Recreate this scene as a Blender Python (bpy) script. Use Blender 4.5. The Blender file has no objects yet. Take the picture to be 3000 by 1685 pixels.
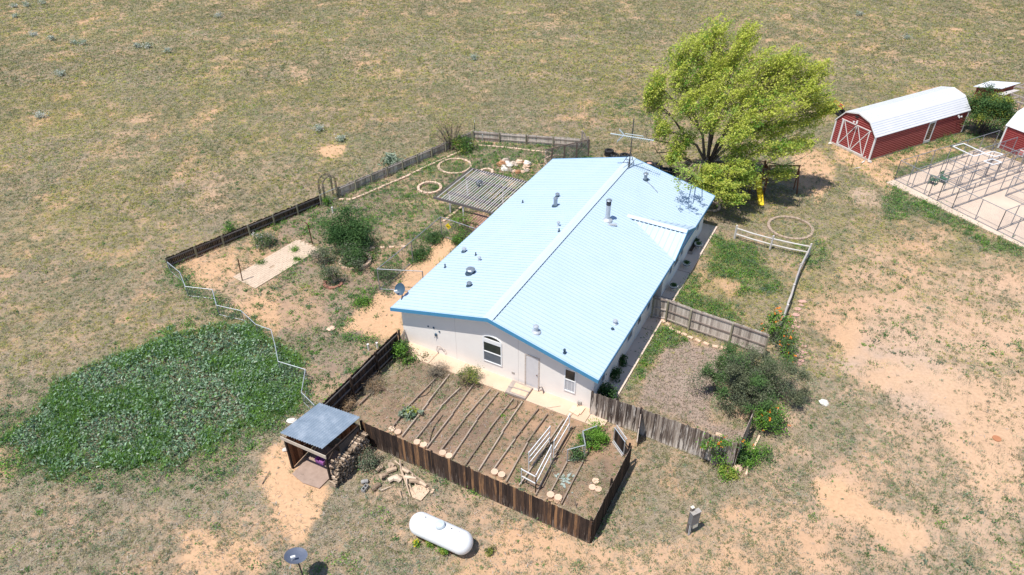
import bpy, math, random
import numpy as np
from mathutils import Vector, Matrix
random.seed(7)
rng = np.random.default_rng(11)
R = math.radians
# ------------------------------------------------------------ camera, sky, sun
scn = bpy.context.scene
FOC, PITCH, ROLL, CH = 2124.7, 0.6332, -0.0069, 30.0
cam = bpy.data.objects.new('camera', bpy.data.cameras.new('camera'))
scn.collection.objects.link(cam); scn.camera = cam
cam.data.sensor_width = 36.0; cam.data.lens = 36.0 * FOC / 3000.0
cam.data.clip_start = 0.5; cam.data.clip_end = 9000.0
cam.location = (0, 0, CH)
cam.rotation_mode = 'QUATERNION'
cam.rotation_quaternion = (Matrix.Rotation(math.pi/2 - PITCH, 3, 'X') @ Matrix.Rotation(ROLL, 3, 'Z')).to_quaternion()

YAW = -0.4968
HA = Vector((math.cos(YAW), math.sin(YAW), 0)); HB = Vector((-math.sin(YAW), math.cos(YAW), 0))
HO = Vector((-6.828, 35.186, 0))
sun_dir = (HA*0.145 + HB*0.37 + Vector((0, 0, -1))).normalized()      # the way the light travels
to_sun = -sun_dir
elev = math.asin(to_sun.z); azim = math.atan2(to_sun.x, to_sun.y)
world = bpy.data.worlds.new('World'); scn.world = world; world.use_nodes = True
wn = world.node_tree.nodes; wl = world.node_tree.links
sky = wn.new('ShaderNodeTexSky'); sky.sky_type = 'NISHITA'; sky.sun_disc = False
sky.sun_elevation = elev; sky.sun_rotation = azim; sky.altitude = 1800; sky.dust_density = 1.2
wl.new(sky.outputs[0], wn['Background'].inputs[0]); wn['Background'].inputs[1].default_value = 0.13
sl = bpy.data.lights.new('sun', 'SUN'); sl.energy = 4.6; sl.angle = R(0.5); sl.color = (1.0, 0.955, 0.89)
sun = bpy.data.objects.new('sun', sl); scn.collection.objects.link(sun)
sun.rotation_mode = 'QUATERNION'; sun.rotation_quaternion = sun_dir.to_track_quat('-Z', 'Y')
scn.view_settings.view_transform = 'Standard'; scn.view_settings.look = 'None'
scn.view_settings.exposure = 0.27; scn.view_settings.gamma = 1.0
scn.cycles.transparent_max_bounces = 24

# ------------------------------------------------------------ photo measuring helpers
ZR = dict(W=(0,0,1.1646),A=(450,350,.38013),B=(1150,350,.38013),C=(1800,50,.41459),D=(2400,200,.37998),E=(800,900,.41465),
 F=(1150,850,.38013),G=(1650,1000,.47342),H=(1800,600,.41454),I=(0,900,.5425),J=(700,1300,.31056),K=(2200,900,.54237),
 L=(0,0,.48368),M=(1120,850,.17277),N=(1560,980,.20736),O=(1900,520,.16584),Q=(1560,400,.20736),R=(2600,380,.24876),
 S=(1880,700,.13825),T=(2700,200,.15205),U=(1250,350,.2281),V=(1470,1150,.22812),X=(400,720,.3663),Y=(1700,380,.12438),
 AA=(2050,500,.16584),AB=(1950,1480,.09677),AC=(1640,1380,.16586),AD=(1180,1480,.11055),AE=(820,1170,.2004),
 AF=(920,500,.08295),AG=(2400,280,.15209))
def ray(r, x, y):
    X, Y, s = ZR[r]; u = X + x*s - 1500; v = Y + y*s - 842.5
    c, n = math.cos(ROLL), math.sin(ROLL)
    a, b = c*u + n*v, -n*u + c*v
    return Vector((a, FOC*math.cos(PITCH) - b*math.sin(PITCH), -FOC*math.sin(PITCH) - b*math.cos(PITCH)))
def P(r, x, y, z=0.0):
    d = ray(r, x, y); t = (z - CH)/d.z
    return Vector((d.x*t, d.y*t, z))
def PY(r, x, y, Y):
    d = ray(r, x, y); t = Y/d.y
    return Vector((d.x*t, Y, CH + d.z*t))
def projW(X, Y, Z=0.0):                      # world -> photo px /1.1646 (numpy)
    z = Y*math.cos(PITCH) - (Z-CH)*math.sin(PITCH); y = -(Y*math.sin(PITCH) + (Z-CH)*math.cos(PITCH))
    z = np.maximum(z, 1e-3)
    u = FOC*X/z; v = FOC*y/z
    c, s = math.cos(ROLL), math.sin(ROLL)
    return (1500 + c*u - s*v)/1.1646, (842.5 + s*u + c*v)/1.1646
def HP(x, y, z=0.0): return HO + HA*x + HB*y + Vector((0, 0, z))

# ------------------------------------------------------------ objects, tags
def tag(o, label=None, cat=None, group=None, kind=None):
    if label: o['label'] = label
    if cat: o['category'] = cat
    if group: o['group'] = group
    if kind: o['kind'] = kind
    return o
def link(o): scn.collection.objects.link(o); return o
def thing(name, loc, label, cat, group=None):
    o = link(bpy.data.objects.new(name, None)); o.location = loc; o.empty_display_size = 0.2
    o['wloc'] = tuple(loc); return tag(o, label, cat, group)
class MB:
    def __init__(s): s.v = []; s.f = []; s.t = []; s.uv = []; s.tint = 0.5
    def add(s, vs, fs, uv=None):
        n = len(s.v); s.v += [tuple(p) for p in vs]
        for i, f in enumerate(fs):
            s.f.append(tuple(n+k for k in f)); s.t.append(s.tint); s.uv.append(uv[i] if uv else None)
        return s
    def box8(s, p):                           # p: bottom 4 ccw, top 4 ccw
        return s.add(p, [(3,2,1,0),(4,5,6,7),(0,1,5,4),(1,2,6,5),(2,3,7,6),(3,0,4,7)])
    def box(s, c, d, rz=0.0, ax=None):
        c = Vector(c); hx, hy, hz = d[0]/2, d[1]/2, d[2]/2
        if ax: ex, ey, ez = ax
        else: ex = Vector((math.cos(rz), math.sin(rz), 0)); ey = Vector((-math.sin(rz), math.cos(rz), 0)); ez = Vector((0,0,1))
        q = [c + ex*i*hx + ey*j*hy + ez*k*hz for k in (-1,1) for i, j in ((-1,-1),(1,-1),(1,1),(-1,1))]
        return s.box8(q)
    def bar(s, a, b, w, h, up=(0,0,1)):
        a = Vector(a); b = Vector(b); d = b-a; L = d.length
        if L < 1e-6: return s
        ex = d/L; u = Vector(up)
        if abs(ex.dot(u)) > .98: u = Vector((0,1,0))
        ey = u.cross(ex).normalized(); ez = ex.cross(ey)
        return s.box((a+b)/2, (L, w, h), ax=(ex, ey, ez))
    def tube(s, pts, r, n=8, cap=True):
        pts = [Vector(p) for p in pts]; m = len(pts)
        rr = r if isinstance(r, (list, tuple)) else [r]*m
        vs = []; prev = None
        for i, p in enumerate(pts):
            d = (pts[min(i+1, m-1)] - pts[max(i-1, 0)]).normalized()
            u = prev if prev is not None else (Vector((0,0,1)) if abs(d.z) < .9 else Vector((1,0,0)))
            x = (u - d*u.dot(d)).normalized(); y = d.cross(x); prev = x
            vs += [p + (x*math.cos(2*math.pi*k/n) + y*math.sin(2*math.pi*k/n))*rr[i] for k in range(n)]
        fs = [(i*n+k, i*n+(k+1)%n, (i+1)*n+(k+1)%n, (i+1)*n+k) for i in range(m-1) for k in range(n)]
        if cap: fs += [tuple(range(n-1,-1,-1)), tuple((m-1)*n+k for k in range(n))]
        return s.add(vs, fs)
    def lathe(s, c, prof, n=16, ax=None):     # prof [(r,z)]
        c = Vector(c); ex, ey, ez = ax or (Vector((1,0,0)), Vector((0,1,0)), Vector((0,0,1)))
        vs = [c + (ex*math.cos(2*math.pi*k/n) + ey*math.sin(2*math.pi*k/n))*r + ez*z for r, z in prof for k in range(n)]
        m = len(prof)
        fs = [(i*n+k, i*n+(k+1)%n, (i+1)*n+(k+1)%n, (i+1)*n+k) for i in range(m-1) for k in range(n)]
        if prof[0][0] > 1e-4: fs.append(tuple(range(n-1,-1,-1)))
        if prof[-1][0] > 1e-4: fs.append(tuple((m-1)*n+k for k in range(n)))
        return s.add(vs, fs)
    def prism(s, poly, off):                  # polygon of Vectors extruded by vector off
        off = Vector(off); n = len(poly); a = [Vector(p) for p in poly]; b = [p+off for p in a]
        return s.add(a+b, [tuple(range(n-1,-1,-1)), tuple(range(n,2*n))] + [(i,(i+1)%n,n+(i+1)%n,n+i) for i in range(n)])
    def quad(s, ps, uv=None): return s.add(ps, [tuple(range(len(ps)))], [uv] if uv else None)
    def blob(s, c, r, n=7, m=5, jit=.2, flat=1.0, seed=0):
        rd = random.Random(seed); c = Vector(c); r = r if isinstance(r,(tuple,list)) else (r,r,r)
        vs = []; 
        for i in range(m+1):
            th = math.pi*i/m
            for k in range(n):
                ph = 2*math.pi*k/n + i*.4; q = 1 + (rd.random()-.5)*2*jit
                vs.append(c + Vector((r[0]*math.sin(th)*math.cos(ph)*q, r[1]*math.sin(th)*math.sin(ph)*q, r[2]*math.cos(th)*(q if 0<i<m else 1))))
        return s.add(vs, [(i*n+k, (i+1)*n+k, (i+1)*n+(k+1)%n, i*n+(k+1)%n) for i in range(m) for k in range(n)])
    def build(s, name, mt, parent=None, smooth=False, local=False):
        vs = np.array(s.v, float).reshape(-1, 3)
        if local: org = Vector((0,0,0)); off = Vector((0,0,0))
        elif parent is not None:
            off = Vector(parent['wloc']) if 'wloc' in parent else Vector((0,0,0)); org = Vector((0,0,0))
            vs = vs - np.array(off)
        else:
            lo, hi = vs.min(0), vs.max(0); org = Vector(((lo[0]+hi[0])/2, (lo[1]+hi[1])/2, lo[2])); vs = vs - np.array(org)
        me = bpy.data.meshes.new(name); me.from_pydata([tuple(p) for p in vs], [], s.f)
        at = me.attributes.new('tint', 'FLOAT', 'FACE'); at.data.foreach_set('value', np.array(s.t, np.float32))
        if any(u is not None for u in s.uv):
            ul = me.uv_layers.new(name='UVMap'); co = []
            for f, u in zip(s.f, s.uv): co += [c for q in (u if u else [(0,0)]*len(f)) for c in q]
            ul.data.foreach_set('uv', np.array(co, np.float32))
        if smooth: me.polygons.foreach_set('use_smooth', [True]*len(me.polygons))
        me.materials.append(mt); me.update()
        o = link(bpy.data.objects.new(name, me))
        if parent is not None:
            o.parent = parent
            o['wloc'] = tuple(parent['wloc']) if 'wloc' in parent else (0,0,0)
        else: o.location = org; o['wloc'] = tuple(org)
        return o
def npmesh(name, verts, faces_n, cols, mt, parent=None, kindtag=None, org=None):
    """verts (N,3) grouped in faces of faces_n verts; cols (F,3)"""
    n = len(verts); F = n//faces_n
    if org is None: org = np.array([verts[:,0].mean(), verts[:,1].mean(), max(0.0, verts[:,2].min())])
    if parent is not None: org = np.array(parent['wloc'])
    me = bpy.data.meshes.new(name)
    me.vertices.add(n); me.vertices.foreach_set('co', (verts-org).astype(np.float32).ravel())
    me.loops.add(n); me.loops.foreach_set('vertex_index', np.arange(n, dtype=np.int32))
    me.polygons.add(F); me.polygons.foreach_set('loop_start', np.arange(0, n, faces_n, dtype=np.int32))
    me.polygons.foreach_set('loop_total', np.full(F, faces_n, np.int32))
    a = me.attributes.new('col', 'FLOAT_COLOR', 'FACE')
    c4 = np.ones((F,4), np.float32); c4[:,:3] = cols; a.data.foreach_set('color', c4.ravel())
    me.materials.append(mt); me.update(calc_edges=True)
    o = link(bpy.data.objects.new(name, me))
    if parent is not None: o.parent = parent; o['wloc'] = tuple(parent['wloc'])
    else: o.location = org; o['wloc'] = tuple(org)
    return o
def copy_tree(o, parent=None):
    c = o.copy(); scn.collection.objects.link(c); c.parent = parent
    for ch in [k for k in scn.objects if k.parent == o]: copy_tree(ch, c)
    return c

# ------------------------------------------------------------ materials
def nmat(name):
    m = bpy.data.materials.new(name); m.use_nodes = True; nt = m.node_tree
    return m, nt, nt.nodes['Principled BSDF'], nt.nodes, nt.links
def M(name, c1, c2=None, scale=3.0, rough=.6, metal=0.0, bump=0.0, stretch=(1,1,1), c3=None, spec=.4, tint=0.0, contrast=.25, bscale=None):
    """noise mixed two/three colour surface; tint: strength of the per-piece lightness"""
    m, nt, b, N, L = nmat(name)
    b.inputs['Roughness'].default_value = rough; b.inputs['Metallic'].default_value = metal
    b.inputs['Specular IOR Level'].default_value = spec
    tc = N.new('ShaderNodeTexCoord'); mp = N.new('ShaderNodeMapping'); mp.inputs['Scale'].default_value = stretch
    L.new(tc.outputs['Object'], mp.inputs[0])
    no = N.new('ShaderNodeTexNoise'); no.inputs['Scale'].default_value = scale; no.inputs['Detail'].default_value = 6; no.inputs['Roughness'].default_value = .62
    L.new(mp.outputs[0], no.inputs['Vector'])
    rp = N.new('ShaderNodeValToRGB'); L.new(no.outputs['Fac'], rp.inputs[0])
    e = rp.color_ramp.elements; e[0].position = .5-contrast; e[1].position = .5+contrast
    e[0].color = (*c1,1); e[1].color = (*(c2 or c1),1)
    if c3: k = e.new(.5); k.color = (*c3,1)
    out = rp.outputs[0]
    if tint:
        at = N.new('ShaderNodeAttribute'); at.attribute_name = 'tint'
        mr = N.new('ShaderNodeMapRange'); mr.inputs[3].default_value = 1-tint; mr.inputs[4].default_value = 1+tint
        L.new(at.outputs['Fac'], mr.inputs[0])
        oi = N.new('ShaderNodeObjectInfo'); m2 = N.new('ShaderNodeMapRange'); m2.inputs[3].default_value = 1-tint*.5; m2.inputs[4].default_value = 1+tint*.5
        L.new(oi.outputs['Random'], m2.inputs[0])
        mu = N.new('ShaderNodeMath'); mu.operation = 'MULTIPLY'; L.new(mr.outputs[0], mu.inputs[0]); L.new(m2.outputs[0], mu.inputs[1])
        vm = N.new('ShaderNodeVectorMath'); vm.operation = 'SCALE'; L.new(out, vm.inputs[0]); L.new(mu.outputs[0], vm.inputs['Scale']); out = vm.outputs[0]
    L.new(out, b.inputs['Base Color'])
    if bump:
        bp = N.new('ShaderNodeBump'); bp.inputs['Strength'].default_value = bump; bp.inputs['Distance'].default_value = .02
        L.new(no.outputs['Fac'], bp.inputs['Height']); L.new(bp.outputs[0], b.inputs['Normal'])
    return m
def Mfol(name, trans=.25, rough=.6, mul=1.0):
    m, nt, b, N, L = nmat(name)
    at = N.new('ShaderNodeAttribute'); at.attribute_name = 'col'
    b.inputs['Roughness'].default_value = rough; b.inputs['Specular IOR Level'].default_value = .25
    L.new(at.outputs['Color'], b.inputs['Base Color'])
    tr = N.new('ShaderNodeBsdfTranslucent'); L.new(at.outputs['Color'], tr.inputs[0])
    mx = N.new('ShaderNodeMixShader'); mx.inputs[0].default_value = trans
    L.new(b.outputs[0], mx.inputs[1]); L.new(tr.outputs[0], mx.inputs[2]); L.new(mx.outputs[0], N['Material Output'].inputs[0])
    return m
def Mwood(name, cols, streak=1.0, up=(1,1,.12), rough=.85, stain=None, sup=(7,7,.45), zfade=.16):
    """boards: per board tint picks a colour, stretched noise streaks, optional pale weathering patches"""
    m, nt, b, N, L = nmat(name)
    b.inputs['Roughness'].default_value = rough; b.inputs['Specular IOR Level'].default_value = .15
    at = N.new('ShaderNodeAttribute'); at.attribute_name = 'tint'
    tc = N.new('ShaderNodeTexCoord'); mp = N.new('ShaderNodeMapping'); mp.inputs['Scale'].default_value = up
    L.new(tc.outputs['Object'], mp.inputs[0])
    no = N.new('ShaderNodeTexNoise'); no.inputs['Scale'].default_value = 9; no.inputs['Detail'].default_value = 5; no.inputs['Roughness'].default_value = .7
    L.new(mp.outputs[0], no.inputs['Vector'])
    a = N.new('ShaderNodeMath'); a.operation = 'MULTIPLY_ADD'; a.inputs[1].default_value = 1.1*streak; a.inputs[2].default_value = -.55*streak
    L.new(no.outputs['Fac'], a.inputs[0])
    s = N.new('ShaderNodeMath'); s.operation = 'ADD'; L.new(a.outputs[0], s.inputs[0]); L.new(at.outputs['Fac'], s.inputs[1])
    rp = N.new('ShaderNodeValToRGB'); L.new(s.outputs[0], rp.inputs[0]); e = rp.color_ramp.elements
    n = len(cols); e[0].position = 0; e[0].color = (*cols[0],1); e[1].position = 1; e[1].color = (*cols[-1],1)
    for i in range(1, n-1): k = e.new(i/(n-1)); k.color = (*cols[i],1)
    out = rp.outputs[0]
    if stain:
        n2 = N.new('ShaderNodeTexNoise'); n2.inputs['Scale'].default_value = 1.6; n2.inputs['Detail'].default_value = 7; n2.inputs['Roughness'].default_value = .75
        m2 = N.new('ShaderNodeMapping'); m2.inputs['Scale'].default_value = sup; L.new(tc.outputs['Object'], m2.inputs[0]); L.new(m2.outputs[0], n2.inputs['Vector'])
        sz_ = N.new('ShaderNodeSeparateXYZ'); L.new(tc.outputs['Object'], sz_.inputs[0]); zf1 = N.new('ShaderNodeMath'); zf1.operation = 'MULTIPLY_ADD'; zf1.inputs[1].default_value = -zfade; zf1.inputs[2].default_value = zfade; L.new(sz_.outputs[2], zf1.inputs[0]); zs1 = N.new('ShaderNodeMath'); zs1.operation = 'ADD'; L.new(zf1.outputs[0], zs1.inputs[0]); L.new(n2.outputs['Fac'], zs1.inputs[1])
        r2 = N.new('ShaderNodeMapRange'); r2.inputs[1].default_value = stain[1]; r2.inputs[2].default_value = stain[1]+.10; L.new(zs1.outputs[0], r2.inputs[0])
        mx = N.new('ShaderNodeMix'); mx.data_type = 'RGBA'; L.new(r2.outputs[0], mx.inputs['Factor']); L.new(out, mx.inputs['A']); mx.inputs['B'].default_value = (*stain[0],1)
        out = mx.outputs['Result']
    L.new(out, b.inputs['Base Color'])
    bp = N.new('ShaderNodeBump'); bp.inputs['Strength'].default_value = .3; bp.inputs['Distance'].default_value = .01
    L.new(no.outputs['Fac'], bp.inputs['Height']); L.new(bp.outputs[0], b.inputs['Normal'])
    return m
def Mchain(name, col, pitch=.06, w=.11):
    """woven wire: diagonal wires drawn from the panel's own UV metres, open between them"""
    m, nt, b, N, L = nmat(name)
    b.inputs['Base Color'].default_value = (*col,1); b.inputs['Metallic'].default_value = .5; b.inputs['Roughness'].default_value = .5
    uv = N.new('ShaderNodeUVMap'); sp = N.new('ShaderNodeSeparateXYZ'); L.new(uv.outputs[0], sp.inputs[0])
    res = []
    for op in ('ADD','SUBTRACT'):
        a = N.new('ShaderNodeMath'); a.operation = op; L.new(sp.outputs[0], a.inputs[0]); L.new(sp.outputs[1], a.inputs[1])
        d = N.new('ShaderNodeMath'); d.operation = 'MULTIPLY'; d.inputs[1].default_value = 1/(pitch*1.414); L.new(a.outputs[0], d.inputs[0])
        f = N.new('ShaderNodeMath'); f.operation = 'FRACT'; L.new(d.outputs[0], f.inputs[0])
        c = N.new('ShaderNodeMath'); c.operation = 'LESS_THAN'; c.inputs[1].default_value = w; L.new(f.outputs[0], c.inputs[0]); res.append(c)
    mx = N.new('ShaderNodeMath'); mx.operation = 'MAXIMUM'; L.new(res[0].outputs[0], mx.inputs[0]); L.new(res[1].outputs[0], mx.inputs[1])
    tr = N.new('ShaderNodeBsdfTransparent'); ms = N.new('ShaderNodeMixShader')
    L.new(mx.outputs[0], ms.inputs[0]); L.new(tr.outputs[0], ms.inputs[1]); L.new(b.outputs[0], ms.inputs[2]); L.new(ms.outputs[0], N['Material Output'].inputs[0])
    return m
m_roof = M('blue_roof_paint', (.44,.555,.675), (.505,.615,.73), scale=.5, c3=(.47,.585,.705), rough=.42, spec=.5, contrast=.3)
m_rib = M('blue_roof_rib', (.39,.505,.63), (.43,.54,.66), scale=.8, rough=.45)
m_cap = M('ridge_cap_paint', (.50,.61,.72), (.54,.65,.75), scale=1.5, rough=.4)
m_fascia = M('blue_fascia', (.065,.25,.43), (.08,.29,.48), scale=3, rough=.5)
m_gapvent = M('dark_gap_and_vent', (.03,.06,.09), rough=.8)  # dark tone for shaded gaps under the ridge caps, shared by vents and flashings
m_stucco = M('stucco', (.82,.765,.71), (.89,.84,.78), scale=1.2, rough=.9, bump=.1, contrast=.35)
m_wframe = M('white_vinyl', (.80,.80,.80), (.86,.86,.85), scale=6, rough=.4)
m_glass = M('window_glass', (.03,.035,.035), (.05,.055,.05), scale=1.5, rough=.08, spec=.8)
m_screen = M('window_screen', (.10,.12,.15), (.16,.18,.2), scale=2, rough=.35, spec=.5)
m_blind = M('window_blind', (.42,.43,.45), (.52,.53,.55), scale=4, rough=.5)
m_door = M('grey_door_paint', (.62,.60,.60), (.68,.66,.66), scale=3, rough=.6)
m_rawtrim = M('raw_door_trim', (.45,.36,.29), (.66,.60,.55), scale=7, rough=.8)
m_conc = M('pale_concrete', (.56,.415,.29), (.66,.50,.37), scale=.9, rough=.9, bump=.05, c3=(.61,.455,.33))
m_walk = M('grey_walk_concrete', (.62,.49,.40), (.76,.61,.50), scale=.7, rough=.9, c3=(.69,.55,.45), contrast=.2)
m_slabc = M('kennel_concrete', (.52,.41,.33), (.68,.54,.42), scale=.35, rough=.9, c3=(.61,.48,.38), contrast=.2)
m_joint = M('concrete_joint', (.16,.12,.09), (.22,.17,.12), scale=3, rough=1)
m_galv = M('galvanised_steel', (.42,.45,.48), (.58,.61,.64), scale=6, rough=.45, metal=.35)
m_galvd = M('dull_pipe', (.20,.21,.23), (.32,.33,.36), scale=6, rough=.5, metal=.3)
m_darkmetal = M('dark_metal', (.035,.038,.045), (.07,.07,.08), scale=8, rough=.5, metal=.3)
m_vent = M('vent_grey', (.22,.26,.30), (.36,.40,.44), scale=8, rough=.4, metal=.5)
m_black = M('black_rubber', (.012,.012,.014), (.03,.03,.032), scale=7, rough=.8)
m_rust = M('rusty_steel', (.09,.035,.02), (.16,.06,.03), scale=9, rough=.9)
m_white = M('white_enamel', (.80,.81,.83), (.86,.87,.88), scale=1.5, rough=.3, spec=.5)
m_whiteo = M('off_white_paint', (.72,.72,.72), (.80,.80,.79), scale=5, rough=.5)
m_pvc = M('white_pipe', (.75,.73,.70), (.82,.81,.79), scale=5, rough=.4)
m_chain = Mchain('chain_link_wire', (.40,.42,.44), w=.06)
m_chaind = Mchain('dark_chain_link_wire', (.30,.31,.34), w=.045)
m_dish = M('dish_grey', (.10,.12,.17), (.14,.16,.21), scale=3, rough=.45)
m_dishd = M('dish_blue_grey', (.045,.085,.13), (.06,.11,.16), scale=3, rough=.45)
m_red = M('barn_red_siding', (.20,.022,.025), (.27,.035,.036), scale=2, rough=.55)
m_redrib = M('barn_red_rib', (.50,.15,.14), (.58,.20,.18), scale=2, rough=.5)
m_broof = M('white_metal_roof', (.66,.67,.70), (.74,.74,.76), scale=1, rough=.35)
m_broofr = M('white_roof_rib', (.40,.43,.48), (.46,.48,.53), scale=1, rough=.4)
m_brick = M('tan_edging_brick', (.58,.41,.30), (.74,.55,.42), scale=6, rough=.95, bump=.3, tint=.16, spec=.1)
m_redbrick = M('red_edging', (.30,.13,.09), (.42,.20,.15), scale=6, rough=.9, tint=.15)
m_paver = M('tan_paver', (.60,.42,.30), (.72,.52,.38), scale=8, rough=.95, bump=.2, tint=.12)
m_flag = M('pink_flagstone', (.50,.29,.24), (.60,.37,.31), scale=5, rough=.95, tint=.15)
m_rock = M('mixed_rock', (.28,.22,.18), (.60,.50,.40), scale=3, rough=.95, bump=.6, tint=.3)
m_rockr = M('rusty_rock', (.32,.15,.07), (.48,.27,.15), scale=4, rough=.95, bump=.6, tint=.2)
m_rockw = M('white_rock', (.62,.56,.49), (.78,.74,.68), scale=4, rough=.95, bump=.5, tint=.15)
m_fdark = Mwood('dark_fence_boards', [(.02,.014,.012),(.035,.025,.021),(.055,.038,.03),(.09,.056,.04)], up=(2.5,2.5,.12))
m_fout = Mwood('stained_fence_boards', [(.03,.021,.018),(.06,.041,.033),(.075,.048,.036),(.115,.068,.044),(.33,.18,.09)], streak=1.9, up=(2.6,2.6,.12), stain=((.20,.155,.13),.62))
m_fweath = Mwood('weathered_fence_boards', [(.055,.04,.033),(.12,.09,.075),(.24,.19,.155),(.46,.38,.31)], streak=2.0, stain=((.74,.66,.58),.51), up=(2.5,2.5,.1), zfade=.06)
m_fgrey = Mwood('grey_fence_boards', [(.25,.21,.18),(.42,.36,.31),(.57,.50,.43),(.70,.62,.54)], streak=1.7, up=(2.5,2.5,.1))
m_fpale = Mwood('pale_picket_boards', [(.36,.32,.28),(.52,.47,.42),(.66,.60,.54)], streak=1.2, up=(2.5,2.5,.1))
m_rail = Mwood('fence_rail_wood', [(.24,.19,.165),(.38,.32,.28),(.52,.45,.40)], up=(.3,.3,1))
m_raild = Mwood('dark_rail_wood', [(.09,.078,.075),(.14,.125,.12),(.2,.18,.175)], up=(.3,.3,1))
m_post = Mwood('treated_post_wood', [(.20,.18,.12),(.28,.26,.18),(.36,.33,.24)])
m_split = Mwood('silver_rail_wood', [(.40,.36,.33),(.52,.48,.45),(.64,.60,.56)], up=(.3,.3,1))
m_bed = Mwood('garden_board_wood', [(.20,.15,.115),(.32,.25,.195),(.44,.36,.29)], up=(.3,.3,1))
m_shedw = Mwood('shed_board_wood', [(.08,.035,.02),(.14,.06,.03),(.22,.10,.05),(.30,.15,.08)])
m_lattice = Mwood('lattice_wood', [(.14,.10,.09),(.20,.15,.13),(.27,.21,.18)])
m_perg = Mwood('pergola_slat_wood', [(.58,.54,.52),(.70,.66,.64),(.78,.75,.72)], up=(.3,.3,1))
m_pergd = Mwood('pergola_beam_wood', [(.10,.085,.08),(.15,.13,.125),(.2,.18,.17)], up=(.3,.3,1))
m_log = Mwood('split_log_wood', [(.06,.042,.03),(.18,.128,.09),(.34,.255,.18),(.58,.45,.34)], streak=1.0, up=(1,1,1))
m_bark = Mwood('grey_bark', [(.09,.07,.06),(.17,.14,.12),(.27,.23,.20)], up=(1.5,1.5,.4))
m_deadw = Mwood('bleached_wood', [(.34,.26,.20),(.47,.37,.29),(.58,.48,.39)], up=(1,1,1))
m_ply = M('plywood', (.56,.40,.27), (.70,.52,.38), scale=4, rough=.9)
m_corr = M('corrugated_steel', (.30,.37,.44), (.52,.58,.64), scale=1.6, rough=.42, metal=.35, c3=(.38,.45,.52), contrast=.2)
m_yellow = M('yellow_plastic', (.75,.55,.02), (.82,.62,.04), scale=3, rough=.4)
m_orange = M('orange_paint', (.62,.10,.03), (.72,.14,.04), scale=3, rough=.5)
m_purple = M('purple_plastic', (.30,.10,.32), (.36,.14,.38), scale=3, rough=.4)
m_green = M('green_plastic', (.06,.15,.10), (.09,.2,.13), scale=3, rough=.4)
m_grybox = M('grey_cabinet', (.16,.165,.17), (.20,.20,.21), scale=4, rough=.5)
m_grytop = M('cabinet_top', (.34,.31,.28), (.40,.37,.34), scale=4, rough=.5)
m_cream = M('cream_plastic', (.66,.64,.52), (.74,.72,.6), scale=4, rough=.4)
m_block = M('cinder_concrete', (.28,.27,.26), (.38,.36,.34), scale=12, rough=.95, bump=.3)
m_soilpot = M('potting_soil', (.05,.035,.025), (.09,.06,.045), scale=12, rough=1)
m_pot = M('glazed_pot', (.60,.58,.52), (.72,.69,.62), scale=4, rough=.5)
m_potb = M('pot_blue_band', (.08,.09,.16), (.11,.12,.20), scale=4, rough=.4)
m_shard = M('green_glass_shard', (.30,.36,.32), (.40,.46,.42), scale=6, rough=.15)
m_lid = M('brown_lid', (.40,.17,.08), (.46,.2,.1), scale=5, rough=.8)
m_fol = Mfol('leaf_green'); m_grass = Mfol('grass_blade', trans=.18, rough=.9)
m_tree = Mfol('tree_leaf', trans=.42, rough=.5)
m_hose = M('black_hose', (.015,.015,.015), (.03,.03,.03), rough=.5)

# ------------------------------------------------------------ noise, masks in numpy
def _h(ix, iy, seed):
    n = (ix.astype(np.int64)*374761393 + iy.astype(np.int64)*668265263 + seed*982451653) & 0x7fffffff
    n = (n ^ (n >> 13))*1274126177 & 0x7fffffff
    return ((n ^ (n >> 16)) & 0xffff)/65535.0
def vn(x, y, s, seed=0):
    x = x/s; y = y/s; ix = np.floor(x); iy = np.floor(y); fx = x-ix; fy = y-iy
    fx = fx*fx*(3-2*fx); fy = fy*fy*(3-2*fy)
    a, b, c, d = _h(ix,iy,seed), _h(ix+1,iy,seed), _h(ix,iy+1,seed), _h(ix+1,iy+1,seed)
    return (a*(1-fx)+b*fx)*(1-fy)+(c*(1-fx)+d*fx)*fy
def fbm(x, y, s, seed=0, o=4):
    t = 0; w = 1; tot = 0
    for i in range(o): t = t + w*vn(x+17*i, y-9*i, s/2**i, seed+i); tot += w; w *= .55
    return t/tot
def inpoly(px, py, poly):
    r = np.zeros(px.shape, bool); n = len(poly); j = n-1
    for i in range(n):
        xi, yi = poly[i]; xj, yj = poly[j]
        r ^= ((yi > py) != (yj > py)) & (px < (xj-xi)*(py-yi)/((yj-yi) or 1e-9)+xi); j = i
    return r
def Wp(r, *pts):                             # zoom polygon -> display px polygon
    X, Y, s = ZR[r]; return [((X+x*s)/1.1646, (Y+y*s)/1.1646) for x, y in pts]
def soft(u, v, X, Y, poly, wob=10, seed=5):
    t = 0
    for k in range(3):
        du = (fbm(X, Y, 2.2, seed+7*k)-.5)*2*wob*(1+.6*k); dv = (fbm(X, Y, 2.2, seed+50+7*k)-.5)*2*wob*(1+.6*k)
        du = du+(fbm(X, Y, .55, seed+90+k, 2)-.5)*1.6*wob; dv = dv+(fbm(X, Y, .55, seed+95+k, 2)-.5)*1.6*wob
        t = t + inpoly(u+du, v+dv, poly)/3.0
    return t
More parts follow.
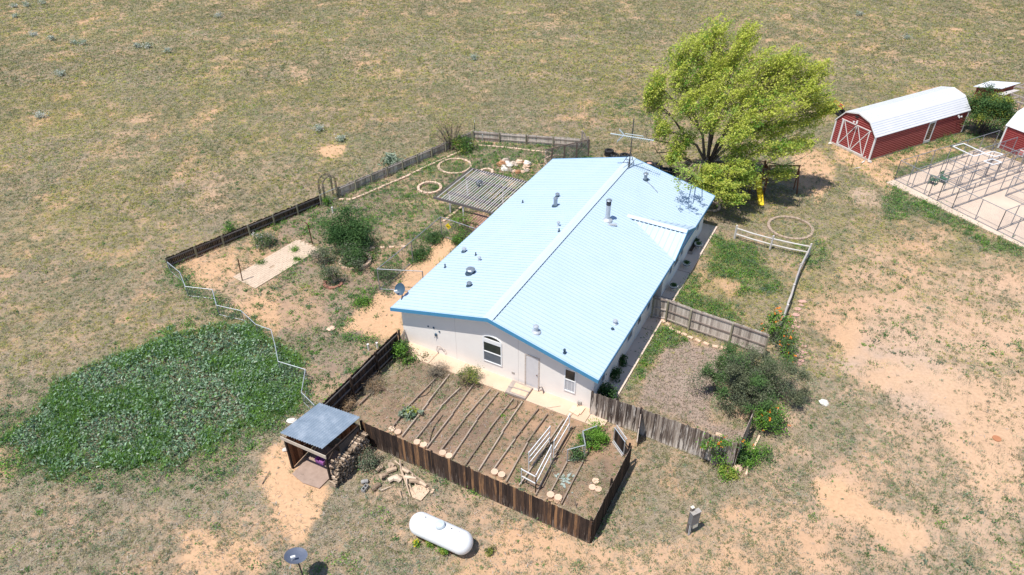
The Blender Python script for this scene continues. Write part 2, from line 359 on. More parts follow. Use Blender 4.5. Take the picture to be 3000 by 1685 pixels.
SANDS = [([(655,1145),(705,1095),(765,1165),(765,1210),(830,1225),(805,1290),(770,1360),(735,1370),(690,1290),(655,1220)],1,12),
 (Wp('B',(0,1340),(60,1170),(200,1080),(370,900),(540,905),(330,1180),(60,1447),(0,1447)),1,5),
 ([(845,830),(960,730),(1020,760),(1010,800),(1015,850),(985,860),(940,850),(900,835)],1,8),
 ([(805,372),(835,362),(875,366),(868,385),(835,396),(808,390)],1,4),
 ([(2090,360),(2190,405),(2260,440),(2235,490),(2170,430),(2100,400)],.9,14),
 ([(2190,400),(2300,372),(2420,340),(2520,345),(2420,380),(2270,420)],.6,12),
 ([(2045,1215),(2130,1205),(2200,1270),(2330,1330),(2350,1375),(2240,1390),(2170,1320),(2080,1290)],1,16),
 ([(440,1370),(500,1330),(640,1360),(650,1447),(430,1447)],.75,40),
 ([(2120,780),(2160,790),(2170,900),(2100,900)],.6,20),
 ([(2330,960),(2576,1000),(2576,1250),(2480,1230),(2380,1100)],.85,40),
 ([(2180,900),(2300,920),(2576,960),(2576,1020),(2330,1000),(2150,960)],.7,40),
 ([(1180,332),(1450,352),(1440,372),(1180,355)],.75,5),
 ([(480,665),(590,620),(600,690),(560,730),(490,720)],.6,18),
 ([(560,760),(740,740),(850,800),(700,830),(600,800)],.45,30),
 ([(1990,390),(2060,380),(2110,440),(2060,520),(2000,470)],.75,16),
 ([(1460,255),(1500,250),(1500,275),(1430,270)],.5,10),
 ([(1300,1300),(1700,1390),(1900,1350),(1950,1447),(1150,1447)],.55,50),
 ([(1600,1350),(2000,1250),(2100,1447),(1600,1447)],.35,50)]
SOILS = [([(870,1030),(1040,905),(1500,1060),(1585,1100),(1590,1140),(1495,1300),(905,1065)],1,5)]
MULCH = [([(1660,900),(1700,850),(1790,870),(1830,920),(1790,990),(1780,1060),(1890,1090),(1860,1130),(1640,1025),(1620,960)],1,12),
 (Wp('H',(700,980),(820,1020),(640,1400),(160,1440),(180,1330),(320,1120),(500,1050)),1,12)]
GRAV = [([(2080,890),(2200,870),(2330,880),(2420,960),(2480,1010),(2420,1070),(2280,1040),(2180,960)],.8,26),
 ([(2130,480),(2200,470),(2215,520),(2150,520)],.7,12),([(1700,960),(1730,930),(1740,960),(1710,1000)],.4,10)]
YARD = [([(425,660),(810,505),(1180,335),(1470,360),(1500,400),(1400,400),(1010,780),(1000,850),(830,1000),(780,1030),(730,880),(640,830),(540,770),(470,720)],1,6)]
GREEN = [(Wp('H',(690,200),(800,250),(1000,330),(1050,420),(900,560),(700,470),(560,520),(420,670),(560,720),(700,800),(900,820),(880,700),(640,680),(560,600),(660,450)),.95,14),(Wp('H',(950,400),(1080,430),(1180,600),(1100,640),(960,600),(860,640),(900,500)),.7,14),
 (Wp('H',(300,850),(400,870),(520,960),(420,1010),(330,1000),(180,1250),(60,1350),(40,1380),(120,1240),(250,950)),.95,8),
 (Wp('R',(0,640),(200,690),(330,800),(560,900),(700,960),(900,1080),(1050,1180),(960,1270),(760,1230),(700,1150),(500,1080),(380,1000),(250,1020),(60,1100),(0,1080)),1.0,14),
 (Wp('R',(1280,1330),(1500,1370),(1608,1447),(1450,1447)),1.0,8),
 (Wp('R',(0,310),(300,200),(720,60),(900,100),(1000,60),(1180,120),(900,200),(560,180),(300,270),(60,370)),.95,8),
 (Wp('R',(330,410),(800,300),(1120,200),(1150,250),(800,330),(400,470)),.95,8),
 (Wp('R',(60,520),(250,430),(420,420),(300,520),(60,590)),.7,6),
 (Wp('E',(430,130),(620,10),(560,90),(470,150)),1,5),(Wp('E',(410,180),(560,180),(730,230),(700,270),(480,220)),1,5),
 (Wp('B',(250,1040),(380,850),(400,890),(260,1060),(140,1160),(60,1170)),.9,4),(Wp('B',(470,1000),(520,880),(570,900),(500,990)),.9,4),
 (Wp('E',(1050,1170),(1447,1280),(1447,1330),(1200,1250),(1060,1210)),.9,7),(Wp('AC',(540,1300),(700,1150),(900,650),(1000,560),(900,800),(760,1050),(620,1300)),.8,5),
 ([(2440,590),(2576,620),(2576,650),(2470,620)],.8,8),([(2000,620),(2060,600),(2100,640),(2030,680)],.3,10),
 ([(1500,250),(1700,240),(1650,300),(1500,310)],.25,30),([(430,650),(520,720),(640,830),(560,820),(470,740),(400,700)],.65,14),
 ([(640,950),(760,930),(790,1030),(700,1080),(600,1100)],.9,12),(Wp('I',(20,520),(120,520),(320,360),(300,330),(60,420)),.25,20),(Wp('I',(0,560),(130,620),(100,800),(260,930),(160,960),(0,900)),.6,20),(Wp('I',(260,930),(560,900),(780,860),(960,880),(1300,660),(1640,420),(1620,560),(1300,820),(960,940),(500,960)),.55,24),(Wp('I',(900,170),(1150,100),(1320,100),(1380,60),(1200,20),(1050,60),(700,200)),.4,16),(Wp('I',(1480,130),(1640,300),(1659,380),(1580,300),(1480,200)),.8,10)]
def weedpoly(): return Wp('I',(120,790),(40,690),(230,520),(310,390),(560,270),(900,180),(1150,110),(1400,130),(1560,260),(1640,400),(1560,520),(1300,640),(1150,740),(950,860),(780,840),(560,880),(300,900))
def masks(X, Y):
    u, v = projW(X, Y)
    def acc(lst, sd):
        t = np.zeros(X.shape)
        for i, (pl, w, wob) in enumerate(lst): t = np.maximum(t, w*soft(u, v, X, Y, pl, wob, sd+13*i))
        return t
    m = dict(sand=acc(SANDS,100), soil=acc(SOILS,200), mulch=acc(MULCH,300), grav=acc(GRAV,400), yard=acc(YARD,500), green=acc(GREEN,600))
    m['u'] = u; m['v'] = v
    # grass cover of the open range: thinner and sandier to the right and at the bottom
    right = np.clip((u-1750)/500, 0, 1)*np.clip((v-560)/160, 0, 1)
    far = np.clip((420-v)/350, 0, 1)
    big = fbm(X, Y, 14, 3); mid = fbm(X, Y, 3.5, 8); 
    cover = .82 + .08*far - .22*right + .12*np.clip((v-1100)/200,0,1)*right + (big-.5)*(.75-.35*far) + (mid-.5)*.95 + (fbm(X, Y, 1.3, 15, 3)-.5)*.9*(1-.4*right)
    cover = np.where(m['yard'] > .4, .62+(mid-.5)*.8+(big-.5)*.3, cover)
    lowl = np.clip((v-880)/250,0,1)*np.clip((1500-u)/300,0,1)
    cover = cover + .02*lowl
    m['cover'] = np.clip(cover, 0.03, 1)*(1-m['sand']*.86)*(1-m['mulch']*.85)*(1-m['grav']*.75)*(1-.3*m['soil'])
    m['far'] = far; m['right'] = right; m['low'] = lowl
    return m
# ------------------------------------------------------------ ground
def axis(lo, hi, step, out):
    c = np.arange(lo, hi+1e-6, step); g = []; d = step; p = hi
    while p < out: d *= 1.6; p += d; g.append(p)
    q = []; d = step; p = lo
    while p > -out: d *= 1.6; p -= d; q.append(p)
    return np.concatenate([np.array(q[::-1]), c, np.array(g)])
gx = axis(-84, 84, .3, 3000); gy = axis(10, 124, .3, 3000)
GX, GY = np.meshgrid(gx, gy); nx, ny = len(gx), len(gy)
mk = masks(GX, GY)
SAND = np.array((.55,.345,.21)); SANDP = np.array((.52,.365,.265)); LIT = np.array((.31,.24,.185)); OLV = np.array((.20,.20,.075)); SOIL = np.array((.215,.15,.11))
col = np.ones(GX.shape+(3,))*SAND
n1 = fbm(GX, GY, 5, 21)[...,None]; n2 = fbm(GX, GY, 1.2, 31)[...,None]; n3 = fbm(GX, GY, 1.0, 37, 3)[...,None]
sp_ = np.clip((n1-.38)*3,0,1)*.6+.3*mk['right'][...,None]
sp_ = np.clip(sp_,0,.85); col = col*(1-sp_)+SANDP*sp_
cv = np.clip((mk['cover']-.28)*1.7, 0, 1)[...,None]*np.clip(.68+(n3-.5)*3.0,.12,1)*.9
farw = mk['far'][...,None]
ow = np.clip(farw*.6+.15+(fbm(GX, GY, 7, 66)[...,None]-.38)*2.2*(mk['v'][...,None]<900), 0, 1)
ov = LIT*(1-ow)+OLV*ow
yw = np.clip((fbm(GX, GY, 8, 77)-.47)*6, 0, 1)[...,None]*np.clip((950-mk['v'])/300,0,1)[...,None]*np.clip((mk['v']-60)/200,0,1)[...,None]
ov = ov*(1-.5*yw)+np.array((.30,.25,.085))*.5*yw
col = col*(1-cv)+ov*cv
def mixc(c, w, k): w = np.clip(w,0,1)[...,None]; return c*(1-w)+np.array(k)*w
col = mixc(col, mk['yard']*np.clip((fbm(GX,GY,4,91)-.30)*3.5,0,1)*(mk['u']>700)*.85, (.27,.20,.16))
col = mixc(col, mk['soil']*(.72+1.6*(n2[...,0]-.5)), SOIL)
col = mixc(col, mk['mulch']*(.95), (.33,.255,.21)); col = mixc(col, mk['grav']*.6, (.44,.36,.30))
col = mixc(col, mk['green']*.6, (.17,.18,.08)); col = mixc(col, mk['sand']*.95, (.60,.38,.225))
pale = np.clip((mk['u']-2100)/250,0,1)*np.clip((mk['v']-640)/200,0,1)
col = mixc(col, pale*.45, (.56,.39,.27))
wpm = soft(mk['u'], mk['v'], GX, GY, weedpoly(), 12, 333); col = mixc(col, wpm*.9, (.05,.075,.035))
col = col*.95*(1+.16*(n2-.5)); col = np.clip(col, .01, .9)
zz = np.zeros(GX.shape)+(fbm(GX, GY, 2.0, 61)-.5)*.05*(np.abs(GX) < 84)
edge = 1-inpoly(mk['u'], mk['v'], [(960,330),(2000,330),(2100,560),(1760,760),(1620,1100),(1500,1080),(980,860)])
kslab = inpoly(mk['u'], mk['v'], Wp('D',(480,900),(1700,440),(2200,1700)))
zz = np.where((edge > 0) & ~kslab, zz, -.01) - .028
verts = np.stack([GX, GY, zz], -1).reshape(-1,3)
idx = np.arange(nx*ny).reshape(ny, nx)
fc = np.stack([idx[:-1,:-1], idx[:-1,1:], idx[1:,1:], idx[1:,:-1]], -1).reshape(-1,4)
gme = bpy.data.meshes.new('ground'); gme.vertices.add(len(verts)); gme.vertices.foreach_set('co', verts.astype(np.float32).ravel())
gme.loops.add(fc.size); gme.loops.foreach_set('vertex_index', fc.astype(np.int32).ravel())
gme.polygons.add(len(fc)); gme.polygons.foreach_set('loop_start', np.arange(0, fc.size, 4, dtype=np.int32)); gme.polygons.foreach_set('loop_total', np.full(len(fc), 4, np.int32))
ga = gme.attributes.new('gcol', 'FLOAT_COLOR', 'POINT'); c4 = np.ones((nx*ny,4), np.float32); c4[:,:3] = col.reshape(-1,3); ga.data.foreach_set('color', c4.ravel())
gb = gme.attributes.new('cover', 'FLOAT', 'POINT'); gb.data.foreach_set('value', mk['cover'].astype(np.float32).ravel())
gme.update(calc_edges=True)
gm, nt, b, N, L = nmat('dry_range_ground')
b.inputs['Roughness'].default_value = 1.0; b.inputs['Specular IOR Level'].default_value = .05
a1 = N.new('ShaderNodeAttribute'); a1.attribute_name = 'gcol'; a2 = N.new('ShaderNodeAttribute'); a2.attribute_name = 'cover'
tc = N.new('ShaderNodeTexCoord')
def gnoise(s, d=5, r=.65):
    n = N.new('ShaderNodeTexNoise'); n.inputs['Scale'].default_value = s; n.inputs['Detail'].default_value = d; n.inputs['Roughness'].default_value = r
    L.new(tc.outputs['Object'], n.inputs['Vector']); return n
nA, nB, nC = gnoise(1.9), gnoise(5.5), gnoise(13, 3)
thr = N.new('ShaderNodeMath'); thr.operation = 'MULTIPLY_ADD'; thr.inputs[1].default_value = .30; thr.inputs[2].default_value = -.70
L.new(a2.outputs['Fac'], thr.inputs[0])
ad = N.new('ShaderNodeMath'); ad.operation = 'ADD'; L.new(thr.outputs[0], ad.inputs[0]); L.new(nA.outputs['Fac'], ad.inputs[1])
mr = N.new('ShaderNodeMapRange'); mr.inputs[1].default_value = 0; mr.inputs[2].default_value = .10; L.new(ad.outputs[0], mr.inputs[0])
ad2 = N.new('ShaderNodeMath'); ad2.operation = 'ADD'; L.new(thr.outputs[0], ad2.inputs[0]); L.new(nB.outputs['Fac'], ad2.inputs[1])
mr2 = N.new('ShaderNodeMapRange'); mr2.inputs[1].default_value = 0; mr2.inputs[2].default_value = .09; L.new(ad2.outputs[0], mr2.inputs[0])
rpc = N.new('ShaderNodeValToRGB'); L.new(nC.outputs['Fac'], rpc.inputs[0])
rpc.color_ramp.elements[0].position = .35; rpc.color_ramp.elements[0].color = (.15,.13,.075,1); rpc.color_ramp.elements[1].position = .65; rpc.color_ramp.elements[1].color = (.34,.28,.215,1)
x1 = N.new('ShaderNodeMix'); x1.data_type = 'RGBA'; L.new(a1.outputs['Color'], x1.inputs['A']); L.new(rpc.outputs[0], x1.inputs['B'])
f1 = N.new('ShaderNodeMath'); f1.operation = 'MULTIPLY'; f1.inputs[1].default_value = .55; L.new(mr.outputs[0], f1.inputs[0]); L.new(f1.outputs[0], x1.inputs['Factor'])
x2 = N.new('ShaderNodeMix'); x2.data_type = 'RGBA'; L.new(x1.outputs['Result'], x2.inputs['A']); L.new(rpc.outputs[0], x2.inputs['B'])
f2 = N.new('ShaderNodeMath'); f2.operation = 'MULTIPLY'; f2.inputs[1].default_value = .6; L.new(mr2.outputs[0], f2.inputs[0]); L.new(f2.outputs[0], x2.inputs['Factor'])
m3 = N.new('ShaderNodeMapRange'); m3.inputs[1].default_value = .25; m3.inputs[2].default_value = .75; m3.inputs[3].default_value = .84; m3.inputs[4].default_value = 1.16; L.new(nB.outputs['Fac'], m3.inputs[0])
vm = N.new('ShaderNodeVectorMath'); vm.operation = 'SCALE'; L.new(x2.outputs['Result'], vm.inputs[0]); L.new(m3.outputs[0], vm.inputs['Scale']); L.new(vm.outputs[0], b.inputs['Base Color'])
bp = N.new('ShaderNodeBump'); bp.inputs['Strength'].default_value = .45; bp.inputs['Distance'].default_value = .05; L.new(nB.outputs['Fac'], bp.inputs['Height']); L.new(bp.outputs[0], b.inputs['Normal'])
gme.materials.append(gm)
go = link(bpy.data.objects.new('ground', gme)); tag(go, kind='structure')
def struct(mb, name, m): return tag(mb.build(name, m), kind='structure')
def slab(name, m, pts, h, z0=-.06):
    mb = MB(); mb.prism([Vector((p.x, p.y, z0)) for p in pts], (0,0,h-z0)); return struct(mb, name, m)
gme.polygons.foreach_set('use_smooth', [True]*len(gme.polygons))
# ------------------------------------------------------------ slabs, walks, patio
Wd, Ld, XR, HL, HRG = 12.85, 21.65, 6.45, 2.87, 4.60
slab('front_walk', m_conc, [HP(.0,-.0), HP(.0,-1.12), HP(13.95,-1.12), HP(14.0,.0)], .07)
mb = MB()
for x in (2.55, 12.05, 12.95): mb.bar(HP(x,-.01,.078), HP(x-.02,-1.11,.078), .035, .008)
mb.bar(HP(10.6,-1.1,.078), HP(11.2,-.6,.078), .02, .008)
tag(mb.build('walk_joints', m_joint), kind='structure')
slab('side_walk', m_walk, [HP(12.8,.0), HP(13.78,.0), HP(13.80,22.8), HP(12.6,22.75)], .09)
mb = MB()
for y in (1.7, 4.4, 8.2, 12.0, 15.6, 19.2): mb.bar(HP(12.86,y,.098), HP(13.76,y,.098), .03, .008)
tag(mb.build('side_walk_joints', m_joint), kind='structure')
fdir = (P('D',1579,1390)-P('D',515,885)).normalized(); bdir = Vector((-fdir.y, fdir.x, 0))
k0 = P('D',515,885)
slab('kennel_slab', m_slabc, [k0, k0+fdir*22, k0+fdir*22+bdir*13.6, k0+bdir*13.6], .07)
# brick patio
pa = [P('A',615,1210), P('A',785,1305), P('A',1285,1000), P('A',1120,925)]
pd = (pa[2]-pa[1]).normalized(); pn = Vector((-pd.y, pd.x, 0)); PW = (pa[0]-pa[1]).length; PL = (pa[2]-pa[1]).length
mb = MB(); q = 0
rd = random.Random(3); nr = int(PW/.205); nc = int(PL/.41)
for i in range(nr):
    for j in range(nc+1):
        if rd.random() < .006: continue
        s0 = (j - (.5 if i % 2 else 0))*.41; s1 = s0+.385
        s0 = max(0, s0); s1 = min(PL, s1)
        if s1-s0 < .06: continue
        t0 = i*.205+.01; mb.tint = .35+.3*rd.random(); z = .03+rd.random()*.006
        c = pa[1]+pd*(s0+s1)/2+pn*(t0+.0925); mb.box((c.x, c.y, z-.02), (s1-s0+.012, .195, .05), rz=math.atan2(pd.y, pd.x))
m_patio = M('patio_brick', (.50,.38,.28), (.61,.48,.36), scale=1.2, rough=.95, tint=.13)
struct(mb, 'patio', m_patio)
mb = MB(); mb.prism([Vector((p.x,p.y,-.02)) for p in pa[::-1]], (0,0,.028)); struct(mb, 'patio_bedding', M('patio_sand', (.36,.27,.18), (.50,.37,.26), scale=3, rough=1))
# brick paving below the pergola
mb = MB(); rd = random.Random(5)
for i in range(18):
    for j in range(22):
        mb.tint = rd.random(); c = HP(-4.3+j*.175+.09, 11.6+i*.24+.12, .02+rd.random()*.01); mb.box(c, (.165,.225,.05), rz=YAW)
struct(mb, 'side_patio', M('side_patio_brick', (.30,.17,.12), (.42,.26,.19), scale=3, rough=.95, tint=.15))

# ------------------------------------------------------------ house
house = thing('house', HP(Wd/2, Ld/2), 'long cream stucco house under a pale blue metal gable roof with blue fascia', 'house')
def zroof(x): return HL+(HRG-HL)*(x+.41)/(XR+.41) if x < XR else HL+.03+(HRG-HL-.03)*(Wd+.41-x)/(Wd+.41-XR)
mb = MB(); T = .10
ALY0, ALY1, ALD = 9.95, 11.95, 1.5
prof = [(0,0),(Wd,0),(Wd,zroof(Wd)-T),(XR,HRG-T),(0,zroof(0)-T)]
# gable walls and long walls as solid slabs, with the entry alcove cut into the right wall
mb.prism([HP(x,0,z) for x, z in prof], HB*.18)
mb.prism([HP(x,Ld-.18,z) for x, z in prof], HB*.18)
def wallx(x0, x1, y0, y1, h): mb.box8([HP(x0,y0,0),HP(x1,y0,0),HP(x1,y1,0),HP(x0,y1,0),HP(x0,y0,h),HP(x1,y0,h),HP(x1,y1,h),HP(x0,y1,h)])
wallx(.0,.18,.18,Ld-.18,zroof(.18)-T); hr = zroof(Wd)-T-.01
wallx(Wd-.18,Wd,.18,ALY0,hr); wallx(Wd-.18,Wd,ALY1,Ld-.18,hr)
wallx(Wd-ALD-.18,Wd-ALD,ALY0-.18,ALY1+.18,hr+.2); wallx(Wd-ALD,Wd-.181,ALY0-.18,ALY0,hr-.01); wallx(Wd-ALD,Wd-.181,ALY1,ALY1+.18,hr-.01)
mb.prism([HP(Wd-.15,14.85-2.4,2.6), HP(Wd-.15,14.85+2.45,2.6), HP(Wd-.15,14.85,3.86)], HA*.15)
wall = mb.build('wall', m_stucco, house)
mb = MB()
x0, x1, y0, y1 = -.41, Wd+.41, -.49, Ld+.68
def rslab(xa, xb):
    za, zb = (HL, HRG) if xa < XR else (HRG, HL+.03)
    mb.box8([HP(xa,y0,za-.09),HP(xb,y0,zb-.09),HP(xb,y1,zb-.09),HP(xa,y1,za-.09),HP(xa,y0,za),HP(xb,y0,zb),HP(xb,y1,zb),HP(xa,y1,za)])
rslab(x0, XR); rslab(XR, x1)
roof = mb.build('roof', m_roof, house)
mb = MB(); y = y0+.1
while y < y1:
    for xa, xb in ((x0-.02, XR-.24), (XR+.24, x1+.02)):
        if xa > XR and 12.45 < y < 17.3:         # the porch gable interrupts these ribs
            f = abs(y-14.85)/2.42; xb = 9.0+(x1-9.0)*min(1, f)-.1
            if xb < xa+.2: continue
        mb.bar(HP(xa,y,zroof(xa)+.008), HP(xb,y,zroof(xb)+.008), .045, .03)
    y += .3048
mb.build('roof_rib', m_rib, roof)
mb = MB()
for sx in (-1, 1):
    xa = XR+.30*sx
    mb.box8([HP(min(XR,xa),y0-.01,(HRG if sx>0 else zroof(xa))+.03), HP(max(XR,xa),y0-.01,(HRG if sx<0 else zroof(xa))+.03), HP(max(XR,xa),y1+.01,(HRG if sx<0 else zroof(xa))+.03), HP(min(XR,xa),y1+.01,(HRG if sx>0 else zroof(xa))+.03),
             HP(min(XR,xa),y0-.01,(HRG if sx>0 else zroof(xa))+.045), HP(max(XR,xa),y0-.01,(HRG if sx<0 else zroof(xa))+.045), HP(max(XR,xa),y1+.01,(HRG if sx<0 else zroof(xa))+.045), HP(min(XR,xa),y1+.01,(HRG if sx>0 else zroof(xa))+.045)])
mb.build('ridge_cap', m_cap, roof)
mb = MB(); y = y0+.14
while y < y1-1:
    mb.box(HP(XR+.315,y+.13,zroof(XR+.315)+.022), (.05,.23,.035), rz=YAW); y += .3048
mb.build('closure_gap_shade', m_gapvent, roof)  # dark boxes stand in for the shaded gaps between ribs under the cap
mb = MB()
for ya in (y0-.03, y1):
    for xa, xb in ((x0-.02, XR), (XR, x1+.02)):
        za, zb = zroof(max(xa,x0)), zroof(min(xb,x1))
        mb.box8([HP(xa,ya,za-.23),HP(xb,ya,zb-.23),HP(xb,ya+.03,zb-.23),HP(xa,ya+.03,za-.23),HP(xa,ya,za+.02),HP(xb,ya,zb+.02),HP(xb,ya+.03,zb+.02),HP(xa,ya+.03,za+.02)])
for xa in (x0-.025, x1): mb.box8([HP(xa,y0,HL-.2),HP(xa+.025,y0,HL-.2),HP(xa+.025,y1,HL-.2),HP(xa,y1,HL-.2),HP(xa,y0,HL-.012),HP(xa+.025,y0,HL-.012),HP(xa+.025,y1,HL-.012),HP(xa,y1,HL-.012)])
mb.build('fascia', m_fascia, roof)
# porch gable on the right slope
mb = MB(); A = HP(9.0,14.85,zroof(9.0)+.03); TP = HP(x1+.05,14.85,3.93); EL = HP(x1+.05,12.42,HL+.04); ER = HP(x1+.05,17.28,HL+.04); dn = Vector((0,0,-.05))
mb.add([A,TP,EL,A+dn,TP+dn,EL+dn], [(0,2,1),(3,4,5),(0,1,4,3),(1,2,5,4),(2,0,3,5)])
mb.add([A,ER,TP,A+dn,ER+dn,TP+dn], [(0,2,1),(3,4,5),(0,1,4,3),(1,2,5,4),(2,0,3,5)])
pg = mb.build('porch_gable', m_roof, roof)
mb = MB()
for k in range(1, 11):
    f = k/10.6; r0 = A.lerp(TP, f)+Vector((0,0,.012)); 
    mb.bar(r0, A.lerp(EL, f)+Vector((0,0,.012)), .045, .025); mb.bar(r0, A.lerp(ER, f)+Vector((0,0,.012)), .045, .025)
mb.build('porch_gable_rib', m_rib, pg)
mb = MB(); n_l = (EL-A).cross(TP-A).normalized(); 
for E_ in (EL, ER):
    e = (E_-TP).normalized()*.3; a1_, a2_ = A+e+Vector((0,0,.055)), TP+e+Vector((0,0,.055)); up = Vector((0,0,.02))
    mb.box8([A+Vector((0,0,.05)), a1_, a2_, TP+Vector((0,0,.05)), A+Vector((0,0,.05))+up, a1_+up, a2_+up, TP+Vector((0,0,.05))+up])
mb.build('porch_ridge_cap', m_cap, pg)
mb = MB()
for k in range(13):
    s = (EL-TP).normalized()*.325+Vector((0,0,.035)); mb.bar(A.lerp(TP,(k+.25)/13.5)+s, A.lerp(TP,(k+.9)/13.5)+s, .045, .03)
mb.build('porch_closure_gap_shade', m_gapvent, pg)  # gap shade below the porch ridge cap, drawn as dark bars
mb = MB()
for E_ in (EL, ER): mb.bar(TP+HA*.02+Vector((0,0,-.09)), E_+HA*.02+Vector((0,0,-.09)), .03, .2, up=(0,0,1))
mb.build('porch_fascia', m_fascia, pg)
# windows: on the front gable (plane y=0) and the right wall (plane x=Wd)
def front_pt(x, z, d=0): return HP(x, -d, z)
def side_pt(y, z, d=0): return HP(Wd+d, y, z)
def rect(mb, pt, a0, a1, z0, z1, d0, d1): mb.box8([pt(a0,z0,d0),pt(a1,z0,d0),pt(a1,z0,d1),pt(a0,z0,d1),pt(a0,z1,d0),pt(a1,z1,d0),pt(a1,z1,d1),pt(a0,z1,d1)])
def window(pt, a0, a1, z0, z1, split=.5, m1=None, m2=None, fw=.07, lab=None, mf=None, grid=False):
    mb = MB()
    for args in ((a0,a1,z0,z0+fw),(a0,a1,z1-fw,z1),(a0,a0+fw,z0+fw,z1-fw),(a1-fw,a1,z0+fw,z1-fw)): rect(mb, pt, *args, -.02, .05)
    zm = z0+(z1-z0)*split
    if split: rect(mb, pt, a0+fw, a1-fw, zm-.03, zm+.03, -.01, .045)
    if grid:
        am = (a0+a1)/2
        for aa in (a0+(a1-a0)/3, a0+2*(a1-a0)/3): rect(mb, pt, aa-.008, aa+.008, z0+fw, zm-.03, .012, .024)
    w = mb.build('window', mf or m_wframe, house)
    if lab: w['label'] = lab
    if split:
        m_ = MB(); rect(m_, pt, a0+fw, a1-fw, z0+fw, zm-.03, .0, .012); m_.build('pane', m2 or m_screen, w)
        m_ = MB(); rect(m_, pt, a0+fw, a1-fw, zm+.03, z1-fw, .0, .012); m_.build('pane', m1 or m_glass, w)
    else:
        m_ = MB(); rect(m_, pt, a0+fw, a1-fw, z0+fw, z1-fw, .0, .012); m_.build('pane', m1 or m_glass, w)
    return w
w = window(front_pt, 5.80, 7.08, .86, 2.44, split=.5, lab='tall white double hung window under an arched transom')
mb = MB(); arc = []; inn = []
for k in range(13):
    t = math.pi*k/12; c = math.cos(t); arc.append((6.44-.64*c, 2.62+.34*math.sin(t))); inn.append((6.44-.56*c, 2.66+.24*math.sin(t)))
for k in range(12):
    (xa,za),(xb,zb),(xc,zc),(xd,zd) = arc[k], arc[k+1], inn[k+1], inn[k]
    mb.box8([front_pt(*q_) for q_ in ((xa,za,-.02),(xd,zd,-.02),(xd,zd,.05),(xa,za,.05),(xb,zb,-.02),(xc,zc,-.02),(xc,zc,.05),(xb,zb,.05))])
rect(mb, front_pt, 5.80, 7.08, 2.45, 2.66, -.02, .052)
tw = mb.build('transom_window', m_wframe, house)
mb = MB(); mb.prism([front_pt(x,z,.0) for x, z in inn], HB*-.015); mb.build('pane', m_glass, tw)
window(front_pt, 11.08, 11.80, .80, 2.52, split=.52, m2=m_blind, grid=True, lab='narrow white window near the front right corner')
mb = MB()
for args in ((8.58,8.66,.10,2.52),(9.45,9.53,.10,2.52),(8.66,9.45,2.44,2.52)): rect(mb, front_pt, *args, -.02, .03)
dr = mb.build('door', m_rawtrim, house); dr['label'] = 'pale grey side door with raw unpainted trim'
mb = MB(); rect(mb, front_pt, 8.66, 9.45, .14, 2.44, -.02, .012); dl = mb.build('door_leaf', m_door, dr)
mb = MB(); mb.lathe(front_pt(9.37,1.18,.05), [(.03,-.03),(.035,0),(.02,.03)], 8, ax=(HA, Vector((0,0,1)), -HB)); mb.build('handle', m_rust, dr)
mb = MB(); rect(mb, front_pt, 8.6, 9.5, .03, .10, 0, .16); mb.build('threshold', m_rawtrim, dr)
for y_, z_, w_, s_, l_ in ((1.05,1.02,.62,0,1),(5.2,.96,.95,0,1),(8.72,.98,.72,0,1),(13.2,1.0,.62,0,1),(14.25,.98,1.12,0,1),(15.62,1.05,.72,0,1),(19.6,1.05,.7,0,1)):
    window(side_pt, y_, y_+w_, z_, z_+1.15, split=.5, m1=m_glass, m2=m_screen, fw=.05)
mb = MB(); rect(mb, side_pt, 6.85, 7.85, .12, 2.3, -.02, .03); sd = mb.build('door', m_wframe, house); sd['label'] = 'white side door with a glass light'
mb = MB(); rect(mb, side_pt, 7.1, 7.6, 1.1, 2.0, .031, .038); mb.build('door_light', m_glass, sd)
mb = MB(); mb.lathe(side_pt(6.95,1.12,.06), [(.03,-.03),(.035,0),(.02,.03)], 8, ax=(HB, Vector((0,0,1)), HA)); mb.build('handle', m_galv, sd)
mb = MB(); mb.box(HP(Wd-1.48,10.95,1.2), (.05,.95,2.1), rz=YAW); mb.build('door', M('brown_door', (.09,.04,.025), (.12,.06,.035), scale=5), house)
mb = MB()
rect(mb, front_pt, 2.42, 2.56, 1.45, 1.62, 0, .09); mb.tube([front_pt(2.5,1.6,.08), front_pt(2.42,1.3,.1)], .015)
mb.build('wall_bracket', m_dishd, house)
for x_, z_, s_ in ((2.35,2.02,.05),(2.75,1.86,.05),(1.95,1.98,.04)): mb = MB(); rect(mb, front_pt, x_-s_, x_+s_, z_-s_, z_+s_, 0, .04); mb.build('wall_fitting', m_dishd, house)
mb = MB(); mb.tube([front_pt(2.6,.06,.08),front_pt(2.5,.35,.1),front_pt(2.56,.68,.1),front_pt(2.75,.72,.1),front_pt(2.95,.6,.1),front_pt(3.02,.42,.1),front_pt(3.12,.5,.1),front_pt(3.1,.65,.1)], .018, 6); mb.build('wall_hose', M('hose_red_grey', (.25,.17,.15), (.4,.33,.3), scale=9), house)
for xj in (3.9,8.15): mb = MB(); rect(mb, front_pt, xj-.012, xj+.012, .1, zroof(xj)-.25, .0, .006); mb.build('panel_joint', m_rawtrim if 0 else M('joint_stucco', (.66,.61,.56), (.72,.67,.62), scale=4, rough=.9), house)
mb = MB(); rect(mb, front_pt, 7.72, 7.9, .62, .74, 0, .03); mb.build('outlet_box', m_grytop, house); mb = MB(); rect(mb, front_pt, 12.0, 12.22, .16, .38, 0, .10); mb.build('outlet_box', m_grytop, house)
mb = MB(); mb.tube([front_pt(9.55,.12,.15),front_pt(9.6,.4,.12),front_pt(9.75,.5,.12),front_pt(9.85,.35,.14),front_pt(9.88,.1,.16)], .03, 6); mb.build('water_pipe', M('brown_pipe', (.10,.08,.09), (.17,.14,.15)), house)
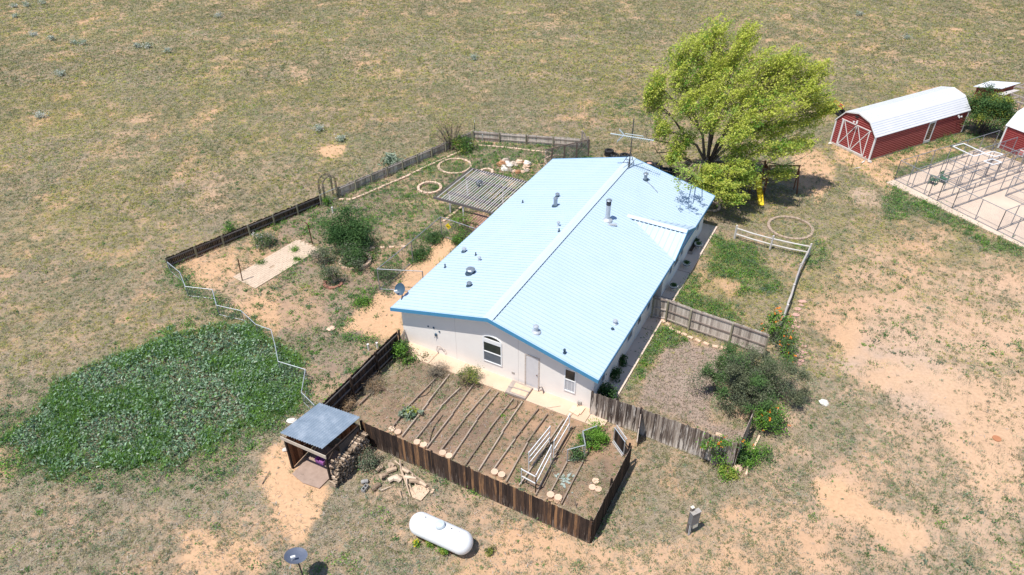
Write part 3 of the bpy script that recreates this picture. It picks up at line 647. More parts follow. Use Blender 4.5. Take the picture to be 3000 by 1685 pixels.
# roof penetrations (each a part of the house roof)
def vent(name, x, y, r, h, cap=None, m=m_vent, base=m_gapvent, br=1.7):
    z = zroof(x)
    mb = MB(); mb.lathe(HP(x,y,z-.02), [(r,0),(r,h)], 12); o = mb.build(name, m, roof, smooth=False)
    mb = MB(); mb.lathe(HP(x,y,z-.03), [(r*br+.03,.0),(r*br,.07),(r*1.02,.12)], 12); mb.build('flashing', base, roof)
    if cap:
        mb = MB(); mb.lathe(HP(x,y,z+h-.02), [(cap*.9,-.02),(cap,.03),(cap*.75,.09),(.02,.11)], 14); mb.build('vent_cap', m, roof)
vent('vent_pipe', 3.4, 15.15, .10, .22, .17); vent('vent_pipe', 3.96, 13.62, .14, .62, .17); vent('vent_pipe', 1.07, 14.11, .04, .24, m=m_gapvent)
vent('vent_pipe', 5.6, 10.62, .05, .28, .12, m=m_galv, base=m_galv); vent('vent_pipe', 6.0, 9.86, .045, .26, m=m_gapvent); vent('vent_pipe', .55, 6.62, .11, .24, .16, m=m_galv)
vent('vent_pipe', 1.69, 6.23, .04, .25, m=m_darkmetal); vent('vent_pipe', 2.33, 5.62, .06, .22, .12, m=m_galv, base=m_galv); vent('vent_pipe', .39, 4.48, .045, .3, m=m_gapvent)
vent('roof_ventilator', 2.63, 4.02, .2, .3, .3); vent('vent_pipe', 3.38, 2.62, .11, .2, .17)
vent('vent_pipe', 8.37, 20.1, .12, .5, .21); vent('vent_pipe', 10.98, .07, .05, .22, .08, m=m_gapvent); vent('vent_pipe', 12.35, 4.17, .08, .2, .15, m=m_galv, base=m_galv); vent('vent_pipe', 12.4, 3.65, .06, .06, m=m_gapvent)
vent('flue_pipe', 9.02, .46, .13, .36, .17, m=m_galv, base=m_galv, br=2.1)
z = zroof(8.11)
mb = MB(); mb.lathe(HP(8.11,13.2,z-.03), [(.16,0),(.16,1.35)], 16); ch = mb.build('chimney', m_galv, roof)
mb = MB(); mb.lathe(HP(8.11,13.2,z+1.2), [(.165,0),(.172,.02),(.172,.22),(.12,.24),(.12,.34)], 16); mb.build('chimney_collar', m_darkmetal, ch)
mb = MB(); mb.lathe(HP(8.11,13.2,z+1.52), [(.2,0),(.215,.03),(.15,.10),(.02,.13)], 16); mb.build('chimney_cap', m_vent, ch)
mb = MB(); mb.lathe(HP(8.11,13.2,z-.05), [(.36,.0),(.34,.10),(.2,.2),(.17,.22)], 16); mb.box(HP(8.55,12.9,zroof(8.55)+.03), (.7,.25,.05), rz=YAW+.5); mb.build('flashing', m_galv, ch)
mb = MB(); mb.tube([HP(8.45,20.0,zroof(8.45)+.03), HP(9.0,19.7,zroof(9.0)+.03), HP(9.7,19.2,zroof(9.7)+.03)], .015, 5); mb.build('roof_cable', m_darkmetal, roof)

# ------------------------------------------------------------ antenna, dishes
ab = HP(6.81,20.69,4.5)
an = thing('tv_antenna', ab, 'tall television aerial on a tripod mast at the far end of the blue ridge', 'antenna')
mb = MB(); mb.tube([ab+Vector((0,0,-.2)), ab+Vector((0,0,4.0))], .035, 8); mb.build('mast', m_darkmetal, an)
mb = MB()
for q_ in (HP(6.1,21.2,4.48), HP(6.84,21.6,4.5), HP(6.81,20.4,4.5)):
    mb.tube([q_, ab+Vector((0,0,1.35))+(HA*.0+HB*.3)*0], .025, 6)
mb.tube([HP(6.4,20.95,5.0), HP(6.82,21.2,5.0), HP(6.81,20.5,5.0), HP(6.4,20.95,5.0)], .015, 5); mb.build('tripod', m_darkmetal, an)
m_boom = M('pale_aerial_metal', (.42,.5,.53), (.55,.62,.66), scale=5, rough=.5, metal=.2)
zb = 7.2; b0, b1 = P('Y',712,90,zb), P('Y',1735,255,zb)
mb = MB(); mb.tube([b0, b1], .03, 6)
bd = (b1-b0).normalized(); bp_ = Vector((-bd.y, bd.x, 0))
c0, c1 = P('Y',1055,92,zb+.18), P('Y',1485,152,zb+.18); mb.tube([c0, c1], .022, 6); mb.tube([c0, c0-Vector((0,0,.18))], .012, 5); mb.tube([c1, c1-Vector((0,0,.18))], .012, 5)
mb.build('boom', m_boom, an)
mb = MB()
for f in np.linspace(.02, .98, 22):
    c = b0.lerp(b1, f); s = .16 if f < .35 else .42; mb.tube([c-bp_*s, c+bp_*s], .008 if f > .35 else .012, 4)
mb.build('crossbar', m_boom, an)
mb = MB(); vj = P('Y',1035,128,zb)
for e in (P('Y',925,-5,zb+.1), P('Y',872,272,zb-.1)):
    mb.tube([vj, e], .022, 5)
    for f in np.linspace(.15,1,8): c = vj.lerp(e, f); mb.tube([c-Vector((0,0,.12)), c+Vector((0,0,.12))], .01, 4)
mb.build('corner_reflector', m_boom, an)
def dish(name, label, c, nrm, r, pole_top, pole_bot, m, lnb_dir, lnb_m, legs=None):
    t = thing(name, pole_bot, label, 'satellite dish'); nrm = Vector(nrm).normalized()
    ex = nrm.cross(Vector((0,0,1))).normalized(); ey = nrm.cross(ex) 
    mb = MB(); pr = [(r*f, r*.30*f*f) for f in (0,.25,.5,.75,.95,1.0)]; back = [(r*1.01, r*.30), (r*.95, r*.24), (r*.5, r*.04), (0.0, -.03)]
    mb.lathe(c, pr+back, 28, ax=(ex, ey*1.08, nrm)); mb.build('reflector', m, t, smooth=False)
    mb = MB(); mb.tube([pole_bot, pole_bot.lerp(pole_top,.7), pole_top, c-nrm*.02], .035, 8); mb.build('pole', m_darkmetal, t)
    L_ = c+nrm*r*.85+Vector(lnb_dir)*r*.55
    mb = MB(); mb.tube([c+Vector(lnb_dir)*r*.98+nrm*.0, L_], .018, 6); ar = mb.build('feed_arm', m_galv, t)
    mb = MB(); mb.box(L_, (.2,.09,.09), rz=.3); mb.box(L_+Vector((0,0,-.08)), (.08,.06,.12)); mb.build('receiver_head', lnb_m, t)
    return t
c = P('J',535,1078,1.75); vv = (Vector((0,0,CH))-c).normalized(); rr1 = (Vector((1,0,0))-vv*vv.x).normalized(); uu = rr1.cross(vv); uu = -uu if uu.z > 0 else uu
uu = -uu
dish('satellite_dish', 'big grey satellite dish on a pole in the sand at the bottom edge', c, vv*.7+uu*.71, .47, c+Vector((.05,.0,-.25)), c+Vector((.1,-.02,-1.8)), m_dish, (rr1*-.45-uu*.95-vv*.15), m_whiteo)
c = HP(-.62,.95,3.28); dish('satellite_dish', 'small blue grey satellite dish at the left front corner of the blue roof', c, (-.35,-.75,.55), .36, c+Vector((.12,.08,-.1)), HP(-.25,.45,2.9), m_dishd, Vector((-.8,-.3,-.5)).normalized(), m_whiteo)

# ------------------------------------------------------------ fences
def fence(name, label, bases, h, mb_mat, m_rl, m_pst, side=1, rails=(.3,.85), bw=.14, gap=.006, jag=.03, cat='wooden fence', posts=True, lean=0.0, ph=None, skip=0.0, hs=None, seed=1, posth=.1):
    """boards on one side (side=+1: left of the running direction), rails and posts on the other"""
    rd = random.Random(seed); t = thing(name, bases[0], label, cat)
    pan = MB(); rl_ = [MB() for _ in rails]
    for i in range(len(bases)-1):
        a, b_ = Vector(bases[i]), Vector(bases[i+1]); d = b_-a; L_ = d.length; d /= L_; n = Vector((-d.y, d.x, 0))*side
        ha, hb = (hs[i], hs[i+1]) if hs else (h, h); s = 0
        while s < L_-.02:
            w_ = min(bw, L_-s); f = (s+w_/2)/L_; hh = ha+(hb-ha)*f+rd.uniform(-jag, jag)
            if rd.random() > skip:
                pan.tint = rd.random(); c = a+d*(s+w_/2)+n*(.03+rd.uniform(0,.006)); tl = n*lean
                q0, q1 = c-d*(w_/2-gap/2), c+d*(w_/2-gap/2); o1, o2 = n*.0, n*.018
                up = Vector((0,0,hh))+tl; dg = Vector((0,0,hh-.03))+tl
                pan.box8([q0+o1, q1+o1, q1+o2, q0+o2, q0+o1+up, q1+o1+up, q1+o2+up, q0+o2+up])
            s += w_
        for ri, rz_ in enumerate(rails):
            rl_[ri].tint = rd.random(); rl_[ri].bar(a+Vector((0,0,ha*rz_))+n*(.0+lean*rz_), b_+Vector((0,0,hb*rz_))+n*(.0+lean*rz_), .045, .09)
    pan.build('board_panel', mb_mat, t)
    for q in rl_: q.build('rail', m_rl, t)
    if posts:
        for i, p in enumerate(bases):
            d = (Vector(bases[min(i+1,len(bases)-1)])-Vector(bases[max(i-1,0)])).normalized(); n = Vector((-d.y,d.x,0))*side
            hh = (hs[i] if hs else h)+posth if ph is None else ph; q_ = Vector(p)-n*.075; m_ = MB(); m_.tint = rd.random(); m_.box((q_.x, q_.y, hh/2-.05), (.10,.10,hh+.1), rz=math.atan2(d.y,d.x)); m_.build('post', m_pst, t)
    return t
def div(a, b_, n): return [Vector(a).lerp(Vector(b_), i/n) for i in range(n+1)]
fa, fb = P('A',118,1150), P('A',1290,662)
fence('picket_fence', 'dark picket fence along the open range, left of the garden arbor', div(fa, fb, 6), .9, m_fdark, m_raild, m_post, side=1, rails=(.3,.82), bw=.13, gap=.012, jag=.04, seed=2)
fc_, fd = P('A',1432,600), P('B',612,160)
fence('picket_fence', 'grey picket fence running from the garden arbor to the far left corner of the yard', div(fc_, fd, 9), .9, m_fgrey, m_rail, m_post, side=1, rails=(.3,.82), bw=.13, gap=.02, jag=.03, seed=3)
fe, ff = P('B',612,160), P('B',1445,222)
fence('picket_fence', 'grey picket fence across the back of the garden beyond the rock pile', div(fe+Vector((.15,0,0)), ff, 4), .95, m_fpale, m_rail, m_post, side=1, rails=(.3,.82), bw=.13, gap=.016, jag=.025, seed=4)
# corner brace and lattice screen at the back
t = thing('fence_brace', ff, 'tall brown post and diagonal brace at the end of the back fence', 'fence brace')
mb = MB(); q_ = ff+Vector((.15,.1,0)); mb.box(q_+Vector((0,0,.85)), (.14,.14,1.7)); mb.build('post', m_rail, t)
mb = MB(); e = P('U',2060,280,.75); mb.bar(q_+Vector((.1,0,1.6)), e, .05, .14); mb.bar(q_+Vector((.12,0,1.0)), e+Vector((-.2,0,-.2)), .05, .14); mb.box(q_+Vector((.55,-.1,.6)), (.12,.12,1.2)); mb.build('brace_board', m_rail, t)
l1, l0 = P('B',1508,290), P('B',1345,330); LD = (l0-l1); l0 = l1+LD.normalized()*4.6
t = thing('lattice_screen', l1, 'brown wooden lattice screen behind the far left corner of the roof', 'lattice')
LD = LD.normalized(); LL = 4.6; LH = 1.75
mb = MB(); mb.bar(l1+Vector((0,0,LH)), l0+Vector((0,0,LH)), .05, .08); mb.bar(l1+Vector((0,0,.1)), l0+Vector((0,0,.1)), .05, .08); mb.build('rail', m_lattice, t)
for f in (0, 1.3, 2.6, 3.9): m_ = MB(); m_.box(l1+LD*f+Vector((0,0,LH/2)), (.1,.1,LH), rz=math.atan2(LD.y, LD.x)); m_.build('post', m_lattice, t)
mb = MB(); s = -LH
m_lattice = m_rail
while s < LL:
    for sg, o_ in ((1,0.0),(-1,.02)):
        a0_, a1_ = (s, 0.1) if sg > 0 else (s, LH), (s+LH, LH) if sg > 0 else (s+LH, .1)
        (xa,za),(xb,zb_) = a0_, a1_
        if xa < 0: za += (zb_-za)*(-xa)/(xb-xa); xa = 0
        if xb > LL: zb_ = za+(zb_-za)*(LL-xa)/(xb-xa); xb = LL
        if xb-xa > .05: mb.tint = rd.random(); mb.bar(l1+LD*xa+Vector((0,.02+o_,za)), l1+LD*xb+Vector((0,.02+o_,zb_)), .014, .07, up=LD.cross(Vector((0,0,1))))
    s += .2
mb.build('lattice_slats', m_lattice, t)
# garden enclosure
fence('privacy_fence', 'dark board fence at the left side of the vegetable garden behind the woodshed', div(HP(.36,-8.0), HP(.36,-1.0), 3), 1.7, m_fdark, m_raild, m_fdark, side=1, rails=(.2,.55,.88), bw=.145, seed=6, hs=[1.7,1.68,1.72,1.7], cat='board fence')
fence('privacy_fence', 'long stained board fence across the front of the vegetable garden', div(HP(16.2,-7.98), HP(2.9,-7.98), 6), 1.7, m_fout, m_rail, m_fdark, side=1, rails=(.25,.85), bw=.145, jag=.03, seed=7, cat='board fence', posth=-.1)
fence('privacy_fence', 'short dark board fence at the right side of the vegetable garden by the grey cabinet', div(HP(16.2,-7.9), HP(16.15,-2.85), 2), 1.7, m_fdark, m_rail, m_fdark, side=-1, rails=(.25,.85), bw=.145, jag=.03, seed=8, cat='board fence', posth=.05)
fence('privacy_fence', 'weathered dark and silver board fence joining the front right house corner', [HP(12.9,-.32), HP(14.4,-.36), HP(15.75,-.38)], 1.85, m_fweath, m_rail, m_fdark, side=-1, rails=(.25,.85), bw=.145, jag=.04, seed=9, cat='board fence', hs=[1.75,1.85,1.9], posth=-.05)
fence('privacy_fence', 'peeling silver board fence with vines at its right end', [HP(15.82,-.40), HP(18.3,-.44), HP(20.95,-.48)], 1.95, m_fweath, m_rail, m_fdark, side=-1, rails=(.25,.85), bw=.145, jag=.05, seed=10, cat='board fence', hs=[1.9,1.95,1.98], posth=-.1)
fence('privacy_fence', 'short leaning silver board fence beside the orange flowered vine', [HP(20.98,-.42), HP(21.08,2.3)], 1.95, m_fweath, m_rail, m_fdark, side=-1, rails=(.3,.8), bw=.145, jag=.12, seed=11, cat='board fence', posth=-.2)
fence('privacy_fence', 'grey board fence with rails across the right yard between house and big shrub', [P('H',262,800), P('H',362,822), P('H',522,885), P('H',808,985), P('H',1055,1075)], 1.75, m_fgrey, m_rail, m_post, side=1, rails=(.12,.5,.93), bw=.145, jag=.03, seed=12, cat='board fence', posth=-.05)
fence('board_stub', 'short grey board panel between the house corner and the dark garden fence', [HP(.33,-.95), HP(.05,-.05)], 1.05, m_fgrey, m_rail, m_post, side=-1, rails=(.2,.8), seed=13, cat='board panel', posts=False)
g0, g1 = HP(15.8,-.45), P('G',452,652)
fence('board_gate', 'open board gate swung out from the weathered fence towards the garden', [g0, g1], 1.85, m_fdark, m_rail, m_fdark, side=1, rails=(.2,.8), bw=.145, posts=False, seed=14, cat='gate')
# open metal framed gate leaning at the garden entrance
ga_, gb_ = P('V',1432,640), P('V',1560,822)
t = thing('garden_gate', ga_, 'open board gate in a galvanised metal frame at the vegetable garden entrance', 'gate')
gu = Vector((0,0,1.15)); gd = (gb_-ga_).normalized(); gn = Vector((-gd.y, gd.x, 0)); GLn = (gb_-ga_).length
mb = MB(); mb.tube([ga_+Vector((0,0,.15)), ga_+gu, gb_+gu, gb_+Vector((0,0,.15)), ga_+Vector((0,0,.15))], .03, 8); mb.build('metal_frame', m_galv, t)
mb = MB()
for i in range(int(GLn/.145)): mb.tint = rd.random(); mb.box(ga_+gd*(i*.145+.075)+gn*.05+Vector((0,0,.66)), (.14,.018,.98), rz=math.atan2(gd.y, gd.x))
mb.build('board_panel', m_fdark, t)
mb = MB(); mb.bar(ga_+gn*.09+Vector((0,0,1.27)), gb_+gn*.09+Vector((0,0,1.27)), .04, .12); mb.build('rail', m_split, t); mb = MB(); mb.bar(ga_+gn*-.06+Vector((0,0,.05)), gb_+gn*-.06+Vector((0,0,.05)), .04, .12); mb.build('rail', m_split, t)
# split rail fence
sp = [P('H',848,240), P('H',1098,315), P('H',1364,372), P('H',1300,500), P('H',1250,645), P('H',1200,790), P('H',1162,890)]
t = thing('split_rail_fence', sp[0], 'bleached two rail fence around the right yard', 'rail fence')
rh = [(.45,.95)]*2+[(.5,.98),(.45,.9),(.45,.85),(.4,.8)]
for i, p in enumerate(sp):
    m_ = MB(); m_.tint = rd.random(); hgt = 1.2 if i < 3 else 1.0; m_.tube([p, p+Vector((rd.uniform(-.06,.06),0,hgt))], [.085,.075], 7); m_.build('post', m_split, t)
for i in range(len(sp)-1):
    for zr in rh[i]:
        m_ = MB(); m_.tint = rd.random(); a_, b_ = sp[i]+Vector((0,0,zr)), sp[i+1]+Vector((0,0,zr-(.05 if i>2 else 0))); mid_ = a_.lerp(b_,.5)+Vector((rd.uniform(-.05,.05),0,-.04)); m_.tube([a_, mid_, b_], [.05,.06,.045], 6); m_.build('rail', m_split, t)

# ------------------------------------------------------------ chain link things
def chain_run(name, label, pts, h, cat, mp=m_galvd, mc=m_chaind, r=.029, mid=False, group=None, posts=True, bottom=True, skip=()):
    t = thing(name, pts[0], label, cat, group); UZ = Vector((0,0,1))
    for i, p in enumerate(pts):
        if posts: m_ = MB(); m_.tube([Vector(p)-UZ*.02, Vector(p)+UZ*h], r*1.15, 7); m_.build('post', mp, t)
    top, bot_, mid_r = MB(), MB(), MB(); msh = MB()
    for i in range(len(pts)-1):
        if i in skip: continue
        a_, b_ = Vector(pts[i]), Vector(pts[i+1]); L_ = (b_-a_).length
        top.tube([a_+UZ*h, b_+UZ*h], r, 6)
        if bottom: bot_.tube([a_+UZ*.06, b_+UZ*.06], r*.8, 6)
        if mid: mid_r.tube([a_+UZ*h*.5, b_+UZ*h*.5], r*.8, 6)
        msh.quad([a_+UZ*.05, b_+UZ*.05, b_+UZ*h, a_+UZ*h], [(0,0),(L_,0),(L_,h),(0,h)])
    top.build('top_rail', mp, t)
    if bottom: bot_.build('bottom_rail', mp, t)
    if mid: mid_r.build('middle_rail', mp, t)
    msh.build('wire_mesh', mc, t)
    return t
xs = [('X',245,130),('X',345,212),('X',390,326),('X',605,350),('X',638,476),('X',836,520),('X',952,628),('X',1075,672),('X',1106,790),('X',1132,925),('X',1350,990),('X',1318,1172),('E',290,692)]
zig = [P(*q, .85) for q in xs]; zig = [Vector((p.x, p.y, 0)) for p in zig]
wh = ['touching the dark picket fence','second from the dark picket fence','third from the dark picket fence, near the brick patio','fourth from the dark picket fence','facing the brick patio with weeds behind it','just above the big leafy weed patch','at the top edge of the leafy weed patch','leaning in the leafy weed patch','half buried in the leafy weed patch','along the right edge of the leafy weed patch','third from the woodshed roof','second from the woodshed roof','touching the woodshed roof']
for i in range(len(zig)-1):
    chain_run('chain_link_fence', 'zigzag chain link panel '+wh[i], [zig[i], zig[i+1]], .85, 'chain link fence', m_galv, m_chain, r=.022, group='zigzag of chain link panels left of the yard')
# dog run beside the house
q1, q2, q3 = P('B',380,902), P('B',158,1098), P('A',1745,1312)
chain_run('chain_link_fence', 'tall chain link dog run fence between the left yard and the sandy strip', [HP(.0,11.3)+HA*-.1, q1, q2, q3, P('B',245,1330)], 1.75, 'chain link fence', m_galvd, m_chaind, r=.03)
sg = q1+(HP(0,11.3)-q1).normalized()*.75+Vector((-.05,-.08,1.2))
m_ = MB(); hx = (HP(0,11.3)-q1).normalized(); s_ = .27
m_.prism([sg+hx*s_, sg+Vector((0,0,s_)), sg-hx*s_, sg-Vector((0,0,s_))], Vector((.01,.015,0)))
sgo = m_.build('warning_sign', m_yellow); tag(sgo, 'yellow diamond sign with a black dog figure on the dog run fence', 'sign')
m_ = MB(); e = sg-Vector((.006,.012,0)); m_.prism([e-hx*.15+Vector((0,0,.03)), e-hx*.1+Vector((0,0,.07)), e-hx*.06+Vector((0,0,.02)), e+hx*.12+Vector((0,0,.0)), e+hx*.15+Vector((0,0,.05)), e+hx*.13+Vector((0,0,-.08)), e+hx*.08+Vector((0,0,-.03)), e-hx*.05+Vector((0,0,-.03)), e-hx*.09+Vector((0,0,-.09)), e-hx*.1+Vector((0,0,0))], Vector((-.003,-.004,0)))
m_.build('dog_figure', m_black, sgo)
# kennels
KH = 1.83
def kl(pts_top, n=None): return [Vector((p.x,p.y,.07)) for p in (P('R',x,y,KH+.07) for x, y in pts_top)]
fr = kl([(160,365),(500,535),(830,700),(1110,830),(1400,950)])
kf = (fr[4]-fr[0]).normalized(); kb = Vector((-kf.y, kf.x, 0)); KO = fr[0]
def KP(s, t_): return KO+kf*s+kb*t_
s_at = [0, (fr[1]-KO).dot(kf), (fr[2]-KO).dot(kf), (fr[3]-KO).dot(kf), (fr[4]-KO).dot(kf)]
chain_run('kennel_fence', 'front run of chain link kennel panels along the near edge of the slab', [KP(s,0) for s in (0, 1.25, s_at[1], 3.35, 4.2, s_at[2], s_at[3], s_at[4])], KH, 'kennel fence')
chain_run('kennel_fence', 'back run of chain link kennel panels facing the long red barn', [KP(0,t_) for t_ in np.linspace(0, 13.2, 7)], KH, 'kennel fence', mp=m_galvd)
chain_run('kennel_fence', 'second row of kennel panels, carrying the white pipe frames', [KP(1.7,t_) for t_ in np.linspace(0, 13.2, 9)], KH, 'kennel fence', mid=False)
chain_run('kennel_fence', 'third row of kennel panels behind the green chairs', [KP(3.35,t_) for t_ in np.linspace(.0, 12.8, 8)], KH, 'kennel fence')
chain_run('kennel_fence', 'fourth row of kennel panels down the middle of the slab', [KP(4.2,t_) for t_ in np.linspace(.0, 12.4, 8)], KH, 'kennel fence')
chain_run('kennel_fence', 'fifth row of kennel panels bordering the open part of the slab', [KP(s_at[2],t_) for t_ in np.linspace(.0, 12.0, 7)], KH, 'kennel fence', mid=True)
for t_, lb in ((3.9,'nearest the green chairs'),(7.2,'in the middle of the slab'),(10.4,'nearest the second red barn')):
    chain_run('kennel_divider', 'cross panel of kennel mesh between the rows, '+lb, [KP(1.7,t_), KP(3.35,t_), KP(4.2,t_)], KH, 'kennel divider', mid=True)
ke = P('R',1385,785,.07)
s0_, t0_ = (ke-KO).dot(kf), (ke-KO).dot(kb)
chain_run('kennel_pen', 'low square pen of chain link panels at the right edge of the kennel slab', [KP(s0_,t0_+6), KP(s0_,t0_+3), KP(s0_,t0_), KP(s0_+2,t0_), KP(s0_+4,t0_)], KH, 'kennel pen', mid=True)
chain_run('kennel_gate_pen', 'kennel panels and gates at the lower right corner of the slab', [KP(s_at[4],0), KP(s_at[4],1.6), KP(s_at[4],3.2), KP(s_at[4],4.8)], KH, 'kennel gate', mid=False)
chain_run('kennel_gate_pen', 'row of kennel gates continuing along the slab edge out of frame', [KP(s_at[4],0), KP(s_at[4]+1.2,.0), KP(s_at[4]+2.4,0), KP(s_at[4]+3.8,0), KP(s_at[4]+5.2,0)], KH, 'kennel gate')
for lab, q in (('white pipe frame lying on top of the back kennel rows', [(772,196),(898,162),(1150,277),(1022,314)]), ('short white pipe frame on the kennel rows by the second red barn', [(1152,283),(1250,256),(1362,290),(1282,318)]), ('small white pipe frame over the middle of the kennel rows', [(1135,371),(1240,346),(1345,386),(1245,412)])):
    pp = [P('R',x,y,KH+.12) for x, y in q]; mb = MB()
    for i in range(4): mb.bar(pp[i], pp[(i+1)%4], .07, .05)
    tag(mb.build('pipe_frame', m_white), lab, 'pipe frame')
def chair(loc, rz, label):
    t = thing('garden_chair', loc, label, 'chair', None); o_ = Vector(loc)
    ca, sa = Vector((math.cos(rz), math.sin(rz), 0)), Vector((-math.sin(rz), math.cos(rz), 0)); Z = Vector((0,0,1))
    mb = MB(); mb.box(o_+Z*.4, (.5,.5,.04), rz=rz); mb.build('seat', m_green, t)
    mb = MB()
    for k in range(-2,3): mb.bar(o_+sa*.24+ca*k*.11+Z*.42, o_+sa*.36+ca*k*.12+Z*.9, .07, .02, up=sa)
    mb.bar(o_+sa*.37-ca*.27+Z*.92, o_+sa*.37+ca*.27+Z*.92, .03, .06); mb.build('backrest', m_green, t)
    for i in (-1,1):
        for j in (-1,1): mb = MB(); mb.bar(o_+ca*i*.22+sa*j*.22+Z*.4, o_+ca*i*.27+sa*j*.27, .05, .05); mb.build('leg', m_green, t)
        mb = MB(); mb.box(o_+ca*i*.28+Z*.62, (.06,.5,.03), rz=rz); mb.bar(o_+ca*i*.28-sa*.22+Z*.4, o_+ca*i*.28-sa*.24+Z*.62, .04, .04); mb.build('armrest', m_green, t)
chair(P('R',530,640,.07), 2.3, 'green plastic garden chair with slatted back nearest the kennel front'); chair(P('R',650,625,.07), .6, 'green plastic garden chair facing the other one inside the kennel')

# ------------------------------------------------------------ barns
def gambrel(name, label, o_, ux, uy, Wb, Lb, hw, prof, door=True):
    t = thing(name, o_, label, 'barn'); Z = Vector((0,0,1))
    def B(x, y, z): return o_+ux*x+uy*y+Z*z
    mb = MB(); body = [(0,.12),(Wb,.12)]+[(min(max(x,0),Wb),z-.06) for x, z in prof[::-1]]
    mb.prism([B(x,0,z) for x, z in body], uy*Lb); wl_ = mb.build('wall', m_red, t)
    mb = MB(); z = .2
    while z < hw:
        mb.bar(B(0,-.012,z), B(Wb,-.012,z), .02, .03); mb.bar(B(Wb+.016,0,z), B(Wb+.016,Lb,z), .02, .03); mb.bar(B(-.012,0,z), B(-.012,Lb,z), .012, .02); z += .19
    while z < prof[len(prof)//2][1]-.15:
        xs_ = []
        for (xa,za),(xb,zb_) in zip(prof[:-1], prof[1:]):
            if (za-z)*(zb_-z) <= 0 and za != zb_: xs_.append(xa+(xb-xa)*(z-za)/(zb_-za))
        if len(xs_) >= 2: mb.bar(B(min(xs_)+.1,-.012,z), B(max(xs_)-.1,-.012,z), .02, .03)
        z += .19
    mb.build('siding_rib', m_redrib, wl_)
    mb = MB()
    for (xa,za),(xb,zb_) in zip(prof[:-1], prof[1:]):
        mb.box8([B(xa,-.1,za-.05),B(xb,-.1,zb_-.05),B(xb,Lb+.1,zb_-.05),B(xa,Lb+.1,za-.05),B(xa,-.1,za),B(xb,-.1,zb_),B(xb,Lb+.1,zb_),B(xa,Lb+.1,za)])
    rf = mb.build('roof', m_broof, t)
    mb = MB(); segs = list(zip(prof[:-1], prof[1:]))
    for (xa,za),(xb,zb_) in segs:
        n_ = max(2, int(math.hypot(xb-xa, zb_-za)/.2)); nn = (Z*(xb-xa)-ux*(zb_-za)).normalized()
        for k in range(1, n_): f = k/n_; mb.bar(B(xa+(xb-xa)*f,-.1,za+(zb_-za)*f)+nn*.008, B(xa+(xb-xa)*f,Lb+.1,za+(zb_-za)*f)+nn*.008, .03, .018, up=nn)
    mb.build('roof_rib', m_broofr, rf)
    for ya in (-.13, Lb+.1):
        mb = MB()
        for (xa,za),(xb,zb_) in segs: mb.box8([B(xa,ya,za-.12),B(xb,ya,zb_-.12),B(xb,ya+.03,zb_-.12),B(xa,ya+.03,za-.12),B(xa,ya,za+.01),B(xb,ya,zb_+.01),B(xb,ya+.03,zb_+.01),B(xa,ya+.03,za+.01)])
        mb.build('rake_trim', m_whiteo, t)
    for x_, y_ in ((0,0),(Wb,0),(0,Lb),(Wb,Lb)): mb = MB(); mb.box(B(x_,y_,hw/2+.05), (.13,.13,hw-.1), rz=math.atan2(ux.y, ux.x)); mb.build('corner_trim', m_whiteo, t)
    for y_ in (-.02, Lb-.12): mb = MB(); mb.bar(B(0,y_,.05), B(Wb,y_,.05), .12, .13); mb.build('skid', m_rawtrim, t)
    for x_ in (.06, Wb-.06): mb = MB(); mb.bar(B(x_,.1,.04), B(x_,Lb-.2,.04), .12, .11); mb.build('skid', m_rawtrim, t)
    return t, B
bo = P('AG',225,880,.12); be = P('AG',950,1240,.08); bo.z = be.z = 0
ux = (be-bo).normalized(); uy = Vector((-ux.y, ux.x, 0)); Wb = 4.45
BP = [(-.1,2.33),(.85,3.46),(2.2,3.80),(3.52,3.46),(Wb+.08,2.33)]
barn, B = gambrel('barn', 'long red gambrel barn with white roof and white crossed double doors', bo, ux, uy, Wb, 12.8, 2.3, BP)
mb = MB()
def bt(xa, za, xb, zb_, w_=.07, d_=-.03): mb.bar(B(xa,d_,za), B(xb,d_,zb_), w_, .03, up=uy)
bt(.55,2.62,3.85,2.62,.08); bt(.66,.2,3.75,.2,.09)
for xa in (.7,.79,3.72): bt(xa,.2,xa,2.58,.08)
bt(.9,2.55,2.18,.2,.06); bt(.85,.25,2.2,2.5,.06); bt(2.2,.2,2.3,2.58,.06); bt(2.42,2.55,3.62,.2,.06); bt(2.3,.25,3.65,2.5,.06)
bd_ = mb.build('barn_door', m_whiteo, barn); bd_['label'] = 'double barn door with white crossed trim boards'
mb = MB(); mb.box(B(2.05,-.06,3.35), (.34,.04,.12), rz=math.atan2(ux.y,ux.x)); mb.build('gable_vent', m_black, barn)
def floodlight(par, c, o1, o2):
    mb = MB(); mb.box(c, (.12,.1,.12), rz=.4); 
    for s in (-1,1): mb.lathe(c+o1*.16*s+o2*.12-Vector((0,0,.04)), [(.03,0),(.09,.12),(.09,.15)], 10, ax=(o1, Vector((0,0,1)), o2))
    mb.build('floodlight', m_wframe, par)
floodlight(barn, B(2.25,-.12,3.0), ux, -uy); floodlight(barn, B(Wb+.1,11.2,2.12), uy, ux)
mb = MB()
for args in ((7.2,7.32,.25,2.28),(8.02,8.14,.25,2.28)): mb.box8([B(Wb+d,y_,z_) for z_ in (args[2],args[3]) for d, y_ in ((.0,args[0]),(.05,args[0]),(.05,args[1]),(.0,args[1]))])
mb.box8([B(Wb+d,y_,z_) for z_ in (.1,.38) for d, y_ in ((.0,7.2),(.05,7.2),(.05,8.14),(.0,8.14))]); mb.box8([B(Wb+d,y_,z_) for z_ in (2.1,2.29) for d, y_ in ((.0,7.32),(.049,7.32),(.049,8.02),(.0,8.02))])
wdr = mb.build('door', m_whiteo, barn); wdr['label'] = 'narrow glazed white side door'
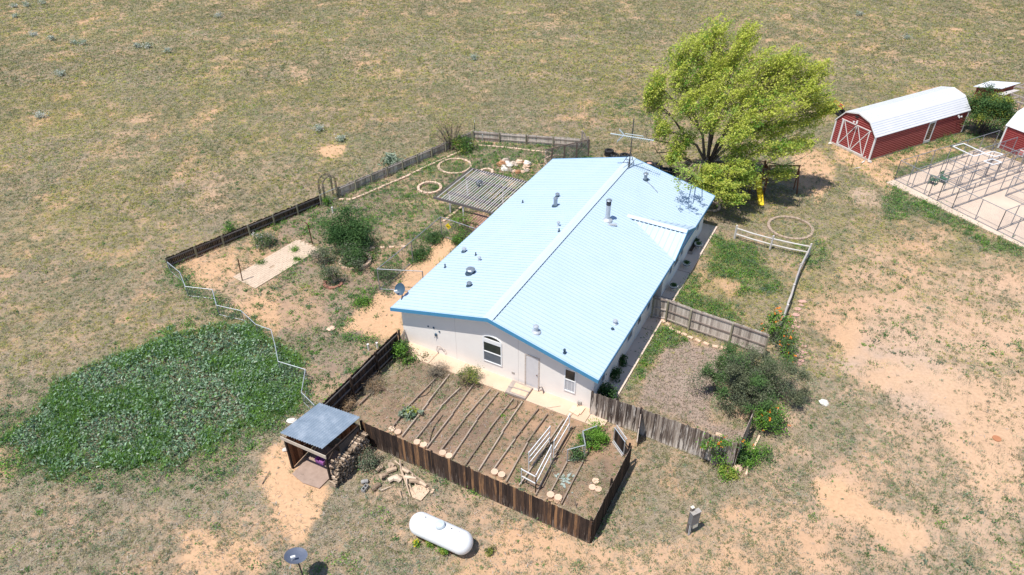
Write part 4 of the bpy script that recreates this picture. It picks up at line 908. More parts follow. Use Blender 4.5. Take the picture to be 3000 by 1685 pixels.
mb = MB(); mb.box8([B(Wb+d,y_,z_) for z_ in (.38,2.1) for d, y_ in ((.005,7.32),(.025,7.32),(.025,8.02),(.005,8.02))]); mb.build('door_light', m_glass, wdr)
o2_ = P('R',1300,225,0); 
barn2, B2 = gambrel('barn', 'second red gambrel barn cut off by the right edge beside the kennel', o2_+uy*0, -uy*-1.0 if False else Vector((uy.x,uy.y,0)), Vector((ux.x,ux.y,0))*1.0, 4.6, 8.5, 2.3, [(-.1,2.33),(.9,3.46),(2.3,3.85),(3.7,3.46),(4.7,2.33)])
mb = MB(); mb.box(o2_+ux*2.1-uy*.03+Vector((0,0,.45)), (.55,.04,.6), rz=math.atan2(ux.y,ux.x)); pdr = mb.build('pet_door', m_whiteo, barn2)
mb = MB(); mb.box(o2_+ux*2.1-uy*.055+Vector((0,0,.45)), (.36,.012,.42), rz=math.atan2(ux.y,ux.x)); mb.build('door_flap', m_redrib, pdr)
# coop with white roof
cz = 2.3; cr = [P('T',990,360,cz), P('T',1550,402,cz-.1), P('T',1912,292,cz-.1), P('T',1320,254,cz)]
t = thing('coop', Vector((cr[0].x,cr[0].y,0)), 'small red coop with flat white roof behind the green tree', 'coop')
cc = sum(cr, Vector())/4
mb = MB(); mb.prism(cr, (0,0,.06)); mb.build('roof', m_broof, t)
ins = [cc+(p-cc)*.82 for p in cr]
mb = MB(); mb.prism([Vector((p.x,p.y,.0)) for p in ins], (0,0,2.18)); mb.build('wall', m_red, t)
mb = MB(); q_ = ins[1].lerp(ins[2],.55); dd = (ins[2]-ins[1]).normalized(); mb.box(Vector((q_.x,q_.y,1.55))+Vector((dd.y,-dd.x,0))*.02, (.7,.05,.5), rz=math.atan2(dd.y,dd.x)); mb.build('window', m_glass, t)
t = thing('timber_frame', P('T',1580,850), 'open grey timber frame of a lean-to beside the red coop', 'timber frame')
mb = MB()
for a_, b_, w_, h_ in ((('T',1440,530,1.9),('T',1973,690,1.9),.15,.14),(('T',1720,490,2.0),('T',1990,580,2.0),.12,.12),(('T',1800,350,2.3),('T',1990,385,2.3),.12,.12),(('T',1750,590,1.9),('T',1870,560,1.9),.1,.1),(('T',1470,715,1.1),('T',1835,828,1.1),.08,.1),(('T',1780,375,2.2),('T',1990,300,2.2),.1,.1)): mb.bar(P(*a_), P(*b_), w_, h_)
mb.build('beam', m_rail, t)
mb = MB(); qq = [P('T',1450,498,2.0), P('T',1580,532,2.0), P('T',1892,430,2.0), P('T',1780,418,2.0)]; mb.prism(qq, (0,0,.05)); mb.build('roof_board', m_split, t)
for x, y in ((1580,860),(1640,740),(1860,800),(1960,640)): p = P('T',x,y); mb = MB(); mb.box(p+Vector((0,0,.95)), (.12,.12,1.9)); mb.build('post', m_rail, t)
# tractor
tp = P('AG',290,345); t = thing('garden_tractor', tp, 'small orange loader tractor parked between the big tree and the red barn', 'tractor')
dx = (P('AG',420,360)-P('AG',170,290)); dx.z = 0; dx.normalize(); dy_ = Vector((-dx.y, dx.x, 0)); Z = Vector((0,0,1))
mb = MB(); mb.box(tp+Z*.45, (1.1,.4,.35), rz=math.atan2(dx.y,dx.x)); mb.box(tp+dx*-.35+Z*.72, (.4,.38,.25), rz=math.atan2(dx.y,dx.x)); mb.build('body', m_darkmetal, t)
mb = MB(); mb.box(tp+dx*.45+Z*.72, (.45,.36,.4), rz=math.atan2(dx.y,dx.x)); mb.build('bonnet', m_darkmetal, t)
for s in (-1,1):
    mb = MB(); mb.bar(tp+dy_*s*.27+dx*-.8+Z*.35, tp+dy_*s*.27+dx*-.35+Z*1.25, .06, .08); mb.bar(tp+dy_*s*.27+dx*-.35+Z*1.25, tp+dy_*s*.27+dx*.75+Z*.85, .06, .08); mb.build('loader_arm', m_orange, t)
mb = MB(); mb.box(tp+dx*-.85+Z*.3, (.3,.8,.35), rz=math.atan2(dx.y,dx.x)); mb.build('bucket', m_darkmetal, t)
mb = MB(); mb.box(tp+dx*-.1+Z*.85, (.35,.35,.08), rz=math.atan2(dx.y,dx.x)); mb.build('seat', m_black, t)
for f, r_ in ((-.45,.3),(.6,.26)):
    for s in (-1,1): mb = MB(); mb.lathe(tp+dx*f+dy_*s*.4+Z*r_, [(r_*.5,-.09),(r_,-.08),(r_,.08),(r_*.5,.09)], 16, ax=(dx, Z, dy_)); mb.build('wheel', m_black, t)
# ------------------------------------------------------------ woodshed and firewood
zf_, zb2 = 2.42, 2.06
S = thing('woodshed', HP(1.9,-9.6), 'open woodshed with corrugated steel roof at the garden fence corner', 'shed')
FL, FR, BR, BL = P('AE',0,488,zf_), P('AE',620,720,zf_), P('AE',1175,258,zb2), P('AE',615,50,zb2)
sx_ = (FR-FL).normalized(); sy_ = (BR-FR).normalized(); sw = (FR-FL).length; sl_ = (BR-FR).length; snn = sx_.cross(sy_)
mb = MB(); nseg = 68; vs = []; fs = []
for i in range(nseg+1):
    zo = .03*math.sin(i*math.pi*.5); p0 = FL+sx_*sw*i/nseg+snn*zo; vs += [p0, p0+sy_*sl_]
for i in range(nseg): fs.append((2*i, 2*i+2, 2*i+3, 2*i+1))
n0 = len(vs); vs += [v-snn*.02 for v in vs]
fs += [tuple(n0+k for k in f[::-1]) for f in fs]; fs += [(0,1,n0+1,n0),(2*nseg+1,2*nseg,n0+2*nseg,n0+2*nseg+1)]
fs += [(2*i+2,2*i,n0+2*i,n0+2*i+2) for i in range(nseg)]+[(2*i+1,2*i+3,n0+2*i+3,n0+2*i+1) for i in range(nseg)]
mb.add(vs, fs); mb.build('roof', m_corr, S)
fl0, fr0 = P('AE',190,1003), P('AE',765,1262); gx_ = (fr0-fl0).normalized(); gy_ = Vector((-gx_.y, gx_.x, 0)); SD = 2.62; SW_ = (fr0-fl0).length
def SP(x, y, z=0): return fl0+gx_*x+gy_*y+Vector((0,0,z))
def zs(y): return zf_-.06-(zf_-zb2)*y/SD
for x, y in ((0,0),(SW_,0),(0,SD),(SW_,SD)): mb = MB(); mb.tint = .3; mb.box(SP(x,y,zs(y)/2-.04), (.1,.1,zs(y)-.08), rz=math.atan2(gx_.y,gx_.x)); mb.build('post', m_fdark, S)
mb = MB(); mb.tint = .8; mb.bar(SP(-.2,-.06,zf_-.16), SP(SW_+.1,-.06,zf_-.16), .04, .22); mb.build('header_board', M('pale_header_board', (.42,.36,.29), (.55,.48,.40), scale=5, rough=.9), S)
mb = MB(); mb.bar(SP(SW_+.04,0,zs(0)-.1), SP(SW_+.04,SD,zs(SD)-.1), .05, .14); mb.bar(SP(SW_,.0,1.7), SP(SW_,.9,2.2), .06, .08); mb.bar(SP(0,SD,zs(SD)-.1), SP(SW_,SD,zs(SD)-.1), .05, .14)
for x in (.6,1.25,1.9): mb.bar(SP(x,0,zs(0)-.02), SP(x,SD,zs(SD)-.02), .05, .1)
mb.build('rafter', m_fdark, S)
mb = MB()
for i in range(18): mb.tint = rd.random(); mb.box8([SP(-.02,i*.145,.02),SP(0.0,i*.145,.02),SP(0.0,i*.145+.14,.02),SP(-.02,i*.145+.14,.02),SP(-.02,i*.145,zs(i*.145)-.12),SP(0,i*.145,zs(i*.145)-.12),SP(0,i*.145+.14,zs(i*.145+.14)-.12),SP(-.02,i*.145+.14,zs(i*.145+.14)-.12)])
for i in range(16): mb.tint = rd.random(); mb.box(SP(.1+i*.155,SD+.06,.95), (.15,.02,1.8), rz=math.atan2(gx_.y,gx_.x))
mb.build('board_wall', m_shedw, S)
mb = MB(); mb.tint=.5; mb.box8([SP(SW_+.07,.95,1.25),SP(SW_+.09,.95,1.25),SP(SW_+.09,2.55,1.75),SP(SW_+.07,2.55,1.75),SP(SW_+.07,.95,zs(.95)-.15),SP(SW_+.09,.95,zs(.95)-.15),SP(SW_+.09,2.55,zs(2.5)-.15),SP(SW_+.07,2.55,zs(2.5)-.15)]); mb.build('side_sheet', m_darkmetal, S)
mb = MB(); mb.prism([SP(.25,-.35,.015),SP(1.1,-.55,.015),SP(2.1,-.45,.015),SP(2.3,1.9,.015),SP(.3,2.0,.015)], (0,0,.03)); f_ = mb.build('floor_sheet', M('dusty_floor_sheet', (.30,.215,.17), (.42,.31,.25), scale=3, rough=1), S)
# firewood stack: individual split logs
def logmesh(seed, r=.064, L_=.40):
    rdd = random.Random(seed); mb = MB(); k = rdd.choice([3,4,4,5]); mb.tint = rdd.random()
    ps = [Vector((0, math.cos(2*math.pi*i/k+rdd.uniform(-.3,.3))*r*rdd.uniform(.8,1.25), math.sin(2*math.pi*i/k+rdd.uniform(-.3,.3))*r*rdd.uniform(.8,1.2))) for i in range(k)]
    mb.prism([p-Vector((L_/2,0,0)) for p in ps], (L_,0,0)); o_ = mb.build('firewood_log', m_log, None, local=True); return o_
protos = [logmesh(s) for s in range(9)]
n_log = 0
fa0 = math.atan2(gx_.y, gx_.x)
for lay in range(13):
    y = -.05+.04*lay*0
    while y < 2.75:
        top = 1.45-.0*y if y > .35 else .55+y*2.4
        z = .06+lay*.11
        if z < top+rd.uniform(-.06,.06):
            pr = protos[n_log % 9]; o_ = pr if n_log < 9 else pr.copy()
            if n_log >= 9: scn.collection.objects.link(o_)
            o_.location = SP(SW_+.22+rd.uniform(-.07,.07)-(.10 if y<.5 else 0), y, z); o_.rotation_euler = (rd.uniform(0,6.28), rd.uniform(-.12,.12), fa0+rd.uniform(-.15,.15)); s_ = rd.uniform(.8,1.2); o_.scale = (1,s_,s_)
            o_['wloc'] = tuple(o_.location); tag(o_, 'split firewood log in the stack along the open side of the woodshed', 'log', 'firewood stack in the woodshed'); n_log += 1
        y += rd.uniform(.12,.155)
mb = MB(); ct = SP(1.15,.95,.05); ring = [(-.28,-.2),(.28,-.2),(.28,.2),(-.28,.2)]
mb.prism([ct+gx_*a_*.85+gy_*b_*.85 for a_, b_ in ring], (0,0,.04))
for i in range(4):
    (xa,ya),(xb,yb) = ring[i], ring[(i+1)%4]; mb.box8([ct+gx_*xa*.85+gy_*ya*.85, ct+gx_*xb*.85+gy_*yb*.85, ct+gx_*xb*.8+gy_*yb*.8, ct+gx_*xa*.8+gy_*ya*.8, ct+gx_*xa+gy_*ya+Vector((0,0,.3)), ct+gx_*xb+gy_*yb+Vector((0,0,.3)), ct+gx_*xb*.94+gy_*yb*.94+Vector((0,0,.3)), ct+gx_*xa*.94+gy_*ya*.94+Vector((0,0,.3))])
tag(mb.build('storage_tub', m_purple), 'purple plastic tub on the floor of the woodshed', 'tub')
m_scrap = Mwood('pale_split_wood', [(.40,.29,.20),(.58,.44,.32),(.70,.56,.43)], up=(1,1,1))
def stick(a_, b_, r0, r1, m, lab, cat='branch', name='branch', grp='scrap wood heap by the stained garden fence', n=7):
    mb = MB(); mb.tint = rd.random(); a_ = Vector(a_); b_ = Vector(b_); mid_ = a_.lerp(b_,.5)+Vector((rd.uniform(-.05,.05),rd.uniform(-.05,.05),rd.uniform(0,.05))); mb.tube([a_, mid_, b_], [r0,(r0+r1)/2,r1], n); return tag(mb.build(name, m), lab, cat, grp)
for i, (a_, b_, r_) in enumerate([((805,1160),(870,1140),.11),((815,1225),(880,1195),.11),((760,1195),(800,1185),.10),((735,1155),(775,1125),.09),((855,1205),(900,1225),.13),((820,1115),(850,1120),.12),((905,1140),(960,1165),.08),((930,1200),(1010,1215),.08),((960,1225),(1040,1240),.09),((1020,1230),(1085,1265),.08)]):
    stick(P('E',*a_,.12+.1*(i%3)), P('E',*b_,.12+.1*(i%2)), r_*1.25, r_*1.15, m_scrap, 'short sawn log in the scrap wood heap by the stained fence', 'log', 'log', 'sawn logs of the scrap wood heap')
for i, (a_, b_, r_) in enumerate([((895,1085),(915,1260),.035),((860,1085),(950,1160),.03),((905,1150),(970,1340),.045),((940,1180),(965,1330),.03),((985,1180),(1015,1270),.04),((890,1180),(1110,1280),.03),((930,1130),(1100,1275),.035),((960,1250),(1010,1330),.03),((890,1290),(910,1350),.03),((945,1340),(952,1390),.02),((760,1295),(850,1260),.02),((1000,1190),(1080,1250),.03)]):
    stick(P('E',*a_,.32-.02*i), P('E',*b_,.06), r_*1.35, r_*.7, m_scrap if i%3 else m_deadw, 'long bleached branch in the scrap wood heap by the stained fence', grp='loose branches of the scrap wood heap')
mb = MB(); mb.prism([P('E',965,1290,.05),P('E',985,1345,.05),P('E',1045,1370,.05),P('E',1105,1300,.05),P('E',1090,1270,.05),P('E',1010,1255,.05)][::1], (0,0,.025)); tag(mb.build('plywood_sheet', m_ply), 'pale broken plywood sheet at the lower end of the scrap wood heap', 'plywood')
mb = MB(); mb.prism([P('E',1120,1290,.03),P('E',1110,1320,.03),P('E',1130,1315,.03),P('E',1145,1285,.03)], (0,0,.05)); tag(mb.build('board_scrap', m_ply), 'small pale board scrap right of the plywood sheet', 'board')
stick(P('E',700,1290,.11), P('E',755,1250,.11), .13, .12, m_log, 'pale chopping block lying between cinder block and scrap heap', 'log', 'chopping_block', None, 9)
stick(P('E',628,1235,.1), P('E',668,1228,.1), .11, .11, m_block, 'grey concrete cylinder lying above the cinder block', 'concrete cylinder', 'concrete_cylinder', None, 12)
cb = P('E',650,1280,.1); ca_ = math.atan2(*(P('E',670,1255)-P('E',632,1305)).yx); cx_ = Vector((math.cos(ca_), math.sin(ca_), 0)); cy_ = Vector((-cx_.y, cx_.x, 0)); mb = MB()
for s in (-1,1): mb.box(cb+cy_*s*.085, (.4,.03,.2), rz=ca_)
for s in (-.185,0,.185): mb.box(cb+cx_*s, (.03,.14,.198), rz=ca_)
tag(mb.build('cinder_block', m_block), 'grey hollow cinder block on the grass right of the woodshed', 'cinder block')
# ------------------------------------------------------------ propane tank
ta, tb = P('AD',475,500,.72), P('AD',1560,985,.72); tdv = (tb-ta).normalized(); tn = Vector((-tdv.y, tdv.x, 0)); TR = .56
t = thing('propane_tank', Vector(((ta.x+tb.x)/2,(ta.y+tb.y)/2,0)), 'white propane tank lying in the grass at the bottom of the picture', 'propane tank')
mb = MB(); TL = (tb-ta).length; pr = [(TR*math.sin(a_)+1e-5, -TR*.95*math.cos(a_)) for a_ in np.linspace(0, math.pi/2, 9)]
pr = [(r_, z_) for r_, z_ in pr]+[(TR, TL)]+[(TR*math.cos(a_)+1e-5, TL+TR*.95*math.sin(a_)) for a_ in np.linspace(0, math.pi/2, 9)[1:]]
mb.lathe(ta, pr, 40, ax=(tn, Vector((0,0,1)), tdv)); mb.build('body', m_white, t, smooth=True)
dc = ta.lerp(tb,.5)+Vector((0,0,TR-.05)); mb = MB(); mb.lathe(dc, [(.235,0),(.24,.15),(.2,.22),(.01,.27)], 24); mb.build('dome_lid', M('dome_paint', (.50,.56,.60), (.56,.62,.66), scale=3, rough=.5), t, smooth=False)
for f in (.02,.98):
    mb = MB(); c = ta.lerp(tb,f); mb.lathe(c, [(TR+.004,-.012),(TR+.004,.012)], 40, ax=(tn, Vector((0,0,1)), tdv)); mb.build('weld_seam', m_whiteo, t)
for f in (.14,.8):
    mb = MB(); c = ta.lerp(tb,f); mb.box((c.x,c.y,.09), (.12,.7,.2), rz=math.atan2(tdv.y,tdv.x)); mb.build('saddle', m_rust, t)
for f, h_ in ((.12,.02),(.75,.015)): mb = MB(); c = ta.lerp(tb,f)+Vector((0,0,TR-.01))+tn*.1; mb.lathe(c, [(.035,-.05),(.035,h_),(.01,h_+.02)], 10); mb.build('valve', m_darkmetal, t)
mb = MB()
for k in range(9):
    c = ta.lerp(tb,.86+k*.018 if k<6 else -.05+.02*(k-6)); an_ = .22+rd.uniform(-.03,.03); p_ = c+(tn*math.sin(an_)+Vector((0,0,math.cos(an_))))*(TR+.002); q_ = p_+tdv*.03; mb.bar(p_, q_, .02, .004)
mb.build('worn_marking', m_rust, t)
# ------------------------------------------------------------ meter pedestal
mp0 = P('AB',665,960); t = thing('meter_pedestal', mp0, 'grey electric meter cabinet on a wooden backboard in the right foreground', 'electric cabinet')
e1, e2 = P('AB',830,380,1.6), P('AB',1020,290,1.6); ex_ = (e2-e1).normalized(); ey_ = Vector((-ex_.y, ex_.x, 0)); bc = P('AB',900,480,1.3); rz_ = math.atan2(ex_.y, ex_.x)
bx_ = Vector((mp0.x,mp0.y,0))+ex_*.28+ey_*.1
mb = MB(); mb.box(bx_+ey_*.13+ex_*-.12+Vector((0,0,.9)), (.14,.12,1.9), rz=rz_); mb.build('post', m_bark, t)
mb = MB(); mb.box(bx_+Vector((0,0,1.2)), (.46,.2,.82), rz=rz_); mb.build('cabinet', m_grybox, t)
mb = MB(); mb.box(bx_+Vector((0,0,1.625)), (.5,.25,.03), rz=rz_); mb.lathe(bx_+Vector((0,0,1.64)), [(.05,0),(.05,.04)], 12); mb.build('cabinet_lid', m_grytop, t)
for s in (-.19,-.12): mb = MB(); mb.tube([bx_+ex_*s+Vector((0,0,.8)), bx_+ex_*s-ey_*.03+Vector((0,0,-.02))], .03, 8); mb.build('conduit', m_galv, t)
mb = MB(); mb.box(bx_+ex_*.1-ey_*.02+Vector((0,0,.6)), (.27,.14,.28), rz=rz_); mb.build('junction_box', m_cream, t)
mb = MB(); mb.box(bx_+ey_*.14+ex_*-.12+Vector((0,0,1.86)), (.16,.14,.04), rz=rz_); mb.build('post_cap', m_cream, t)
# ------------------------------------------------------------ vegetable garden
ORD = 'first second third fourth fifth sixth seventh eighth ninth tenth eleventh twelfth thirteenth fourteenth'.split()
beds = [[('E',615,680),('E',755,545)],[('E',840,850),('E',930,730),('E',1150,505)],[('E',915,905),('E',1095,675),('E',1250,475)],[('E',1005,935),('E',1190,700),('E',1325,570)],[('E',1090,985),('E',1270,750),('E',1420,545)],
 [('F',370,1235),('F',560,985),('F',755,765)],[('F',455,1290),('F',650,1000),('F',820,785)],[('F',565,1340),('F',748,1075),('F',935,835)],[('F',665,1385),('F',850,1090),('F',1005,860)],[('F',765,1400),('F',945,1145),('F',1130,912)],
 [('V',60,1130),('V',330,640),('V',598,272)],[('V',230,1180),('V',560,700),('V',805,345)],[('V',440,1300),('V',700,790),('V',910,435)],[('V',580,1360),('V',835,890)],[('V',770,1415),('V',1060,850),('V',1190,640)]]
for i, bd_ in enumerate(beds):
    for j in range(len(bd_)-1):
        a_, b_ = P(*bd_[j],.12), P(*bd_[j+1],.12); d = (b_-a_).normalized(); side_ = Vector((-d.y,d.x,0))*(.04 if j else 0); mb = MB(); mb.tint = rd.random()
        c1_ = a_+side_-d*.06-Vector((0,0,.06)); c2_ = b_+side_-Vector((0,0,.06)); n__ = 4; pts = [c1_.lerp(c2_,k/n__)+Vector((-d.y,d.x,0))*rd.uniform(-.01,.01)*(0<k<n__) for k in range(n__+1)]
        for k in range(n__): mb.bar(pts[k], pts[k+1], .065, .16)
        where = 'house end' if j else 'front fence end'
        tag(mb.build('garden_board', m_bed), ('weathered bed board, %s from the right side of the vegetable garden, %s' % (ORD[14-i] if i else 'short one at the left fence, last', where)) if i else 'short weathered bed board alone beside the left garden fence', 'garden board', 'bed boards of the vegetable garden')
def paver(c, rz, label, grp=None, r=.20):
    mb = MB(); mb.tint = rd.random(); mb.prism([Vector(c)+Vector((math.cos(rz+k*math.pi/4+.39),math.sin(rz+k*math.pi/4+.39),0))*r for k in range(8)], (0,0,.06)); return tag(mb.build('paver', m_paver), label, 'paver', grp)
for (r, x, y), lv, nm in ((('E',862,880),2,'at the end of the second bed row'),(('E',1040,975),3,'at the end of the fourth bed row'),(('E',1222,1052),3,'at the end of the middle bed rows'),(('F',815,1425),3,'close behind the stained front fence'),(('V',675,1375),5,'near the right garden corner')):
    for cidx in range(2):
        for k in range(lv): c = P(r,x,y)+ux*0+HA*(cidx*.41-.2)+Vector((rd.uniform(-.02,.02),rd.uniform(-.02,.02),k*.062)); paver(c, rd.random(), 'tan paver in the double stack '+nm, 'double paver stack '+nm)
for (x, y), w_ in (((1205,1140),'top one'),((1162,1222),'lower left one'),((1238,1245),'lower right one')): paver(P('V',x,y,.004 if x > 1200 else 0), rd.random(), 'tan paver lying flat in the garden corner, '+w_+' of three', 'three loose pavers', .19)
def rack(name, label, panels, m=m_whiteo):
    t = thing(name, P('V',*panels[0][0][0],0), label, 'pipe rack')
    for (tops, bots, fr_) in panels:
        (t0_, t1_), (b0_, b1_) = tops, bots; B0, B1 = P('V',*b0_), P('V',*b1_); H_ = 1.3
        for b_ in (B0, B1): mb = MB(); mb.bar(b_, b_+Vector((0,0,fr_[-1]*H_+.06)), .05, .05, up=(1,0,0)); mb.build('post', m, t)
        for f in fr_: mb = MB(); mb.bar(B0+Vector((0,0,f*H_)), B1+Vector((0,0,f*H_)), .04, .06); mb.build('rail', m, t)
    return t
rack('white_pipe_rack', 'white three rail pipe rack standing over the garden beds, left one', [(((600,395),(330,780)),((612,655),(345,990)),(.35,.68,1.0))])
rack('white_pipe_rack', 'white two rail pipe rack nearest the house, right of the other racks', [(((880,335),(665,620)),((862,495),(662,840)),(.45,1.0))])
rack('white_pipe_rack', 'L shaped white pipe rack with a crosspiece nearest the front fence', [(((622,690),(460,1060)),((628,900),(435,1280)),(.55,1.0)),(((460,1060),(255,890)),((435,1280),(252,1180)),(.5,.9))])
for lb, a_, b_, h_ in (('small chain link gate standing in the garden beside the orange flowered shrub',('V',1205,585),('V',1030,650),.95),('small chain link gate leaning towards the middle of the garden beds',('V',1062,830),('V',838,890),.95),('small chain link gate between the two other garden gates',('V',1030,655),('V',1062,835),.95)):
    chain_run('chain_link_gate', lb, [P(*a_), P(*b_)], h_, 'gate', m_galv, m_chain, r=.025)
# wooden platform, stones, tub at the wall
pf = [P('F',868,792,.1), P('F',925,702,.1), P('F',1082,762,.1), P('F',1022,846,.1)]
t = thing('door_platform', pf[0], 'wooden step platform with pale top in front of the side door', 'platform')
mb = MB(); cpf = sum(pf, Vector())/4; mb.prism([Vector((p.x,p.y,.075)) for p in pf], (0,0,.13)); mb.build('frame', m_rail, t)
mb = MB(); mb.prism([Vector(((cpf+(p-cpf)*.75).x,(cpf+(p-cpf)*.75).y,.207))+HA*.12 for p in pf], (0,0,.02)); mb.build('top_sheet', m_ply, t)
mb = MB(); mb.bar(pf[0].lerp(pf[1],.45)+Vector((0,0,.14)), pf[3].lerp(pf[2],.55)+Vector((0,0,.14)), .09, .03); mb.build('cross_board', m_rail, t)
for i, (x, y, l_) in enumerate(((1395,915,'left'),(1430,935,'middle'),(1452,922,'right'))):
    c = P('F',x,y,.075+.013*i); mb = MB(); mb.tint = rd.random(); mb.prism([c+HA*a_+HB*b_ for a_, b_ in ((-.16,-.3),(.14,-.36),(.18,.2),(-.13,.26))], (0,0,.06)); tag(mb.build('flat_stone', m_paver), 'flat stone on the front walk near the house corner, %s of three' % l_, 'stone')
mb = MB()
for i in range(38):
    x, y = rd.gauss(0,1), rd.gauss(0,1); c = P('V',815+x*50,1110+y*55,.02); a_ = rd.random()*6.28; s_ = rd.uniform(.05,.16); dx_, dy_2 = Vector((math.cos(a_),math.sin(a_),rd.uniform(-.1,.1)))*s_, Vector((-math.sin(a_),math.cos(a_),rd.uniform(-.1,.15)))*s_
    mb.tint = rd.random(); mb.prism([c-dx_, c+dy_2*.7, c+dx_*.8, c-dy_2*.4], (0,0,.006))
tag(mb.build('broken_glass', m_shard), 'scatter of pale green glass shards between the right hand beds', 'glass shards', kind='stuff')
for pts, lb in (([('V',0,215),('V',90,222),('V',170,200),('V',205,150),('V',205,100)],'black hose curling between the middle garden beds'),([('E',1020,640),('E',1080,620),('E',1110,590),('E',1130,540)],'thin black hose in the second garden bed'),([('E',1105,960),('E',1120,890),('E',1140,840)],'short black hose in the fourth garden bed'),([('F',300,1110),('F',330,1040),('F',390,960)],'thin dark irrigation line beside the fifth bed')):
    mb = MB(); mb.tube([P(*p,.03) for p in pts], .018, 6); tag(mb.build('hose', m_hose), lb, 'hose')
for (r,x,y), h_, lb in ((('E',676,305),.45,'short white standpipe left of the dark garden fence'),(('E',738,290),.4,'white standpipe closest to the dark garden fence'),(('A',1382,722),.5,'small white stake behind the green bush')):
    mb = MB(); c = P(r,x,y); mb.lathe(c, [(.05,0),(.05,h_),(.07,h_),(.07,h_+.06)], 10); tag(mb.build('standpipe', m_pvc), lb, 'pipe')
def stone(c, r_, m, lab, name='rock', cat='rock', grp=None, flat=.6, seed=0):
    mb = MB(); mb.tint = rd.random(); mb.blob(c+Vector((0,0,r_*flat*.5)), (r_,r_*.8,r_*flat), 7, 5, .22, seed=seed); return tag(mb.build(name, m), lab, cat, grp)
stone(P('E',415,158), .32, m_paver, 'pale flat rock at the lower end of the sandy strip', seed=1, flat=.4)
stone(P('K',395,520), .30, m_rockw, 'white rock lying alone on the sand right of the big shrub', seed=2, flat=.35)
stone(P('E',135,810), .3, m_rockw, 'white rock behind the left side of the woodshed', seed=3, flat=.5)
stone(P('E',88,1012), .16, m_rockw, 'small white rock at the front left post of the woodshed', seed=4)
stone(P('AG',205,935), .2, m_rockw, 'white block under the left corner of the long barn', seed=5); stone(P('AG',965,1285), .2, m_rockw, 'grey block under the near corner of the long barn', seed=6)
mb = MB(); mb.lathe(P('K',1328,710,.0), [(.22,0),(.22,.03),(.0,.035)], 16); tag(mb.build('ground_lid', m_lid), 'round brown lid set in the sandy drive at far right', 'lid')
for i, (x, y, r_) in enumerate(((1275,866,1),(1290,826,.8),(1282,780,.85),(1290,738,.9),(1318,712,.6),(1328,686,.9),(1215,975,.7),(1335,1000,.7),(1330,1048,.9),(1303,1072,.9),(1320,1105,.7),(1298,1125,.8))):
    c = P('H',x,y,.0); mb = MB(); mb.tint = rd.random(); mb.prism([c+Vector((math.cos(a_)*.33*r_*rd.uniform(.8,1.1), math.sin(a_)*.2*r_*rd.uniform(.8,1.2), 0)) for a_ in np.linspace(0,6.28,8)[:-1]], (0,0,.045)); tag(mb.build('stepping_stone', m_flag), 'pink flagstone of the path outside the rail fence, %s from the house shrub side' % (ORD[11-i]), 'stepping stone', 'pink stepping stones')
# ------------------------------------------------------------ brick rings, borders, rocks
bp0 = None
def bricks(pts_dirs, label, grp, m=m_brick, size=(.36,.19,.12), z0=0.0):
    global bp0
    base = MB(); base.tint = .5; base.box((0,0,.045), size); base.box((0,0,.045), (size[0]*.92,size[1]*1.12,size[2]*.9)); pr = None
    for c, a_ in pts_dirs:
        if pr is None: o_ = pr = base.build('edging_brick', m, None, local=True)
        else: o_ = pr.copy(); scn.collection.objects.link(o_)
        o_.location = Vector((c.x, c.y, c.z+z0)); o_.rotation_euler = (rd.uniform(-.04,.04), rd.uniform(-.04,.04), a_+rd.uniform(-.08,.08)); o_['wloc'] = tuple(o_.location)
        tag(o_, label, 'edging brick', grp)
def ring(c, rx, label, grp, ry=None, tiers=1, a0=0, a1=6.283, m=m_brick, step=.39):
    ry = ry or rx; out = []
    for tr_ in range(tiers):
        n_ = max(6, int((rx+ry)/2*(a1-a0)/step))
        for k in range(n_):
            a_ = a0+(a1-a0)*(k+.5*tr_)/n_; out.append((Vector((c.x+rx*math.cos(a_), c.y+ry*math.sin(a_), .125*tr_)), math.atan2(ry*math.cos(a_), -rx*math.sin(a_))))
    bricks(out, label, grp, m)
def cr2(r, x0, x1, y): a_, b_ = P(r,x0,y), P(r,x1,y); return a_.lerp(b_,.5), (b_-a_).length/2
c, r_ = cr2('U',155,565,604); ring(c, r_, 'tan brick of the largest ring, beyond the pergola', 'bricks of the largest ring beyond the pergola', ry=r_*1.0)
c, r_ = cr2('B',200,374,538); ring(c, r_, 'tan brick of the two tier ring left of the pergola', 'bricks of the two tier ring left of the pergola', tiers=2)
c, r_ = cr2('U',695,850,690); ring(c, r_*.95, 'tan brick of the small ring half hidden behind the pergola', 'bricks of the small ring behind the pergola', tiers=2)
c, r_ = cr2('U',1525,1860,540); ring(c, r_, 'tan brick of the curved border behind the roof corner', 'bricks of the curved border behind the roof', a0=1.2, a1=3.9)
c, r_ = cr2('A',1440,1668,1100); ring(c, r_, 'buff stone block of the round planter below the green bush', 'blocks of the round planter', tiers=2, m=m_paver, step=.28)
m_brickshade = M('tree_shade_brick', (.34,.25,.19), (.50,.38,.30), scale=5, rough=.95, tint=.15)  # darker brick: the big tree's shade on the wide ring put into the colour
c, r_ = cr2('AA',1225,1975,1015); ring(c, r_, 'flat brick of the wide ring beside the rail fence', 'bricks of the wide ring beside the rail fence', step=.38, m=m_brickshade)
c, r_ = cr2('O',930,1250,520); ring(c, r_, 'shaded brick of the ring against the right rear house corner', 'bricks of the ring at the rear house corner', a0=-1.9, a1=1.4)
c, r_ = cr2('A',1318,1452,1262); ring(c, r_, 'red scalloped edging piece around the grey shrub', 'red edging around the grey shrub', a0=3.1, a1=6.6, m=m_redbrick, step=.24)
